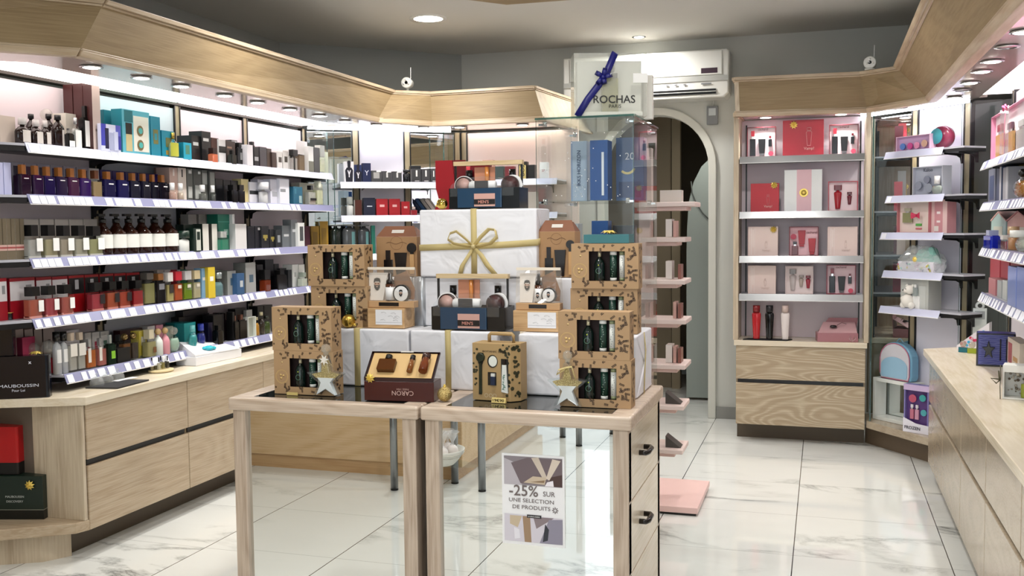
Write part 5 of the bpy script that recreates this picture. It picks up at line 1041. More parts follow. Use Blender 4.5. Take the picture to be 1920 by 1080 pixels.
MB(PD).add([(-.105, .108, .056), (.12, .108, .056), (.135, .112, .14), (-.04, .112, .14), (-.105, .111, .056), (.12, .111, .056), (.135, .115, .14), (-.04, .115, .14)], ((0, 1, 2, 3), (7, 6, 5, 4), (0, 4, 5, 1), (1, 5, 6, 2), (2, 6, 7, 3), (3, 7, 4, 0))).build('lid', t)
MB(mat('#1d1416', .2)).lathe([(.001, 0), (.022, .004), (.016, .014), (.001, .016)], (-.02, .05, .085), n=16).build('dark_bottle', t); MB(mat('#5e3a40', .4)).tube([(.0, .05, .098), (.03, .06, .115), (.06, .07, .105)], .0018, n=6).build('cord', t)
bwm = MB(mat('#e6cfd0', .4))
for s in (-1, 1): bwm.tube([(.085 + s * .002, -.001, .004), (.085 + s * .018, -.002, .02), (.085 + s * .014, -.002, .034), (.085, -.001, .006)], .0012, n=5)
bwm.build('printed_ribbon', t)
# ---------------------------------------------------------------- BACK RIGHT CORNER BAY
def D(k, row, off, l, r, top, label, **kw): return put(DRf, zr[row], off, k, l, r, top, label, **kw)
t = D('set', 0, .02, 1679, 1743, 254, 'long pink and lilac toy cosmetics set with coloured pots', frame='#d8b4cc', inner='#c9a8d0', dep=.05, items=(('compact', .2, .1, .15, .45, dict(col='#4a7ac8')), ('compact', .42, .1, .15, .45, dict(col='#c83c8c')), ('compact', .62, .1, .15, .45, dict(col='#e08cb4')), ('compact', .84, .15, .16, .5, dict(col='#c9a08a'))))
t = thing('toy_case', 'rounded plum shell case with teal front on the top corner shelf', 'toy case', DRf.loc(DRf.hit(1757, 270, .05)[0], zr[0] + .001, .05), DRf.a)
MB(mat('#7a2a44', .25)).lathe([(.001, -.052), (.036, -.046), (.058, -.028), (.064, 0), (.058, .028), (.001, .032)], T=Matrix.Translation((0, .045, .066)) @ Matrix.Rotation(PI / 2, 4, 'X'), n=26).build('shell', t)
MB(mat('#3d93a0', .4)).lathe([(.044, .044), (.001, .056)], T=Matrix.Translation((-.008, .045, .070)) @ Matrix.Rotation(PI / 2, 4, 'X'), n=20, capb=False).build('printed_disc', t)
t = D('set', 1, .03, 1710, 1767, 312, 'silver blue gift set box with two pale pots', frame='#c4c8d2', inner='#a9afbf', dep=.07, items=(('compact', .2, .2, .22, .3, dict(col='#8d93a4')), ('compact', .48, .4, .2, .28, dict(col='#7e8598')), ('compact', .55, .1, .24, .28, dict(col='#99a0b0'))), txt='Kaloo', tz=.88, tx=-.05, tc='#4a4e5a', tsz=.3)
D('bot', 1, -.0, 1742, 1764, 330, 'round frosted grey bottle with white cap before the silver blue set', col='#a8b4b0', glass=.8, cap='#eef0f0', ch=.42, cw=.38, shp='sph', dep=.03)
t = D('set', 2, .03, 1681, 1742, 372, 'cream gift set with pink bow tie and small bottle', frame='#c07a80', inner='#e8d8d0', dep=.05, items=(('bot', .3, .3, .3, .42, dict(col='#8a8a64', cap='#b9b4a0')),))
mb = MB(mat('#c83a5c', .5)); X0, Y0, Z0 = .03, -.002, .10
for s in (-1, 1): mb.add([(X0, Y0, Z0 - .007), (X0, Y0, Z0 + .007), (X0 + s * .032, Y0 - .008, Z0 + .02), (X0 + s * .034, Y0 - .010, Z0), (X0 + s * .032, Y0 - .008, Z0 - .02), (X0, .012, Z0)], ((0, 1, 2, 3, 4), (0, 4, 5), (1, 5, 2), (2, 5, 3), (3, 5, 4)))
mb.box(X0 - .006, X0 + .006, Y0 - .01, Y0 + .012, Z0 - .008, Z0 + .008).build('bow_tie', t); MB(mat('#57a84c', .5)).box(X0 - .022, X0 + .022, .016, .019, .04, .054).box(X0 - .022, X0 + .022, .016, .019, .02, .03, mat('#d07a80', .5)).build('printed_labels', t)
D('box', 2, .05, 1744, 1776, 372, 'pink carton with white bow pattern and small bottle print', col='#d0949a', dep=.07, pan=((.0, .25, 0, 1, '#e6c6c4'), (.75, 1, 0, 1, '#e6c6c4'), (.25, .5, .05, .2, '#e6e0da'), (.4, .6, .55, .62, '#f0e4e4'), (.4, .6, .3, .36, '#f0e4e4')))
# cellophane basket
bz = zr[3]; bu = DRf.hit(1725, 480, .06)[0]
t = thing('gift_basket', 'cellophane wrapped baby gift basket with teal fabric and gold bow', 'gift basket', DRf.loc(bu, bz + .001, .075), DRf.a)
MB(mat('#dfdde6', .5)).rbox(-.14, .13, -.055, .055, 0, .06, .02).build('tray', t)
mb = MB(); rr = random.Random(5)
for k in range(26):
    x, z = rr.uniform(-.13, .12), rr.uniform(.01, .05); mb.add([(x + q * .007 * math.cos(a), -.0562, z + q * .007 * math.sin(a)) for q in (1,) for a in (0, 1, 2, 3, 4, 5)], [tuple(range(6))[::-1]], mat(rr.choice(('#d8b0cc', '#c9c060', '#b8687a', '#9ad0c8', '#6a5a8a')), .5))
mb.build('printed_pattern', t)
mb = MB(mat('#8cc4b8', .6)); mb.add([(-.05, -.03, .055), (.11, -.04, .055), (.12, .04, .055), (-.05, .045, .055), (-.02, -.01, .13), (.09, -.02, .15), (.095, .02, .14), (-.01, .02, .125), (.14, 0, .05)], ((0, 1, 5, 4), (1, 8, 5), (8, 2, 6, 5), (2, 3, 7, 6), (3, 0, 4, 7), (4, 5, 6, 7))).build('teal_fabric', t, .01)
CEL = clear('#ffffff', .30, '#e6eef0', .08, 1.6); mb = MB(CEL); rr = random.Random(9); vs = []; n = 22; m_ = 9
for j in range(m_):
    f = j / (m_ - 1)
    for i in range(n):
        a = 2 * PI * i / n; R = (.165 if j < 5 else .165 - .09 * (f - .5) * 2) * (1 + rr.uniform(-.09, .09)); vs.append((R * math.cos(a) - .005, R * .42 * math.sin(a), max(.001, .15 * f + rr.uniform(-.008, .008))))
mb.add(vs, [(j * n + i, j * n + (i + 1) % n, (j + 1) * n + (i + 1) % n, (j + 1) * n + i) for j in range(m_ - 1) for i in range(n)]).build('cellophane', t); bow(t, .03, .075, .02, -.082)
# plush bear box
t = D('box', 4, .02, 1688, 1741, 513, 'white gift carton with plush bear and clear bottle in its window', col='#b9bcb8', dep=.10, pan=())
MB(mat('#c4c7c4', .5)).box(.035, .085, -.0015, 0, .0, .135).build('side_panel', t); BF = mat('#e6e3dc', .9)
MB(BF).ball((-.02, -.012, .11), .027, n=16).ball((-.043, -.010, .132), .010, n=10).ball((.0, -.010, .134), .010, n=10).ball((-.035, -.03, .103), .013, n=10).build('bear_head', t)
MB(BF).ball((-.035, -.012, .045), .036, n=16, sz=1.1).ball((-.062, -.02, .02), .019, n=12).ball((-.068, -.015, .055), .016, n=12).ball((.0, -.02, .02), .02, n=12).build('bear_body', t)
MB(mat('#2a2522', .3)).ball((-.028, -.037, .115), .003, n=8).ball((-.045, -.042, .108), .004, n=8).build('bear_eyes_and_nose', t)
MB(mat('#e9eaea', .5)).box(-.005, .045, -.006, -.001, .002, .075).build('paper_card', t); MB(clear('#dfe6e6', .35, '#c4cccc')).box(.008, .035, -.018, -.007, .077, .125).build('bottle_body', t); MB(WHITE).box(.016, .027, -.016, -.008, .1251, .142).build('cap', t)
# low bay: cube stand, plain backpack, printed box
def F(px, py, z=.166): return zhit(px, py, z)
CP_ = Plane(.275 - .105 * math.sin(math.radians(47)), 6.625 - .105 * math.cos(math.radians(47)), -47); ang = CP_.a; a = CP_.loc(CP_.hit(1636, 770)[0], .166); b = CP_.loc(CP_.hit(1712, 790)[0], .166)
t = thing('cube_stand', 'open white cube stand on the low corner shelf', 'stand', (a.x, a.y, .166), ang); LWd = (b - a).length; CH = Plane(a.x, a.y, math.degrees(ang)).hit(1634, 706)[1] - .166
WM = mat('#e4e7e2', .4); MB(WM).box(0, LWd, 0, .092, 0, .022).box(0, LWd, 0, .092, CH - .022, CH).box(0, .022, 0, .092, .022, CH - .022).box(LWd - .022, LWd, 0, .092, .022, CH - .022).build('open_cube', t, .002)
ctop = .166 + CH; pc = Plane(a.x, a.y, math.degrees(ang)); u0 = pc.hit(1648, 690, .012)[0]; u1 = pc.hit(1709, 690, .012)[0]; ht = pc.hit(1680, 642, .012)[1] - ctop; uw = u1 - u0
t = thing('kids_backpack', 'small rounded light blue backpack standing on the white cube', 'backpack', pc.loc((u0 + u1) / 2, ctop + .001, .012), ang)
def arch(w, h, n=12): return [(-w / 2 * .92, 0), (w / 2 * .92, 0), (w / 2, h * .12)] + [(w / 2 * math.cos(math.radians(q)), h * .55 + h * .45 * math.sin(math.radians(q))) for q in range(0, 181, 15)] + [(-w / 2, h * .12)]
MB(mat('#7fb4d2', .35)).fprism(arch(uw, ht), 0, .065).build('shell', t, .012, seg=3)
MB(mat('#d6d4dc', .3)).fprism([(x * .88, .008 + z * .92) for x, z in arch(uw, ht)], -.006, .002).build('front_panel', t, .004)
MB(mat('#9cc4de', .35)).fprism([(x * .8, .014 + z * .55) for x, z in arch(uw, ht)], -.010, -.0062).build('front_pocket', t, .003)
MB(mat('#c9708c', .4)).tube([(x * .9, -.004, .006 + z * .94) for x, z in arch(uw, ht)], .003, n=6).build('zip_piping', t)
MB(mat('#8fb9c9', .4)).tube([(-.025 + .05 * k / 8, .04, ht - .004 + .022 * math.sin(PI * k / 8)) for k in range(9)], .004, n=6).build('carry_handle', t)
a2 = F(1693, 808); b2 = F(1740, 816); p2 = Plane(a2.x, a2.y, math.degrees(math.atan2(b2.y - a2.y, b2.x - a2.x)))
t = put(p2, .1655, .0, 'set', 1694, 1741, 722, 'purple and white window carton of toy nail polish', frame='#8078b4', inner='#5a3c7c', dep=.045, fw=.02, yb=790, name='toy_set', cat='toy set', items=(('compact', .35, .6, .3, .22, dict(col='#b8506c')), ('bot', .3, .28, .16, .3, dict(col='#b86a80', cap='#d8d0d8')), ('bot', .5, .28, .16, .3, dict(col='#c890a8', cap='#d8d0d8')), ('compact', .75, .62, .26, .24, dict(col='#3c9c9c')), ('compact', .8, .34, .24, .2, dict(col='#4aa0a8'))))
hh = p2.hit(1717, 722)[1] - .166; ww = p2.hit(1741, 790)[0]
MB(mat('#e6e4ee', .4)).fprism([(-ww / 2, 0), (ww / 2, 0), (ww / 2, hh * .18), (0, hh * .2), (-ww / 2, hh * .3)], -.003, -.0002).build('printed_front', t); MB(mat('#c9b4d8', .4)).box(-ww / 2, ww / 2, -.002, -.0002, hh * .88, hh).build('printed_top', t)
text('FROZEN', ww * .62, t, -ww * .12, hh * .10, -.006, mat('#1d1d2a'), bold=.01)
# ---------------------------------------------------------------- RIGHT WALL
def R_(k, row, off, l, r, top, label, **kw): return put(RW, SR[row], off, k, l, r, top, label, **kw)
t = R_('set', 0, .02, 1858, 1930, 199, 'clear package of gold bottles with big pink ribbon on the right wall', frame='#d88aa8', inner='#ecdfe6', dep=.09, fw=.006, items=(('bot', .2, .06, .2, .7, dict(col='#c08a3c', cap='#8a1c34')), ('bot', .48, .06, .18, .62, dict(col='#c4a060', cap='#6a4a5a')), ('bot', .76, .06, .2, .55, dict(col='#b4b4b0', cap='#d0d0d0'))))
mb = MB(mat('#d8487c', .4))
for s in (-1, 1): mb.tube([(0.02, -.006, .19), (.02 + s * .03, -.02, .205), (.02 + s * .045, -.015, .19), (.02 + s * .02, -.01, .18), (.02, -.006, .19)], .005, n=6)
mb.ribbon([(-.06, -.004, .0), (-.055, -.006, .1), (-.05, -.004, .19)], .014, ax=(1, 0, 0)).build('pink_ribbon', t)
MB(clear('#ffffff', .12, '#f6dfe8', .05, 1.5)).box(-.1, .1, -.016, -.0135, 0, .2).build('cellophane', t)
for i, (l, r, tp, c) in enumerate(((1853, 1866, 317, '#6d7284'), (1868, 1878, 314, '#4c5878'), (1880, 1890, 314, '#b4b4bc'))):
    R_('box', 1, .05, l, r, tp, '%s silvery carton on the second right shelf' % ORD[i], col=c, dep=.08, pan=((.2, .8, .1, .8, '#3c4c74'),) if i == 0 else ((.6, .9, 0, 1, '#d8d8de'),))
R_('box', 1, .12, 1890, 1925, 308, 'golden carton behind the round gold bottle', col='#c4a64a', dep=.06)
R_('bot', 1, .0, 1892, 1916, 317, 'round gold bottle with black curved stopper', col='#c08438', glass=.7, cap='#141210', ball=True, ch=.28, cw=.6, shp='sph', dep=.05)
R_('bot', 1, .03, 1910, 1932, 322, 'dark bottle beside the round gold bottle', col='#2a2320', glass=.92, cap='#0c0c0c', ch=.3, cw=.5)
def house(t, w, h, d, col='#b4d4d0', roof='#e0b4ac'):
    MB(mat(col, .4)).fprism([(-w / 2, 0), (w / 2, 0), (w / 2, h * .75), (0, h), (-w / 2, h * .75)], 0, d).build('carton', t, .001); MB(mat(roof, .4)).fprism([(-w / 2 * 1.04, h * .75), (-w / 2 * 1.04, h * .79), (0, h * 1.04), (w / 2 * 1.04, h * .79), (w / 2 * 1.04, h * .75), (0, h * 1.0)], -.003, d).build('roof_flap', t)
    MB(mat('#d8dcd0', .4)).box(-w * .3, w * .3, -.002, -.0002, h * .1, h * .6).build('printed_window', t)
KINDS['house'] = (house, 'house_shaped_carton', 'box')
R_('house', 2, .08, 1858, 1886, 399, 'mint green house shaped carton on the right wall', dep=.08); R_('house', 2, .08, 1888, 1930, 398, 'pink house shaped carton on the right wall', dep=.08, col='#d8a8a4', roof='#b8767a')
R_('bot', 2, .0, 1843, 1857, 432, 'cobalt blue bottle with clear cap at the shelf end', col='#1c2cb4', glass=.85, cap='#aeb8d8', ch=.28, cw=.4)
for i, (l, r, tp, c, cp) in enumerate(((1870, 1882, 441, '#a04c54', '#e0dcd8'), (1884, 1893, 425, '#c08a5c', '#c9a880'), (1895, 1916, 432, '#c9cdc4', '#e0e0dc'))):
    R_('bot', 2, .01, l, r, tp, ['small red bottle with striped cap', 'slender copper bottle', 'clear round bottle with white cap'][i] + ' on the third right shelf', col=c, glass=.75, cap=cp, ch=.3, cw=.4, shp=['sq', 'rd', 'sph'][i])
for i, (l, r, tp, c) in enumerate(((1856, 1874, 482, '#b84a54'), (1876, 1892, 486, '#a83240'), (1894, 1925, 488, '#b03844'))):
    R_('box', 3, .12, l, r, tp, '%s coral red carton at the back of the lowest right shelf' % ORD[i], col=c, dep=.06)
for i, (l, r, tp) in enumerate(((1853, 1866, 522), (1869, 1877, 526), (1879, 1887, 526))):
    R_('box', 3, .03, l, r, tp, ['pink carton', 'pale grey carton', 'white striped carton'][i] + ' left of the blue packages', col=['#c98488', '#b4b8b8', '#c9cdca'][i], dep=.06)
for i, (l, r, tp) in enumerate(((1889, 1905, 500), (1906, 1930, 502))):
    R_('box', 3, .0, l, r, tp, 'clear periwinkle blue package, %s of two on the lowest right shelf' % ORD[i], col='#7b8fd0', dep=.1, rough=.15, group='periwinkle blue packages')
# right counter articles
CT = .70
def onC(px, py): return zhit(px, py, CT)
a, b = onC(1830, 686), onC(1862, 692)
t = thing('gift_set', 'navy and black gift box with black star and two brushes on the right worktop', 'gift set', (a.x + .0, a.y, CT + .001), math.radians(-8)); NW = .165; NH = .155; PT = mat('#3a3f8c', .35)
MB(mat('#0e0e18', .3)).box(0, NW, 0, .10, 0, NH).build('box_body', t, .001); MB(PT).box(.008, NW - .008, -.0012, -.0001, .008, NH - .006).box(NW + .0001, NW + .0012, .008, .095, .008, NH - .006).box(.004, NW, .004, .1, NH, NH + .001).build('patterned_panel', t)
mb = MB(mat('#8a90c8', .35)); rr = random.Random(3)
for k in range(15):
    z = .012 + k * .0096; ph_ = rr.uniform(0, 6); pts = [(.012 + q * .0085, -.002, z + .0022 * math.sin(ph_ + q * .8)) for q in range(17)]; mb.tube(pts, .0007, n=4)
mb.build('wave_pattern', t)
mb = MB(mat('#0b0b0d', .15)); P = []
for k in range(10):
    r_ = .040 if k % 2 == 0 else .017; q = PI / 2 + k * PI / 5; P.append((.052 + r_ * .75 * math.cos(q), .077 + r_ * 1.15 * math.sin(q)))
mb.fprism(P, -.008, -.001).build('black_star', t, .002); MB(mat('#121218', .3)).tube([(.102, -.003, .03), (.102, -.003, .13)], .003).tube([(.128, -.003, .03), (.128, -.003, .13)], .003).build('brushes', t)
a = onC(1879, 748)
t = thing('gift_set', 'white gift box with wreath window and yellow green bottle on the right worktop', 'gift set', (a.x, a.y, CT + .001), math.radians(-14))
MB(mat('#e2e2de', .4)).box(0, .19, 0, .004, 0, .006).box(0, .19, 0, .004, .104, .13).box(0, .006, 0, .004, .006, .104).box(.184, .19, 0, .004, .006, .104).box(0, .19, .0041, .08, 0, .004).box(0, .19, .0041, .08, .126, .13).box(0, .004, .0041, .08, .004, .126).box(.186, .19, .0041, .08, .004, .126).box(.004, .186, .076, .08, .004, .126).build('gift_box', t)
mb = MB(); rr = random.Random(8)
for k in range(90):
    x, z = rr.uniform(.012, .178), rr.uniform(.008, .10); mb.ball((x, .07 + rr.uniform(-.006, .0), z), rr.uniform(.003, .007), mat(rr.choice(('#cfc6bc', '#6b5a4c', '#8a8070', '#b4aa9c', '#e4dcd0')), .6), n=6)
mb.build('wreath_print', t, kind='stuff')
q = MB(liquid('#a8b43c', .7)).rbox(.062, .10, .02, .045, .006, .058, .006).lathe([(.006, 0), (.006, .014)], (.081, .032, .058), n=14).build('bottle_body', t); MB(mat('#b9a880', .3)).cyl((.081, .032, .072), .006, .014).build('cap', t)
MB(mat('#4c4a34', .5)).ribbon([(-.006, -.004, .0), (-.008, -.006, .05), (-.005, -.012, .09), (-.008, -.006, .13)], .02, ax=(0, 1, 0)).build('olive_ribbon', t)
MB(mat('#4c4a34', .5)).tube([(-.01, -.006, .075), (-.04, -.012, .078), (-.02, -.012, .06), (-.01, -.008, .072), (-.012, -.02, .11)], .003, n=5).build('ribbon_knot', t)
a = onC(1790, 655); t = thing('display_stand', 'white sloped card stand with colourful prints at the worktop end', 'display stand', (a.x + .01, a.y, CT + .001), math.radians(-15))
MB(mat('#e6e4ea', .5)).add([(0, 0, 0), (.16, -.02, 0), (.16, .07, 0), (0, .05, 0), (.155, .0, .15), (.16, .07, .15), (0, 0, .02), (0, .05, .02)], ((0, 3, 2, 1), (0, 1, 4, 6), (1, 2, 5, 4), (2, 3, 7, 5), (3, 0, 6, 7), (6, 4, 5, 7))).build('card_wedge', t)
mb = MB(); rr = random.Random(2)
for k in range(14):
    f = .15 + .8 * k / 14; x = .155 * f; z = (.02 + .13 * f) * rr.uniform(.25, .85); c = rr.choice(('#d83c6c', '#3ca8d8', '#e0a8b8', '#c8385c')); y_ = -.02 * f * (1 - z / .15) - .003
    mb.add([(x + .008 * math.cos(q_), y_, z + .008 * math.sin(q_)) for q_ in (0, 1.05, 2.1, 3.14, 4.2, 5.25)], [tuple(range(6))[::-1]], mat(c, .5))
mb.build('printed_dots', t)
a = onC(1845, 650); t = thing('hang_tag_box', 'white hanging tag box with rounded hook top standing behind the stand', 'box', (a.x - .01, a.y + .10, CT + .001), math.radians(-10))
MB(WHITE).box(-.035, .035, 0, .03, 0, .20).build('carton', t, .001); MB(WHITE).lathe([(.012, 0), (.024, 0), (.024, .003), (.012, .003)], T=Matrix.Translation((0, .004, .215)) @ Matrix.Rotation(PI / 2, 4, 'X'), n=24, capb=False, capt=False).build('hook_tab', t); MB(mat('#b4b4b8', .4)).box(-.026, .026, -.001, -.0001, .14, .185).build('printed_label', t)
for (px, py, c, n) in ((1805, 661, '#2a7c8c', 'small teal bottle with round clear stopper on the right worktop'), (1822, 663, '#a8b83c', 'small lime bottle with round clear stopper on the right worktop')):
    a = onC(px, py); t = thing('perfume_bottle', n, 'bottle', (a.x, a.y, CT + .001), -.3); MB(liquid(c, .75)).rbox(-.022, .022, 0, .02, 0, .026, .004).build('bottle_body', t); MB(clear('#e8e4dc', .3, '#c9c4b8')).ball((0, .01, .043), .017, n=14).build('cap', t)
t = thing('gift_set', 'cream printed gift carton standing at the back of the right worktop', 'gift set', (.80, 4.75, CT + .001), -R90); MB(mat('#cdc2b6', .45)).box(-.14, .14, 0, .05, 0, .16).build('carton', t, .001); MB(mat('#a0565c', .5)).box(-.12, -.03, -.001, -.0001, .05, .14).box(.0, .1, -.001, -.0001, .07, .09, mat('#b08a5c', .5)).build('printed_front', t)
# ---------------------------------------------------------------- LEFT WORKTOP ARTICLES
CT2 = .69
def onL(px, py): return zhit(px, py, CT2)
a = onL(222, 722)
tag(MB(mat('#202023', .6)).prism([(-.075, -.10), (.075, -.075), (.055, .16), (-.06, .13)], 0, .006).build('slate_tray'), 'black slate tray with glass cloches on the left worktop', 'tray').location = (a.x, a.y - .02, CT2 + .0005)
cl = None
for i, (px, py) in enumerate(((182, 725), (200, 720), (221, 715))):
    a = onL(px, py); lb = '%s small glass cloche on the black slate tray' % ORD[i]
    t = thing('glass_cloche', lb, 'cloche', (a.x, a.y, CT2 + .007), 0, 'glass cloches on the slate tray'); GC = clear('#eef2f2', .16, '#ffffff', .02, 1.5)
    MB(GC).lathe([(.030, 0), (.031, .012), (.027, .026), (.016, .036), (.005, .039)], n=24, capb=False, capt=False).build('dome', t); MB(GC).cyl((0, 0, .039), .003, .004).ball((0, 0, .048), .007, n=12).build('knob', t)
a = onL(228, 716); tag(MB(mat('#e6e6ea', .5)).prism([(-.02, -.06), (.012, -.06), (.02, .07), (-.012, .07)], 0, .002).build('paper_strips'), 'white paper test strips lying on the slate tray', 'paper').location = (a.x - .0, a.y + .02, CT2 + .008)
a = onL(302, 697); tag(MB(mat('#d6c49a', .5)).lathe([(.045, 0), (.055, .003), (.055, .012), (.045, .012)], n=32, sy=1.2).build('wooden_tray'), 'round pale wooden tray of sample bottles', 'tray').location = (a.x, a.y, CT2 + .0006)
for i, (dx, dy, c) in enumerate(((-.01, -.045, '#c4b890'), (-.015, -.015, '#a0986c'), (-.005, .015, '#b8b48c'), (.0, .045, '#1c1a18'), (.018, -.03, '#d0ccb8'), (.02, .0, '#a89c5c'), (.022, .03, '#5c5648'))):
    t = thing('sample_bottle', '%s small sample bottle counted from the left on the round wooden tray' % ORD[i], 'bottle', (a.x + dx, a.y + dy, CT2 + .0132), R90, 'sample bottles on the wooden tray'); K_bot(t, .019, .062, .016, col=c, glass=.55, cap='#e4e4e0' if i % 2 else '#151515', ch=.35, cw=.3)
a, b = onL(354, 681), onL(455, 679)
t = thing('gift_box', 'open white box with turquoise flask on its tilted tray', 'gift box', (-3.02, 4.42, CT2 + .001), R90 - .05)
MB(mat('#e6e8ee', .4)).box(-.19, .19, -.005, .12, 0, .045).build('box_body', t, .002)
MB(mat('#e9ebf0', .4)).add([(-.19, .0, .058), (.17, -.01, .05), (.185, .12, .075), (-.15, .13, .115), (-.19, .0, .046), (.17, -.01, .0455), (.185, .12, .046), (-.15, .13, .046)], ((0, 1, 2, 3), (7, 6, 5, 4), (0, 4, 5, 1), (1, 5, 6, 2), (2, 6, 7, 3), (3, 7, 4, 0))).build('tilted_tray', t, .002)
MB(mat('#2fb4c4', .2)).ball((-.035, .035, .073), .026, n=16, sz=.5).ball((-.005, .03, .070), .016, n=12, sz=.6).ball((-.055, .045, .075), .014, n=10, sz=.6).build('turquoise_flask', t)
# near left: dark boxes
t = thing('gift_box', 'large glossy black box with white lettering on the near worktop', 'gift box', (-3.19, 3.34, CT2 + .001), math.radians(32)); NV = mat('#0a0d18', .12)
a, b = onL(0, 749), onL(93, 745)
pl = Plane(a.x, a.y, math.degrees(math.atan2(b.y - a.y, b.x - a.x))); u1 = pl.hit(93, 745)[0]; h1 = pl.hit(50, 668)[1] - CT2
t.location = (a.x, a.y, CT2 + .001); t.rotation_euler = (0, 0, pl.a)
MB(NV).rbox(-.10, u1, 0, .055, 0, h1, .012).build('box_body', t); text('MAUBOUSSIN', u1 * .80, t, u1 * .39, h1 * .30, -.002, mat('#d8dae4'), height=.0125); text('Pour Lui', u1 * .26, t, u1 * .38, h1 * .19, -.002, mat('#d8dae4')); text('x', .012, t, u1 * .63, h1 * .84, -.002, mat('#e6e6ee'), bold=.02)
bow(t, u1 * .72, h1 + .004, .03, .02, T0=Matrix.Translation((u1 * .72, .025, h1 + .004)) @ Matrix.Rotation(-PI / 2, 4, 'X'))
h2 = pl.hit(12, 587, .008)[1] - (CT2 + h1 + .003); u2 = pl.hit(24, 640, .008)[0]
t2 = thing('gift_box', 'upper glossy black box standing on the large lettered one', 'gift box', pl.loc(0, CT2 + h1 + .0025, .008), pl.a); MB(NV).box(-.08, u2, 0, .045, 0, h2).build('box_body', t2, .002); MB(GOLD).box(-.081, u2 + .001, -.001, .046, h2, h2 + .002).build('gold_edge', t2); text('x', .012, t2, u2 * .6, h2 * .88, -.003, mat('#e6e6ee'), bold=.02)
ZS0 = .166
a, b = zhit(0, 974, ZS0), zhit(80, 974, ZS0); pg = Plane(a.x, a.y, math.degrees(math.atan2(b.y - a.y, b.x - a.x))); u1 = pg.hit(82, 960)[0]; hg = pg.hit(40, 893)[1] - ZS0
t = thing('gift_box', 'dark green lettered box with gold bow on the low shelf at left', 'gift box', (a.x, a.y, ZS0), pg.a); GN = mat('#10241c', .35)
MB(GN).box(-.12, u1, 0, .12, hg * .22, hg).build('lid', t, .002); MB(mat('#0a100e', .35)).box(-.12, u1, .001, .12, 0, hg * .2195).build('box_body', t, .002); MB(mat('#9a9a8c', .4)).box(-.121, u1 + .001, -.001, .121, hg * .2196, hg * .229).build('seam', t)
text('MAUBOUSSIN', u1 * .42, t, u1 * .36, hg * .53, -.002, mat('#b9c0bc'), height=.009); text('DISCOVERY', u1 * .38, t, u1 * .36, hg * .42, -.002, mat('#b9c0bc'), height=.009); bow(t, u1 * .72, hg * .80, .022, -.002)
pr_ = Plane(a.x, a.y, pg.a * 180 / PI); z0 = ZS0 + hg + .002; u3 = pr_.hit(36, 840, .03)[0]; h3 = pr_.hit(18, 800, .03)[1] - z0
t = thing('gift_box', 'red and black gift box stacked on the dark green one', 'gift box', pr_.loc(0, z0, .02), pg.a); MB(mat('#b01418', .3)).rbox(-.12, u3, 0, .10, h3 * .25, h3, .01).build('lid', t); MB(mat('#0d0c0c', .3)).rbox(-.12, u3, 0, .1, 0, h3 * .249, .01).build('box_body', t)
# ---------------------------------------------------------------- ON THE TABLES
TT = .786
def T_(y): return Plane(0, y, 0)
KR = '#b0906a'; KRAFT = mat(KR, .6, name='kraft_card'); KRS = mat('#a5865f', .6); PAPER = mat('#e4e5ea', .5, name='white_wrapping_paper'); RIB = clear('#f2ead0', .62, '#e0d09a', .2)
_nt = PAPER.node_tree; _n = _nt.nodes.new('ShaderNodeTexNoise'); _n.inputs['Scale'].default_value = 9; _n.inputs['Detail'].default_value = 2; _n.inputs['Distortion'].default_value = 1.2
_b = _nt.nodes.new('ShaderNodeBump'); _b.inputs['Strength'].default_value = .35; _b.inputs['Distance'].default_value = .02; _tc = _nt.nodes.new('ShaderNodeTexCoord')
_nt.links.new(_tc.outputs['Object'], _n.inputs['Vector']); _nt.links.new(_n.outputs[0], _b.inputs['Height']); _nt.links.new(_b.outputs[0], _nt.nodes['Principled BSDF'].inputs['Normal'])
def leaves(n, seed, w, h, holes, m, s=1.0):
    mb = MB(m); r = random.Random(seed); k = 0; tries = 0
    while k < n and tries < 900:
        tries += 1; x = r.uniform(-w / 2 + .008, w / 2 - .008); z = r.uniform(.006, h - .008)
        if any(a - .006 < x < b + .006 and c - .006 < z < d + .006 for a, b, c, d in holes): continue
        a0 = r.uniform(0, 6.28); nl = r.choice((3, 4, 5)); k += 1
        for i in range(nl):
            for sd in (-1, 1):
                cx = x + math.cos(a0) * i * .0036 * s; cz = z + math.sin(a0) * i * .0036 * s; a = a0 + sd * .8; L = .0050 * s
                p = [(0, 0), (L * .55, L * .32), (L, 0), (L * .55, -L * .32)]
                P = [(cx + q[0] * math.cos(a) - q[1] * math.sin(a), -.0006, cz + q[0] * math.sin(a) + q[1] * math.cos(a)) for q in p]
                if all(-w / 2 < q[0] < w / 2 and 0 < q[2] < h for q in P): mb.add(P, ((0, 3, 2, 1),))
    return mb
def ringline(mb, cx, cz, r, th, y=-.0007, n=28):
    vs = []; 
    for i in range(n):
        a = 2 * PI * i / n; vs += [(cx + r * math.cos(a), y, cz + r * math.sin(a)), (cx + (r - th) * math.cos(a), y, cz + (r - th) * math.sin(a))]
    mb.add(vs, [(2 * i, 2 * i + 1, (2 * i + 3) % (2 * n), (2 * i + 2) % (2 * n)) for i in range(n)])
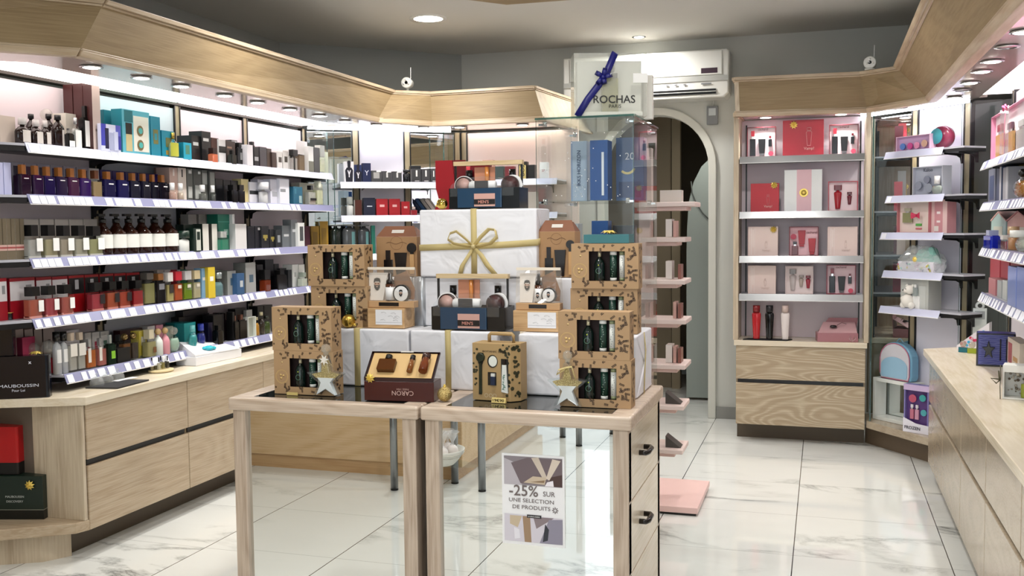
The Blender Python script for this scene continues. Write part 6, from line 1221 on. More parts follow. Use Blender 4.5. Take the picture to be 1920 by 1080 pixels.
def kraft_box(loc, label, W_, H_, D_=.075, rz=0):
    t = thing('kraft_gift_box', label, 'gift box', loc, rz, 'kraft gift boxes with bath products')
    x0, x1, z0, z1 = -W_ * .235, W_ * .30, H_ * .17, H_ * .83
    MB(KRAFT).box(-W_ / 2, x0, 0, .003, 0, H_).box(x1, W_ / 2, 0, .003, 0, H_).box(x0, x1, 0, .003, 0, z0).box(x0, x1, 0, .003, z1, H_).box(-W_ / 2, W_ / 2, .0031, D_, 0, .002, KRS).box(-W_ / 2, W_ / 2, .0031, D_, H_ - .002, H_, KRAFT).box(-W_ / 2, -W_ / 2 + .002, .0031, D_, .002, H_ - .002, KRS).box(W_ / 2 - .002, W_ / 2, .0031, D_, .002, H_ - .002, KRS).build('carton', t)
    MB(mat('#220c0a', .7)).box(-W_ / 2 + .003, W_ / 2 - .003, .037, .040, .003, H_ - .003).build('inner_tray', t)
    leaves(40, 17, W_, H_, [(x0, x1, z0, z1), (-W_ / 2 + .008, x0 - .004, H_ * .22, H_ * .78)], mat('#2e190d', .6), 1.0).build('leaf_print', t)
    mb = leaves(20, 5, D_ - .008, H_, [], mat('#2e190d', .6), 1.0); Rz = Matrix.Translation((W_ / 2 + .0001, D_ / 2, 0)) @ Matrix.Rotation(PI / 2, 4, 'Z'); mb.v = [tuple(Rz @ Vector(p)) for p in mb.v]; mb.build('side_leaf_print', t)
    mb = MB(mat('#d8b878', .5)); cx = (-W_ / 2 + x0) / 2; ringline(mb, cx, H_ * .40, W_ * .105, .0014); ringline(mb, cx, H_ * .40, W_ * .09, .0006)
    mb.lathe([(.0035, 0), (.001, .0012)], m=mat('#d9c08a', .4), T=Matrix.Translation((cx + .002, -.0004, H_ * .73)) @ Matrix.Rotation(PI / 2, 4, 'X'), n=16)
    for a in (.5, 2.3, 4.2): mb.lathe([(.0045, 0), (.001, .0008)], T=Matrix.Translation((cx + .007 * math.cos(a), -.0004, H_ * .40 + .007 * math.sin(a))) @ Matrix.Rotation(PI / 2, 4, 'X'), n=10)
    mb.build('round_seal_print', t)
    GB = mat('#0c1c18', .15); cy = .018; zb = z0 + .001; hh = z1 - z0; xb = x0 + W_ * .145
    b = MB(GB).lathe([(.0175, 0), (.0185, .003), (.0185, hh * .56), (.0135, hh * .68), (.006, hh * .76), (.0055, hh * .80)], (xb, cy, zb), n=22).build('dark_bottle', t)
    MB(mat('#d8cfae', .3, .3)).cyl((xb, cy, zb + hh * .80), .0055, hh * .19).build('cream_cap', b)
    mb = MB(mat('#7ba890', .5)); ringline(mb, xb, zb + hh * .33, .0095, .0008, cy - .0195); mb.lathe([(.0025, 0), (.001, .0005)], m=mat('#b8c84a', .4), T=Matrix.Translation((xb, cy - .019, zb + hh * .52)) @ Matrix.Rotation(PI / 2, 4, 'X'), n=10); mb.build('bottle_print', b)
    for xx, col, cc, nn in ((x0 + W_ * .352, '#16382e', '#e6e8e4', 'green_tube'), (x0 + W_ * .482, '#e2e5e0', '#8c9470', 'white_tube')):
        r = W_ * (.052 if col == '#16382e' else .042); q = MB(mat(col, .35)).cyl((xx, cy, zb + hh * .10), r, hh * .76, n=20).build(nn, t); cm_ = mat('#e6e8e4' if col == '#16382e' else '#8c9470', .35); MB(cm_).cyl((xx, cy, zb), r * .95, hh * .0995, n=20).build('tube_base', q); MB(cm_).cyl((xx, cy, zb + hh * .861), r * .98, hh * .125, n=20).build('tube_cap', q)
        mb = MB(mat('#a8c4b0' if col == '#16382e' else '#4a5c50', .5)); rr = random.Random(3)
        for k in range(9): z_ = zb + hh * (.16 + .075 * k); x_ = xx + rr.uniform(-.4, .4) * r; L = .005; a = rr.uniform(0, 3.1); yy = cy - r - .0004; mb.add([(x_ - L * math.cos(a) * .5, yy, z_ - L * math.sin(a) * .5), (x_ + L * .2 * math.sin(a), yy, z_ - L * .2 * math.cos(a)), (x_ + L * math.cos(a) * .5, yy, z_ + L * math.sin(a) * .5), (x_ - L * .2 * math.sin(a), yy, z_ + L * .2 * math.cos(a))], ((0, 1, 2, 3),))
        mb.build('tube_print', q)
    return t
kb = kraft_box((-1.772, 3.105, TT), 'kraft gift box at the front left, bottom of its stack', .238, .157, rz=.0)
Z1W = 1.003
KB = [((-1.776, 3.105, TT + .1575), 'kraft gift box at the front left, top of its stack'), ((-.708, 3.12, TT), 'kraft gift box at the front right, bottom of its stack'), ((-.712, 3.12, TT + .1575), 'kraft gift box at the front right, top of its stack'),
      ((-1.757, 3.36, Z1W + .001), 'kraft gift box behind at the left, lower one on the white parcels'), ((-1.765, 3.355, Z1W + .158), 'kraft gift box behind at the left, upper one on the white parcels'), ((-.730, 3.36, Z1W + .001), 'kraft gift box behind at the right, lower one on the white parcels'), ((-.725, 3.355, Z1W + .158), 'kraft gift box behind at the right, upper one on the white parcels')]
for lo, lb in KB: dup(kb, lo, 0, lb)
# wrapped parcels
def parcel(label, x0, x1, y0, y1, z0, z1, ribs=(), cross=None, sil=None, side=False):
    c = ((x0 + x1) / 2, y0, z0); t = thing('wrapped_parcel', label, 'parcel', c, 0); w = (x1 - x0) / 2; D = y1 - y0; H = z1 - z0
    b = MB(PAPER); n = 8; m = 5; rr = random.Random(int(x0 * 100))
    b.box(-w, w, 0, D, 0, H); o = b.build('paper_wrapping', t, .007, seg=3)
    f = MB(PAPER)  # folded flaps on the right end
    e = w + .0006
    f.add([(e, .004, H * .98), (e, D * .5, H * .5), (e, D - .004, H * .98), (e + .002, .02, H * .985), (e + .0035, D * .5, H * .52), (e + .002, D - .02, H * .985)], ((0, 1, 4, 3), (1, 2, 5, 4), (3, 4, 5)))
    f.add([(e, .006, .004), (e, D * .52, H * .55), (e, D - .006, .004), (e + .003, .02, .006), (e + .0045, D * .52, H * .52), (e + .003, D - .02, .006)], ((0, 3, 4, 1), (1, 4, 5, 2), (3, 5, 4)))
    f.build('folded_flaps', t)
    for rx, rw, mm in ribs:
        q = MB(mm); x = rx - c[0]; q.ribbon([(x, -.0015, 0), (x + .001, -.0018, H * .5), (x, -.0015, H), (x, .0, H + .0015), (x, D * .5, H + .0015), (x, D, H + .0012)], rw, ax=(1, 0, 0)); q.build('ribbon', t)
    if side: MB(RIB).ribbon([(e + .002, D * .45, H), (e + .0065, D * .48, H * .7), (e + .006, D * .42, H * .3), (e + .0045, D * .4, 0)], .012, ax=(0, 1, 0)).build('ribbon', t)
    return t
P1 = parcel('white parcel with gold ribbon, bottom row left', -1.79, -1.462, 3.335, 3.62, TT, Z1W - .001, ((-1.672, .024, RIB),))
P2 = parcel('white parcel with gold ribbon, bottom row middle', -1.455, -1.115, 3.335, 3.62, TT, Z1W - .001, ((-1.305, .022, RIB),))
P3 = parcel('white parcel with narrow gold ribbon on its end, bottom row right', -1.025, -.605, 3.30, 3.62, TT, Z1W - .001, (), side=True)
SILV = mat('#c9cdd2', .25, .5, 'silver_glitter_ribbon')
P4 = parcel('wide white parcel with silver ribbon in the second row', -1.51, -.86, 3.49, 3.66, Z1W, 1.19, ((-1.478, .045, SILV),))
by = 3.475
t = parcel('big white parcel tied with gold bow at the top', -1.470, -1.005, by, 3.66, 1.192, 1.447, ())
w = .2325; H = .255; xc = -.012; zc = .115
q = MB(RIB); q.ribbon([(xc, -.002, 0), (xc + .001, -.0025, H * .4), (xc, -.002, H), (xc, .002, H + .002), (xc, .12, H + .002)], .023, ax=(1, 0, 0)).ribbon([(-w - .001, -.002, zc - .004), (-.1, -.003, zc), (xc, -.0035, zc + .002), (.1, -.003, zc + .006), (w + .001, -.002, zc + .014), (w + .005, .03, zc + .018), (w + .006, .16, zc + .02)], .024, ax=(0, 0, 1)).build('ribbon', t)
q = MB(RIB)
q.ribbon([(xc, -.006, zc), (xc - .03, -.012, zc + .03), (xc - .065, -.016, zc + .058), (xc - .09, -.016, zc + .05), (xc - .10, -.014, zc + .028), (xc - .075, -.016, zc + .012), (xc - .03, -.012, zc + .003), (xc, -.006, zc)], .016, ax=(.35, -.75, .55))
q.ribbon([(xc, -.006, zc), (xc + .03, -.012, zc + .035), (xc + .065, -.016, zc + .065), (xc + .09, -.016, zc + .062), (xc + .095, -.014, zc + .035), (xc + .07, -.016, zc + .012), (xc + .03, -.012, zc + .003), (xc, -.006, zc)], .016, ax=(-.35, -.75, .55))
q.ribbon([(xc, -.006, zc), (xc - .02, -.010, zc - .035), (xc - .045, -.008, zc - .07), (xc - .055, -.006, zc - .105)], [.012, .018, .02, .02], ax=(1, 0, .2)).ribbon([(xc, -.006, zc), (xc + .03, -.010, zc - .03), (xc + .055, -.008, zc - .07), (xc + .09, -.006, zc - .11)], [.012, .018, .02, .018], ax=(1, 0, .3))
q.ball((xc, -.008, zc), .010, n=10).build('ribbon_bow', t)
# beard kits: wooden crate with clear pouch on top
def crate(label, x0, x1, y, z, h):
    t = thing('wooden_crate', label, 'crate', ((x0 + x1) / 2, y, z)); w = (x1 - x0) / 2; W1 = wood('pine_crate', '#c7a274', '#b58f62', '#d3b083', 1.5, 'x', 5)
    MB(W1).box(-w, w, 0, .10, 0, h).build('crate_body', t, .002); MB(mat('#e8e8ea', .5)).box(-w * .35, w * .9, -.0012, -.0002, h * .18, h * .93).build('paper_label', t)
    mb = MB(mat('#b9b9bc', .5)); rr = random.Random(1)
    for k in range(7): x_, z_ = rr.uniform(-w * .2, w * .7), rr.uniform(h * .4, h * .85); mb.tube([(x_, -.0016, z_), (x_ + .012, -.0016, z_ + .003), (x_ + .02, -.0016, z_ - .002)], .0005, n=4)
    mb.box(-w * .33, w * .88, -.0022, -.0013, h * .30, h * .31).build('label_print', t); return t
def face(mb, x, y, z, s):
    """stylised bearded head: hair, skin, glasses, beard"""
    A = lambda P, c, k: mb.add([(x + a * s, y - k * .0002, z + b * s) for a, b in P], [tuple(range(len(P)))], mat(c, .5))
    A([(-.5, .2), (-.45, -.3), (-.2, -.6), (.2, -.6), (.45, -.3), (.5, .2)], '#d9b8a0', 1); A([(-.55, .3), (-.5, .1), (-.3, .42), (.35, .40), (.5, .1), (.58, .45), (.45, .85), (0, .95), (-.45, .8)], '#1c1c1e', 2)
    A([(-.5, -.05), (-.3, -.2), (.3, -.2), (.5, -.05), (.45, -.6), (.15, -1.0), (-.15, -1.0), (-.45, -.6)], '#1c1c1e', 3); A([(-.2, -.38), (.2, -.38), (.12, -.48), (-.12, -.48)], '#e0c0b0', 4); A([(-.42, .12), (-.05, .12), (-.08, -.08), (-.38, -.08)], '#7a4a3c', 4); A([(.05, .12), (.42, .12), (.38, -.08), (.08, -.08)], '#7a4a3c', 4)
def pouch(label, x, y, z, w, h):
    t = thing('clear_pouch', label, 'pouch', (x, y, z))
    MB(mat('#c09a70', .5)).box(-w / 2, w / 2, -.002, .042, 0, h * .17).build('kraft_base', t, .002); MB(mat('#1c1512', .3)).rbox(-w * .2, w * .2, -.0035, -.0022, h * .045, h * .135, .0003).build('dark_label', t)
    a = MB(mat('#e6e0da', .4)).add([(-w * .42, .008, h * .18), (-w * .14, .008, h * .18), (-w * .06, .02, h * .88), (-w * .44, .02, h * .88), (-w * .42, .024, h * .18), (-w * .14, .024, h * .18), (-w * .06, .024, h * .88), (-w * .44, .024, h * .88)], ((0, 1, 2, 3), (7, 6, 5, 4), (0, 4, 5, 1), (1, 5, 6, 2), (2, 6, 7, 3), (3, 7, 4, 0))).build('white_tube', t)
    mb = MB(); face(mb, -w * .26, .0105, h * .6, w * .12); mb.build('tube_print', a)
    b = MB(mat('#4a2a1a', .15)).cyl((w * .0, .014, h * .18), w * .09, h * .42, n=18).build('dropper_bottle', t); MB(mat('#1c1512', .3)).lathe([(w * .075, 0), (w * .075, h * .08), (w * .04, h * .12), (w * .035, h * .26), (w * .01, h * .28)], (w * .0, .014, h * .602), n=14).build('dropper_cap', b)
    MB(mat('#e6e6e6', .5)).cyl((w * .0, .014, h * .2), w * .094, h * .32, n=18).build('bottle_label', b); mb = MB(); face(mb, w * .0, -.003, h * .36, w * .065); mb.build('label_print', b)
    c = MB(mat('#1a1a1c', .3)).lathe([(w * .165, 0), (w * .165, .016)], T=Matrix.Translation((w * .24, .018, h * .36)) @ Matrix.Rotation(PI / 2, 4, 'X'), n=26).build('balm_tin', t); MB(mat('#e8e8e8', .4)).lathe([(w * .14, .0161), (w * .135, .0175)], T=Matrix.Translation((w * .24, .018, h * .36)) @ Matrix.Rotation(PI / 2, 4, 'X'), n=24).build('tin_lid', c); mb = MB(); face(mb, w * .24, -.001, h * .38, w * .065); mb.build('lid_print', c)
    MB(mat('#8d6446', .6)).add([(-w * .02, .030, h * .2), (w * .44, .030, h * .2), (w * .46, .030, h * .45), (w * .3, .030, h * .93), (w * .05, .030, h * .8), (-w * .02, .034, h * .2), (w * .44, .034, h * .2), (w * .46, .034, h * .45), (w * .3, .034, h * .93), (w * .05, .034, h * .8)], ((0, 1, 2, 3, 4), (9, 8, 7, 6, 5), (0, 5, 6, 1), (1, 6, 7, 2), (2, 7, 8, 3), (3, 8, 9, 4), (4, 9, 5, 0))).build('brown_glove', t)
    CP = clear('#fdfcfa', .10, '#e6dccf', .05, 1.45); vs = []; rr = random.Random(7); nx, nz = 10, 8
    for s_ in (0, 1):
        for j in range(nz + 1):
            for i in range(nx + 1): f = j / nz; d = (.046 * (1 - f) + .006); vs.append((-w / 2 + w * i / nx, (-.004 + rr.uniform(-.0018, .0018) + f * .016) if not s_ else (.042 - f * .02), h * .17 + h * .83 * f))
    N_ = (nx + 1) * (nz + 1); fs = []
    for s_ in (0, 1):
        for j in range(nz):
            for i in range(nx): k = s_ * N_ + j * (nx + 1) + i; fs.append((k, k + 1, k + nx + 2, k + nx + 1) if not s_ else (k, k + nx + 1, k + nx + 2, k + 1))
    for j in range(nz): k = j * (nx + 1); fs.append((k, k + nx + 1, N_ + k + nx + 1, N_ + k)); k += nx; fs.append((k, N_ + k, N_ + k + nx + 1, k + nx + 1))
    MB(CP).add(vs, fs).build('clear_film', t); MB(mat('#e6dccb', .3)).box(-w / 2, w / 2, .008, .013, h - .006, h + .004).build('zip_closure', t); return t
y_ = 3.36
def xat(px, py, y): return T_(y).hit(px, py)[0]
zc1 = Z1W + .001; hc = T_(y_).hit(720, 578)[1] - zc1
crate('pine crate with white label, left of the middle basket', xat(679, 600, y_), xat(758, 600, y_), y_, zc1, hc); crate('pine crate with white label, right of the middle basket', xat(962, 600, y_), xat(1047, 600, y_), y_, zc1, hc)
zp = zc1 + hc + .001; hp = T_(3.375).hit(730, 503)[1] - zp
for px0, px1, n in ((683, 776, 'left'), (967, 1050, 'right')):
    x0, x1 = xat(px0, 550, 3.375), xat(px1, 550, 3.375); pouch('clear zip pouch with beard care products on the %s pine crate' % n, (x0 + x1) / 2, 3.375, zp, x1 - x0, hp)
# handled baskets
def caddy(label, px0, px1, pyb, pyt, pym, y, z):
    x0, x1 = xat(px0, pyb, y), xat(px1, pyb, y); H = T_(y).hit((px0 + px1) / 2, pyt)[1] - z; h = T_(y).hit((px0 + px1) / 2, pym)[1] - z; w = (x1 - x0) / 2; D = .115
    t = thing('handled_gift_basket', label, 'gift basket', ((x0 + x1) / 2, y, z)); B = mat('#0d0f12', .2)
    MB(B).box(-w, w, 0, .003, 0, h).box(-w, w, D - .003, D, 0, h).box(-w, -w + .003, .003, D - .003, 0, h).box(w - .003, w, .003, D - .003, 0, h).box(-w + .003, w - .003, .003, D - .003, 0, .003).build('black_tray', t, .001)
    MB(mat('#101012', .3)).box(-w * .97, -w * .93, D * .45, D * .55, h, H).box(w * .93, w * .97, D * .45, D * .55, h, H).build('handle_uprights', t)
    MB(wood('handle_wood', '#cdb58c', '#bda479', '#d8c29c', 2, 'x', 5)).rbox(-w * .99, w * .99, D * .38, D * .62, H - .014, H + .002, .004).build('wooden_handle', t)
    for sx in (-1, 1):
        b = MB(mat('#1a1214', .15)).lathe([(.021, 0), (.022, .004), (.022, h * 1.2), (.012, h * 1.34), (.010, h * 1.42)], (sx * w * .62, D * .75, .004), n=20).build('dark_bottle', t); MB(B).cyl((sx * w * .62, D * .75, h * 1.42 + .004), .013, min(.035, H - .018 - h * 1.42), n=18).build('black_cap', b)
        c = MB(mat('#3a2422', .25)).lathe([(.034, 0), (.034, .018)], T=Matrix.Translation((sx * w * .66, D * .42, h * 1.14)) @ Matrix.Rotation(PI / 2, 4, 'X'), n=28).build('round_tin', t); MB(mat('#c49a90' if sx < 0 else '#4a2c2c', .35)).lathe([(.029, .0181), (.001, .0185)], T=Matrix.Translation((sx * w * .66, D * .42, h * 1.14)) @ Matrix.Rotation(PI / 2, 4, 'X'), n=26).build('tin_label', c)
        MB(WHITE).lathe([(.038, -.018), (.038, -.002)], T=Matrix.Translation((sx * w * .66 + sx * .006, D * .42, h * 1.14)) @ Matrix.Rotation(PI / 2, 4, 'X'), n=28).build('cotton_pad', c)
    b = MB(mat('#c98a6c', .3)).box(-w * .43, w * .16, D * .6, D * .64, h * .5, H - .02).build('pink_card', t); MB(mat('#c07a3c', .2)).cyl((-.006, D * .5, h * .9), .008, H - .02 - h * .9, n=14).build('copper_bottle', t)
    MB(mat('#eceae8', .8)).lathe([(.012, -.054), (.019, -.05), (.019, .05), (.012, .054)], T=Matrix.Translation((-w * .12, D * .35, h * 1.12)) @ Matrix.Rotation(PI / 2, 4, 'Y'), n=18).build('rolled_towel', t); MB(mat('#2b2626', .4)).box(-w * .30, w * .08, D * .35 - .025, D * .35 - .0195, h * .9, h * 1.35).build('towel_band', t)
    MB(mat('#27425c', .15)).rbox(-w * .74, w * .52, -.008, -.0008, .004, h * .98, .003).build('blue_bag', t); MB(mat('#cba095', .35)).box(-w * .25, w * .34, -.0102, -.0085, h * .10, h * .72).box(-w * .25, w * .34, -.0115, -.0103, h * .2, h * .45, mat('#171214', .3)).build('pink_label', t)
    text('MEN\'S', w * .30, t, w * .02, h * .32, -.0125, mat('#c98a7c'), bold=.015)
    P = clear('#fbfdfe', .05, '#e8eef2', .04, 1.5); vs = []; nn = 12
    for i in range(nn + 1):
        a = PI * i / nn; x_ = -w * .95 * math.cos(a) * .95 - w * .05; z_ = h + (H - h) * .42 * math.sin(a); vs += [(x_, -.004, z_), (x_, D * .85, z_)]
    b0 = len(vs); vs += [(-w * .95, -.004, h * .6), (w * .85, -.004, h * .6)]
    m = MB(P).add(vs, [(2 * i, 2 * i + 2, 2 * i + 3, 2 * i + 1) for i in range(nn)], None, True); m.add([vs[2 * i] for i in range(nn + 1)] + [vs[b0 + 1], vs[b0]], [tuple(range(nn + 3))[::-1]]); m.build('clear_dome', t); return t
caddy('black basket with wooden handle in the middle row of the display', 809, 947, 600, 516, 576, 3.355, Z1W + .001)
caddy('black basket with wooden handle on top of the big parcel', 842, 974, 390, 301, 352, 3.50, 1.4495)
# red V shaped stand behind the top basket
t = thing('display_stand', 'tall red curved display stand behind the top basket', 'display stand', (xat(820, 380, 3.64), 3.625, 1.4495)); k = (xat(870, 380, 3.64) - xat(820, 380, 3.64)); hv = T_(3.64).hit(845, 301)[1] - 1.4495
MB(mat('#9c1420', .3)).fprism([(0, hv * .45), (0, hv), (k * .62, hv), (k * .72, hv * .5), (k * .55, hv * .25), (k * .62, 0), (-k * .05, 0), (k * .12, hv * .2)], 0, .012).fprism([(k * .63, hv), (k * 1.1, hv), (k * 1.1, 0), (k * .63, 0), (k * .56, hv * .25), (k * .73, hv * .5)], .004, .014, mat('#6e0e18', .3)).build('curved_panel', t)
t = thing('gift_box', 'dark red box behind the top basket, right of the red stand', 'gift box', (xat(905, 380, 3.62), 3.605, 1.4495)); MB(mat('#7c1a22', .3)).box(-.045, .035, 0, .03, 0, hv * .93).build('carton', t, .001)
# brown handled cartons
def carry(label, pxl, pxr, pyt, pys, y, z, side=0):
    x0, x1 = xat(pxl, 480, y), xat(pxr, 480, y); w = (x1 - x0) / 2; hs = T_(y).hit((pxl + pxr) / 2, pys)[1] - z; H = T_(y + .03).hit((pxl + pxr) / 2, pyt)[1] - z; D = .085
    t = thing('handled_kraft_carton', label, 'gift box', ((x0 + x1) / 2, y, z)); m = mat('#a27d56', .55); m2 = mat('#77482c', .5)
    MB(m).box(-w, w, 0, D, 0, hs).build('carton', t, .001); hw = w * .30; z0, z1 = hs + (H - hs) * .35, hs + (H - hs) * .65
    MB(m2).add([(-w, .001, hs + .0005), (w, .001, hs + .0005), (w * .72, .033, H), (-w * .72, .033, H), (-w, .003, hs + .0005), (w, .003, hs + .0005), (w * .72, .035, H), (-w * .72, .035, H), ], ((0, 1, 2, 3), (7, 6, 5, 4), (0, 4, 5, 1), (1, 5, 6, 2), (2, 6, 7, 3), (3, 7, 4, 0))).add([(w, .003, hs + .0005), (w, D - .003, hs + .0005), (w * .74, .055, H * .97), (w * .74, .036, H * .97)], ((0, 1, 2, 3),)).build('gable_top', t)
    yy = .001 + .032 * .5; MB(mat('#c9c4bc', .4)).add([(-hw, .001 + .032 * .35 - .0012, z0), (hw, .001 + .032 * .35 - .0012, z0), (hw, .001 + .032 * .65 - .0012, z1), (-hw, .001 + .032 * .65 - .0012, z1)], ((0, 1, 2, 3),)).build('handle_slot', t)
    mb = MB(mat('#5a3018', .5)); mb.tube([(-w * .5 + w * k * .1, -.0006, hs * .84 + .004 * math.sin(k)) for k in range(11)], .0006, n=4); ringline(mb, 0, hs * .84, w * .3, .0008, -.0006); mb.build('stamp_print', t)
    b = MB(mat('#141010', .2)).rbox(-w * .62, -w * .18, -.006, -.0005, 0.004, hs * .42, .002).build('dark_bottle', t); MB(mat('#1c1414', .3)).box(-w * .52, -w * .3, -.005, -.0008, hs * .4202, hs * .66).build('pump_cap', b)
    MB(mat('#1a1414', .25)).fprism([(-.0 * w, .004), (w * .42, .004), (w * .52, hs * .6), (-w * .10, hs * .6)], -.006, -.0005).build('dark_tube', t, .001)
    br_ = MB(mat('#c49a68', .5)).rbox(w * .66, w * .88, -.008, -.0005, .01, hs * .56, .003).build('brush_handle', t); MB(mat('#191516', .3)).lathe([(.001, 0), (w * .22, .004), (w * .22, .010)], T=Matrix.Translation((w * .77, 0, hs * .72)) @ Matrix.Rotation(PI / 2, 4, 'X'), n=20).box(w * .70, w * .84, -.008, -.001, hs * .562, hs * .66).build('brush_head', br_)
    return t
carry('brown handled carton with bottle, tube and brush, left of the big parcel', 706, 783, 424, 444, 3.47, 1.192) if False else None
yb_ = 3.50
# left one stands on the second row parcel edge; right one likewise
def support(label, x0, x1, y0, y1, z0, z1): return parcel(label, x0, x1, y0, y1, z0, z1)
support('plain white parcel at the back left of the second row', -1.70, -1.515, 3.49, 3.66, Z1W, 1.19)
support('plain white parcel at the back right of the second row', -.855, -.75, 3.49, 3.66, Z1W, 1.19)
carry('brown handled carton with bottle, tube and brush, left of the big parcel', 706, 782, 424, 444, 3.505, 1.192)
carry('brown handled carton with bottle, tube and brush, right of the big parcel', 1009, 1078, 413, 434, 3.505, 1.192)
# caron set
cx0, cx1 = xat(687, 745, 3.07), xat(812, 745, 3.07); w = (cx1 - cx0) / 2
t = thing('perfume_gift_set', 'open burgundy box with upside down lettering and three bottles', 'gift set', ((cx0 + cx1) / 2, 3.065, TT), .10); BU = mat('#43130f', .25); hb = .068
MB(BU).box(-w, w, 0, .095, 0, hb).build('box_body', t, .002); MB(mat('#2a0a0a', .3)).add([(-w, 0, hb + .0005), (w, 0, hb + .0005), (w, .095, .155), (-w, .095, .155), (-w, 0, hb + .012), (w, 0, hb + .012), (w, .088, .160), (-w, .088, .160)], ((0, 1, 2, 3)[::-1], (0, 1, 5, 4), (1, 2, 6, 5), (3, 0, 4, 7), (2, 3, 7, 6))).build('lid_frame', t)
MB(mat('#cdab74', .6)).add([(-w * .93, .004, hb + .013), (w * .93, .004, hb + .013), (w * .93, .086, .154), (-w * .93, .086, .154)], ((0, 1, 2, 3),)).build('inner_tray', t)
text('CARON', w * .62, t, w * .12, hb * .42, -.002, mat('#c9a8a0'), flip=True); text('PARIS 1904', w * .35, t, w * .12, hb * .62, -.002, mat('#b08c84'), flip=True)
S = Matrix.Translation((0, .004, hb + .015)) @ Matrix.Rotation(math.radians(42), 4, 'X')
def lay(x, y, ww, hh, c, cp, rd=False):
    o = MB(liquid(c, .8)); (o.rbox(x - ww / 2, x + ww / 2, y, y + hh * .75, 0, .016, .004, T=S) if not rd else o.lathe([(ww / 2, 0), (ww / 2, hh * .7)], T=S @ Matrix.Translation((x, y, ww / 2)) @ Matrix.Rotation(-PI / 2, 4, 'X'), n=18)); o = o.build('perfume_bottle', t)
    q = MB(mat(cp, .2)); q.lathe([(ww * (.2 if not rd else .5), 0), (ww * (.2 if not rd else .5), hh * .28)], T=S @ Matrix.Translation((x, y + hh * (.755 if not rd else .705), ww / 2 if rd else .008)) @ Matrix.Rotation(-PI / 2, 4, 'X'), n=16); q.build('cap', o)
lay(-w * .42, .02, .062, .065, '#5a3212', '#15100e'); lay(w * .28, .018, .019, .07, '#8a5428', '#1a1210', True); lay(w * .68, .016, .030, .075, '#7a3c1c', '#3a2018', True)
MB(mat('#e6e4de', .5)).box(-.018, .028, .086, .094, .158, .161).build('white_card', t); bow(t, -w * .8, hb + .012, .018, -.004)
# botanic spa
bx0, bx1 = xat(891, 740, 3.2), xat(960, 745, 3.17)
t = thing('handled_kraft_carton', 'kraft carton with green leaf print, cut-out windows and handle', 'gift box', (-1.066, 3.155, TT), -.10); w = .083; H = .197; D = .085; KK = mat('#ab8f62', .55)
MB(KK).add([(-w, 0, 0), (w * .72, 0, 0), (w * 1.02, D * .35, 0), (w * 1.02, D, 0), (-w, D, 0), (-w, 0, H), (w * .72, 0, H), (w * 1.02, D * .35, H), (w * 1.02, D, H), (-w, D, H)], ((4, 3, 2, 1, 0), (5, 6, 7, 8, 9), (0, 1, 6, 5), (1, 2, 7, 6), (2, 3, 8, 7), (3, 4, 9, 8), (4, 0, 5, 9))).build('carton', t, .001)
MB(KK).tube([(-w * .45, D * .5, H), (-w * .45, D * .5, H + .024), (-w * .38, D * .5, H + .03), (w * .58, D * .5, H + .03), (w * .65, D * .5, H + .024), (w * .65, D * .5, H)], .0065, n=8).build('carry_handle', t)
text('BOTANIC SPA', w * .95, t, -w * .05, H * .86, -.0012, mat('#3a2a14'), height=.0062); LV = mat('#33321c', .6)
mb = MB(LV); rr = random.Random(6)
def lf(x, z, r): mb.add([(x + r * math.cos(a) * (1 if i % 2 else .9), -.0008, z + r * math.sin(a) * .85) for i, a in enumerate([PI * 2 * k / 7 for k in range(7)])], [tuple(range(7))[::-1]])
for k in range(16): lf(rr.uniform(w * .50, w * .70), rr.uniform(.02, H * .98), rr.uniform(.004, .007))
for k in range(10): lf(rr.uniform(w * .25, w * .62), rr.uniform(H * .84, H * .98), rr.uniform(.004, .006))
for k in range(12): lf(rr.uniform(-w * .97, -w * .78), rr.uniform(.03, H * .98), rr.uniform(.0035, .006))
mb.build('eucalyptus_print', t)
mb = MB(LV); e = Vector((w * .72, 0, 0)); f_ = Vector((w * .30, D * .35, 0)); nrm = Vector((D * .35, -w * .3, 0)).normalized()
for k in range(26):
    u, z, r = rr.uniform(.1, .9), rr.uniform(.01, H * .97), rr.uniform(.004, .0075); c_ = e + f_ * u + nrm * .0008; dd = f_.normalized()
    mb.add([tuple(c_ + dd * r * math.cos(a) + Vector((0, 0, z + r * math.sin(a)))) for a in [PI * 2 * q / 7 for q in range(7)]], [tuple(range(7))[::-1]])
mb.build('side_eucalyptus_print', t)
DK = mat('#17150f', .4)
MB(DK).fprism([(-w * .82, H * .76), (-w * .74, H * .83), (-w * .5, H * .83), (-w * .42, H * .76), (-w * .55, H * .62), (-w * .58, H * .1), (-w * .72, H * .1), (-w * .70, H * .62)], -.0012, -.0002).box(w * -.30, w * .08, -.0012, -.0002, H * .27, H * .50).box(w * .30, w * .62, -.0012, -.0002, H * .16, H * .74).build('cut_out_window', t)
MB(mat('#1f2a20', .25)).lathe([(.001, 0), (.017, .002), (.014, .008)], T=Matrix.Translation((-w * .62, -.001, H * .75)) @ Matrix.Rotation(PI / 2, 4, 'X'), n=18).box(-w * .68, -w * .56, -.005, -.0015, H * .12, H * .66).build('hair_brush', t)
MB(mat('#14140f', .4)).lathe([(.019, 0), (.019, .002)], T=Matrix.Translation((-w * .08, -.0005, H * .69)) @ Matrix.Diagonal((1, 1, 1.15, 1)) @ Matrix.Rotation(PI / 2, 4, 'X'), n=24).lathe([(.016, .002), (.015, .003)], m=mat('#dfe4dc', .4), T=Matrix.Translation((-w * .06, -.0005, H * .69)) @ Matrix.Diagonal((1, 1, 1.15, 1)) @ Matrix.Rotation(PI / 2, 4, 'X'), n=24).build('round_soap', t)
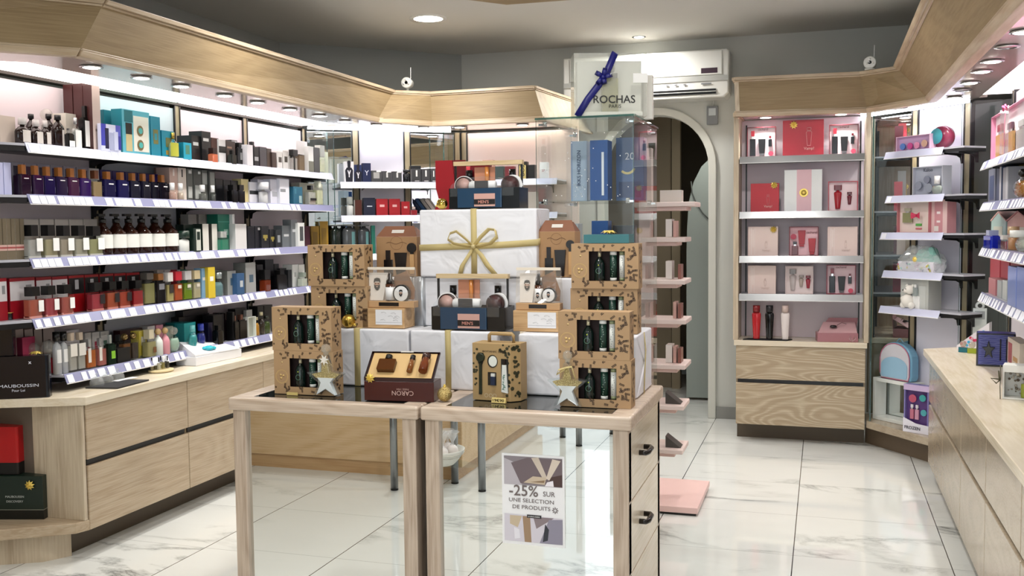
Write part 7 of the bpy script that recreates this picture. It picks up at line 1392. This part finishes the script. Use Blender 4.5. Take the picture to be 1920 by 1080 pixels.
q = MB(mat('#1c2c48', .25)).box(-w * .14, w * .05, -.009, -.0014, H * .28, H * .43).build('blue_jar', t); MB(mat('#d9dcd8', .3)).box(-w * .13, w * .04, -.008, -.0015, H * .4301, H * .48).build('jar_lid', q)
q = MB(mat('#dfe4e0', .35)).fprism([(w * .34, H * .17), (w * .62, H * .15), (w * .55, H * .64), (w * .38, H * .64)], -.008, -.0014).build('hand_cream_tube', t); MB(mat('#1a120e', .3)).box(w * .41, w * .52, -.007, -.0015, H * .6402, H * .73).build('tube_cap', q); mb = MB(mat('#5c8478', .5)); [mb.add([(w * .46 + rr.uniform(-.005, .005) + .004 * math.cos(a), -.0085, H * (.22 + .03 * k) + .003 * math.sin(a)) for a in (0, 1.2, 2.4, 3.6, 4.8)], [(4, 3, 2, 1, 0)]) for k in range(9)]; mb.build('tube_print', q)
mb = MB(mat('#d8ceb4', .5)); [ringline(mb, x_, H * .09, .0065, .001, -.0008) for x_ in (-w * .38, -w * .18, .0)]; mb.build('round_marks', t)
a = zhit(937, 754, TT); t = thing('price_sign', 'small gold price sign reading 19 euro 90 before the kraft spa carton', 'price sign', (a.x, 3.12, TT), -.12); MB(GOLDP).add([(-.026, 0, 0), (.026, 0, 0), (.026, .006, .017), (-.026, .006, .017), (-.026, .012, 0), (.026, .012, 0)], ((0, 1, 2, 3), (4, 3, 2, 5), (0, 3, 4), (1, 5, 2), (0, 4, 5, 1))).build('folded_card', t); text('19€90', .042, t, 0, .009, .0005, mat('#1c160c'), bold=.01, height=.0095)
a = zhit(550, 742, TT); t = thing('price_sign', 'small gold price sign before the left kraft stack', 'price sign', (a.x - .01, 3.085, TT), 0); MB(GOLDP).box(-.022, .022, 0, .003, 0, .010).build('folded_card', t)
# baubles
def bauble(label, loc, r, m, glit=False, side=None):
    t = thing('christmas_bauble', label, 'bauble', (loc[0], loc[1], loc[2] + r)); b = MB(m).ball((0, 0, 0), r, n=32)
    if glit:
        rr = random.Random(1)
    b.build('ball', t); d = Vector(side or (0, 0, 1)).normalized(); q = d.to_track_quat('Z', 'Y').to_matrix().to_4x4(); MB(GOLD).lathe([(r * .22, r * .96), (r * .22, r * 1.14), (r * .1, r * 1.16)], T=q, n=16).lathe([(r * .1, r * 1.16), (r * .14, r * 1.26), (r * .1, r * 1.34)], T=q, n=10).build('cap', t); return t
gm = bpy.data.materials.new('gold_glitter'); gm.use_nodes = True; nt = gm.node_tree; b_ = nt.nodes['Principled BSDF']; b_.inputs['Metallic'].default_value = .7; b_.inputs['Roughness'].default_value = .35
n_ = nt.nodes.new('ShaderNodeTexVoronoi'); n_.inputs['Scale'].default_value = 420; tc_n = nt.nodes.new('ShaderNodeTexCoord'); nt.links.new(tc_n.outputs['Object'], n_.inputs['Vector']); rp = nt.nodes.new('ShaderNodeValToRGB'); nt.links.new(n_.outputs['Color'], rp.inputs[0]); rp.color_ramp.elements[0].color = lin('#8a6c28'); rp.color_ramp.elements[1].color = lin('#f2dd9a'); nt.links.new(rp.outputs[0], b_.inputs['Base Color']); bp_ = nt.nodes.new('ShaderNodeBump'); bp_.inputs['Strength'].default_value = .8; bp_.inputs['Distance'].default_value = .002; nt.links.new(n_.outputs['Distance'], bp_.inputs['Height']); nt.links.new(bp_.outputs[0], b_.inputs['Normal'])
bauble('glittering gold bauble on the table between the two display tables', (-1.228, 3.10, TT), .0255, gm)
bauble('matt gold bauble left of the pine crate', (xat(655, 598, 3.33) , 3.325 + .0, Z1W), .0245, mat('#c4a048', .35, .9), side=(1, .3, -.5)) if False else None
bauble('matt gold bauble left of the pine crate', (xat(656, 598, 3.365), 3.365 - .012, Z1W), .0262, mat('#c4a048', .32, .9), side=(1, .1, -.6))
bauble('matt gold bauble half hidden beside the right kraft stack', (xat(1066, 598, 3.37), 3.385, Z1W), .020, mat('#c4a048', .32, .9), side=(-1, .1, .3))
bauble('shiny gold bauble on the big parcel left of the top basket', (xat(829, 380, 3.51), 3.51, 1.4488), .0215, mat('#d8bc60', .08, 1.), side=(-1, 0, -.3))
# star shaped glass bottles
def starbottle(label, pl, pr, pbot, pshould, ptop, y, ribbon):
    x0, x1 = xat(pl, 710, y), xat(pr, 710, y); cx = (x0 + x1) / 2; w = (x1 - x0) / 2; z0 = TT; zs = T_(y).hit((pl + pr) / 2, pshould)[1] - z0; H = T_(y).hit((pl + pr) / 2, ptop)[1] - z0
    t = thing('star_bottle', label, 'bottle', (cx, y, z0 + .0005)); c = zs * .62
    R = [(w * .70, 0), (w * .34, c * .9), (w, zs), (w * .30, zs * 1.08), (w * .16, H * .78), (-w * .16, H * .78), (-w * .30, zs * 1.08), (-w, zs), (-w * .34, c * .9), (-w * .70, 0), (0, c * .45)]
    MB(clear('#f4f8f8', .04, '#ffffff', .02, 1.5)).fprism(R, 0, .034).build('glass_body', t, .006, seg=3)
    I = [(x * .8, .004 + z * .93) for x, z in ((w * .62, .002), (w * .30, c * .95), (w * .55, zs * .80), (-w * .55, zs * .80), (-w * .30, c * .95), (-w * .62, .002), (0, c * .5))]
    MB(mat('#eef0f2', .8)).fprism(I, .007, .027).build('white_salt', t)
    J = [(x, z) for x, z in ((w * .5, zs * .775), (w * .72, zs * .93), (w * .22, zs * 1.03), (w * .1, H * .68), (-w * .1, H * .68), (-w * .22, zs * 1.03), (-w * .72, zs * .93), (-w * .5, zs * .775))]
    MB(gm).fprism(J, .008, .026).build('gold_granules', t)
    MB(clear('#f4f8f8', .10, '#ffffff', .02, 1.5)).lathe([(w * .13, 0), (w * .13, .008), (w * .2, .010), (w * .24, .02), (w * .2, .032), (w * .08, .038)], (0, .017, H * .785), n=20).build('glass_stopper', t)
    if ribbon:
        mb = MB(mat('#eae6dc', .4)); P = []
        for k in range(14): r_ = .020 if k % 2 == 0 else .009; P.append((r_ * math.cos(k * PI / 7 + .2), r_ * math.sin(k * PI / 7 + .2)))
        mb.fprism([(a + .004, b + H * .70) for a, b in P], -.006, -.0045).build('paper_star_tag', t); MB(mat('#b0a070', .4)).tube([(.008, -.006, H * .68), (.022, -.006, H * .70), (.028, -.006, H * .64), (.04, -.006, H * .58)], .001, n=5).build('gold_thread', t)
    else: MB(RIB).ribbon([(0, -.004, H * .70), (-w * .35, -.008, H * .66), (-w * .45, -.008, H * .58), (-w * .1, -.006, H * .66), (0, -.004, H * .7), (w * .3, -.008, H * .72), (w * .4, -.008, H * .6), (w * .5, -.006, H * .5)], .007, ax=(0, .6, .6)).build('gold_ribbon', t)
    return t
starbottle('star shaped glass bottle with paper star tag on the left table', 573, 643, 742, 700, 645, 3.075, True); starbottle('star shaped glass bottle with gold ribbon on the right table', 1024, 1100, 765, 714, 657, 3.09, False)
a = zhit(1235, 700, .8)
tag(MB(mat('#2f6e74', .4)).box(0, .16, 0, .1, 0, .03).build('gift_box'), 'flat teal box on top of the right kraft stack', 'gift box').location = (-.80, 3.36, 1.3195)
t = thing('gift_bow', 'green and gold bow on the flat teal box', 'bow', (-.72, 3.38, 1.3505)); bow(t, 0, 0, .03, 0, T0=Matrix.Translation((0, .02, .002)) @ Matrix.Rotation(-PI / 2, 4, 'X'))
# ---------------------------------------------------------------- INSIDE AND ON THE GLASS CASE
def B(label, x0, x1, y, z, h, d, col, name='gift_box', **kw):
    t = thing(name, label, 'gift box', ((x0 + x1) / 2, y, z)); K_box(t, x1 - x0, h, d, col=col, **kw); return t
zc_ = 1.487
t = B('tall pale blue carton with white flower pattern and vertical lettering in the glass case', -1.035, -.965, 4.12, zc_ - .0, .255, .07, '#a9b8cc', pan=((.0, .1, 0, 1, '#8a9cbc'),)); text('IKKS HORIZON', .15, t, .0, .14, -.003, mat('#2a3c64'), rz=PI / 2)
mb = MB(mat('#e6ecf4', .4))
for (x_, z_) in ((-.015, .02), (.01, .03), (-.005, .05), (.015, .06), (-.018, .07)):
    for k in range(6): a_ = k * PI / 3; mb.tube([(x_, -.001, z_), (x_ + .012 * math.cos(a_), -.001, z_ + .012 * math.sin(a_))], .0006, n=4)
mb.build('flower_print', t)
t = B('tall deep blue open box in the glass case', -.935, -.86, 4.05, zc_, .25, .09, '#1c4a8c', side='#123a74'); MB(mat('#dfe2ea', .5)).box(.012, .022, -.003, -.0005, .02, .20).build('white_ribbon', t)
t = B('large night blue box with gold moon picture in the glass case', -.855, -.735, 4.2, zc_, .27, .08, '#3a5480', pan=((.1, .9, .05, .3, '#2c3c64'),)); 
mb = MB(mat('#cbb878', .4)); mb.add([(-.01 + r_ * math.cos(a_), -.002, .15 + r_ * math.sin(a_)) for r_, rng in ((.038, [-2.4 + k * .25 for k in range(9)]), (.028, [-.4 - k * .25 for k in range(9)])) for a_ in rng], [tuple(range(18))]); mb.build('moon_print', t); text('20', .04, t, .0, .19, -.003, mat('#d8d8e4'))
B('blue box on the second shelf of the glass case', -.93, -.86, 4.05, 1.121, .28, .08, '#1e4c8a'); B('dark box on the second shelf of the glass case', -.99, -.90, 4.15, 1.121, .20, .08, '#16181c') if False else None
B('black box on the second shelf of the glass case', -.85, -.76, 4.1, 1.121, .26, .08, '#17181c'); B('pale carton on the left of the second shelf in the glass case', -1.09, -1.0, 4.1, 1.121, .27, .08, '#b9bcc0')
for i, (x_, c) in enumerate(((-1.06, '#c9a8a4'), (-.96, '#7c8ca4'), (-.83, '#c0b0a0'))):
    B('%s carton from the left on the third shelf of the glass case' % ORD[i], x_ - .035, x_ + .035, 4.1, .761, .2, .07, c)
# boxed bottle on the case
gx, gz_ = -.90, 1.8225; yy = 3.95
t = thing('boxed_perfume', 'large clear box with blue ribbon and big bottle on the glass case', 'gift box', (xat(1145, 200, yy), yy, gz_), math.radians(20)); w = .148; H = T_(yy).hit(1145, 98)[1] - gz_ - .004; D = .13
CLB = clear('#fbfcfa', .16, '#f0f0ec', .04, 1.5)
MB(CLB).box(-w, w, 0, .002, 0, H).box(-w, w, D - .002, D, 0, H).box(-w, -w + .002, .002, D - .002, 0, H).box(w - .002, w, .002, D - .002, 0, H).box(-w, w, 0, D, H + .0001, H + .002).build('clear_cover', t)
MB(mat('#e6e5e0', .5)).box(-w * .88, w * .92, .06, D - .004, .002, H * .92).box(-w * .9, w * .9, .01, .0598, .002, .02).build('white_insert', t, .004)
b = MB(clear('#d5d4a0', .4, '#c9c78c', .02)).rbox(-w * .22, w * .24, .022, .052, .022, H * .62, .006).build('bottle_body', t); MB(mat('#b8b8b4', .15, .9)).rbox(-w * .2, w * .22, .02, .054, H * .621, H * .70, .006).build('silver_collar', b); MB(clear('#e6e6e4', .35, '#bcbcb8', .03)).ball((w * .02, .037, H * .78), .022, n=12).build('stopper', b)
text('ROCHAS', w * 1.15, t, w * .1, H * .27, -.002, mat('#1c1c1e'), bold=.012); text('PARIS', w * .33, t, w * .12, H * .16, -.002, mat('#1c1c1e')); MB(mat('#e9e9e6', .5)).box(w * .62, w * 1.02, -.003, -.001, H * .53, H * .68).build('price_card', t)
NB = mat('#15186a', .4)
MB(NB).ribbon([(-w * .92, -.003, .0), (-w * .62, -.0035, H * .28), (-w * .35, -.004, H * .48), (-w * .12, -.0045, H * .68), (w * .12, -.003, H * 1.0), (w * .14, .004, H + .003), (w * .14, D, H + .003)], .028, ax=(.8, 0, -.5)).build('blue_ribbon', t)
mb = MB(NB)
for a_, L in ((.2, .038), (1.3, .036), (2.6, .034), (4.0, .036), (5.0, .03)): mb.ribbon([(-w * .22, -.006, H * .62), (-w * .22 + L * .6 * math.cos(a_), -.022, H * .62 + L * .6 * math.sin(a_)), (-w * .22 + L * math.cos(a_), -.012, H * .62 + L * math.sin(a_)), (-w * .22 + L * .5 * math.cos(a_), -.008, H * .62 + L * .5 * math.sin(a_))], .018, ax=(-math.sin(a_), .2, math.cos(a_)))
mb.ball((-w * .22, -.01, H * .62), .010, n=10).build('ribbon_bow', t)
tag(MB(mat('#e0ddd6', .5)).box(-.05, .05, 0, .035, 0, H * .72).build('gift_box', None, .001), 'plain off-white box behind the clear lettered box on the case', 'gift box').location = (-.735, 4.12, gz_ + .001)
# ---------------------------------------------------------------- PINK RACK CONTENTS
rr = random.Random(12)
for i, z in enumerate(PZ):
    if i == 0:
        for k, (px0, px1, py) in enumerate(((1236, 1277, 357),)):
            x0, x1 = xat(px0, 370, 4.66), xat(px1, 370, 4.66); B('pale carton with ribbed lid on the top pink shelf', x0, x1, 4.68, z + .001, T_(4.68).hit(1255, 357)[1] - z, .06, '#c9c2ba')
        continue
    if i in (5, 6):
        t = thing('leaflet_stack', 'dark brown leaflets leaning on the %s pink shelf' % ('second lowest' if i == 5 else 'lowest'), 'leaflets', (-.71, 4.64, z + .001)); MB(mat('#4a4440', .5)).add([(0, 0, 0), (.072, 0, 0), (.0, .0, .055), (0, .08, 0), (.072, .08, 0), (.0, .08, .055)], ((0, 1, 2), (5, 4, 3), (0, 3, 4, 1), (1, 4, 5, 2), (2, 5, 3, 0))).build('leaflets', t); continue
    for k, (px0, px1, c) in enumerate(((1248, 1260, '#e0d8d2'), (1262, 1268, '#c9a096'), (1271, 1277, '#8c5a50'))):
        if (i + k) % 4 == 3: continue
        x0, x1 = xat(px0, 500, 4.66), xat(px1, 500, 4.66)
        B('%s upright carton on the %s pink shelf from the top' % (['cream', 'rose', 'brown'][k], ORD[i]), x0, x1, 4.66, z + .001, .085 - .008 * k, .08, c, name='makeup_carton')
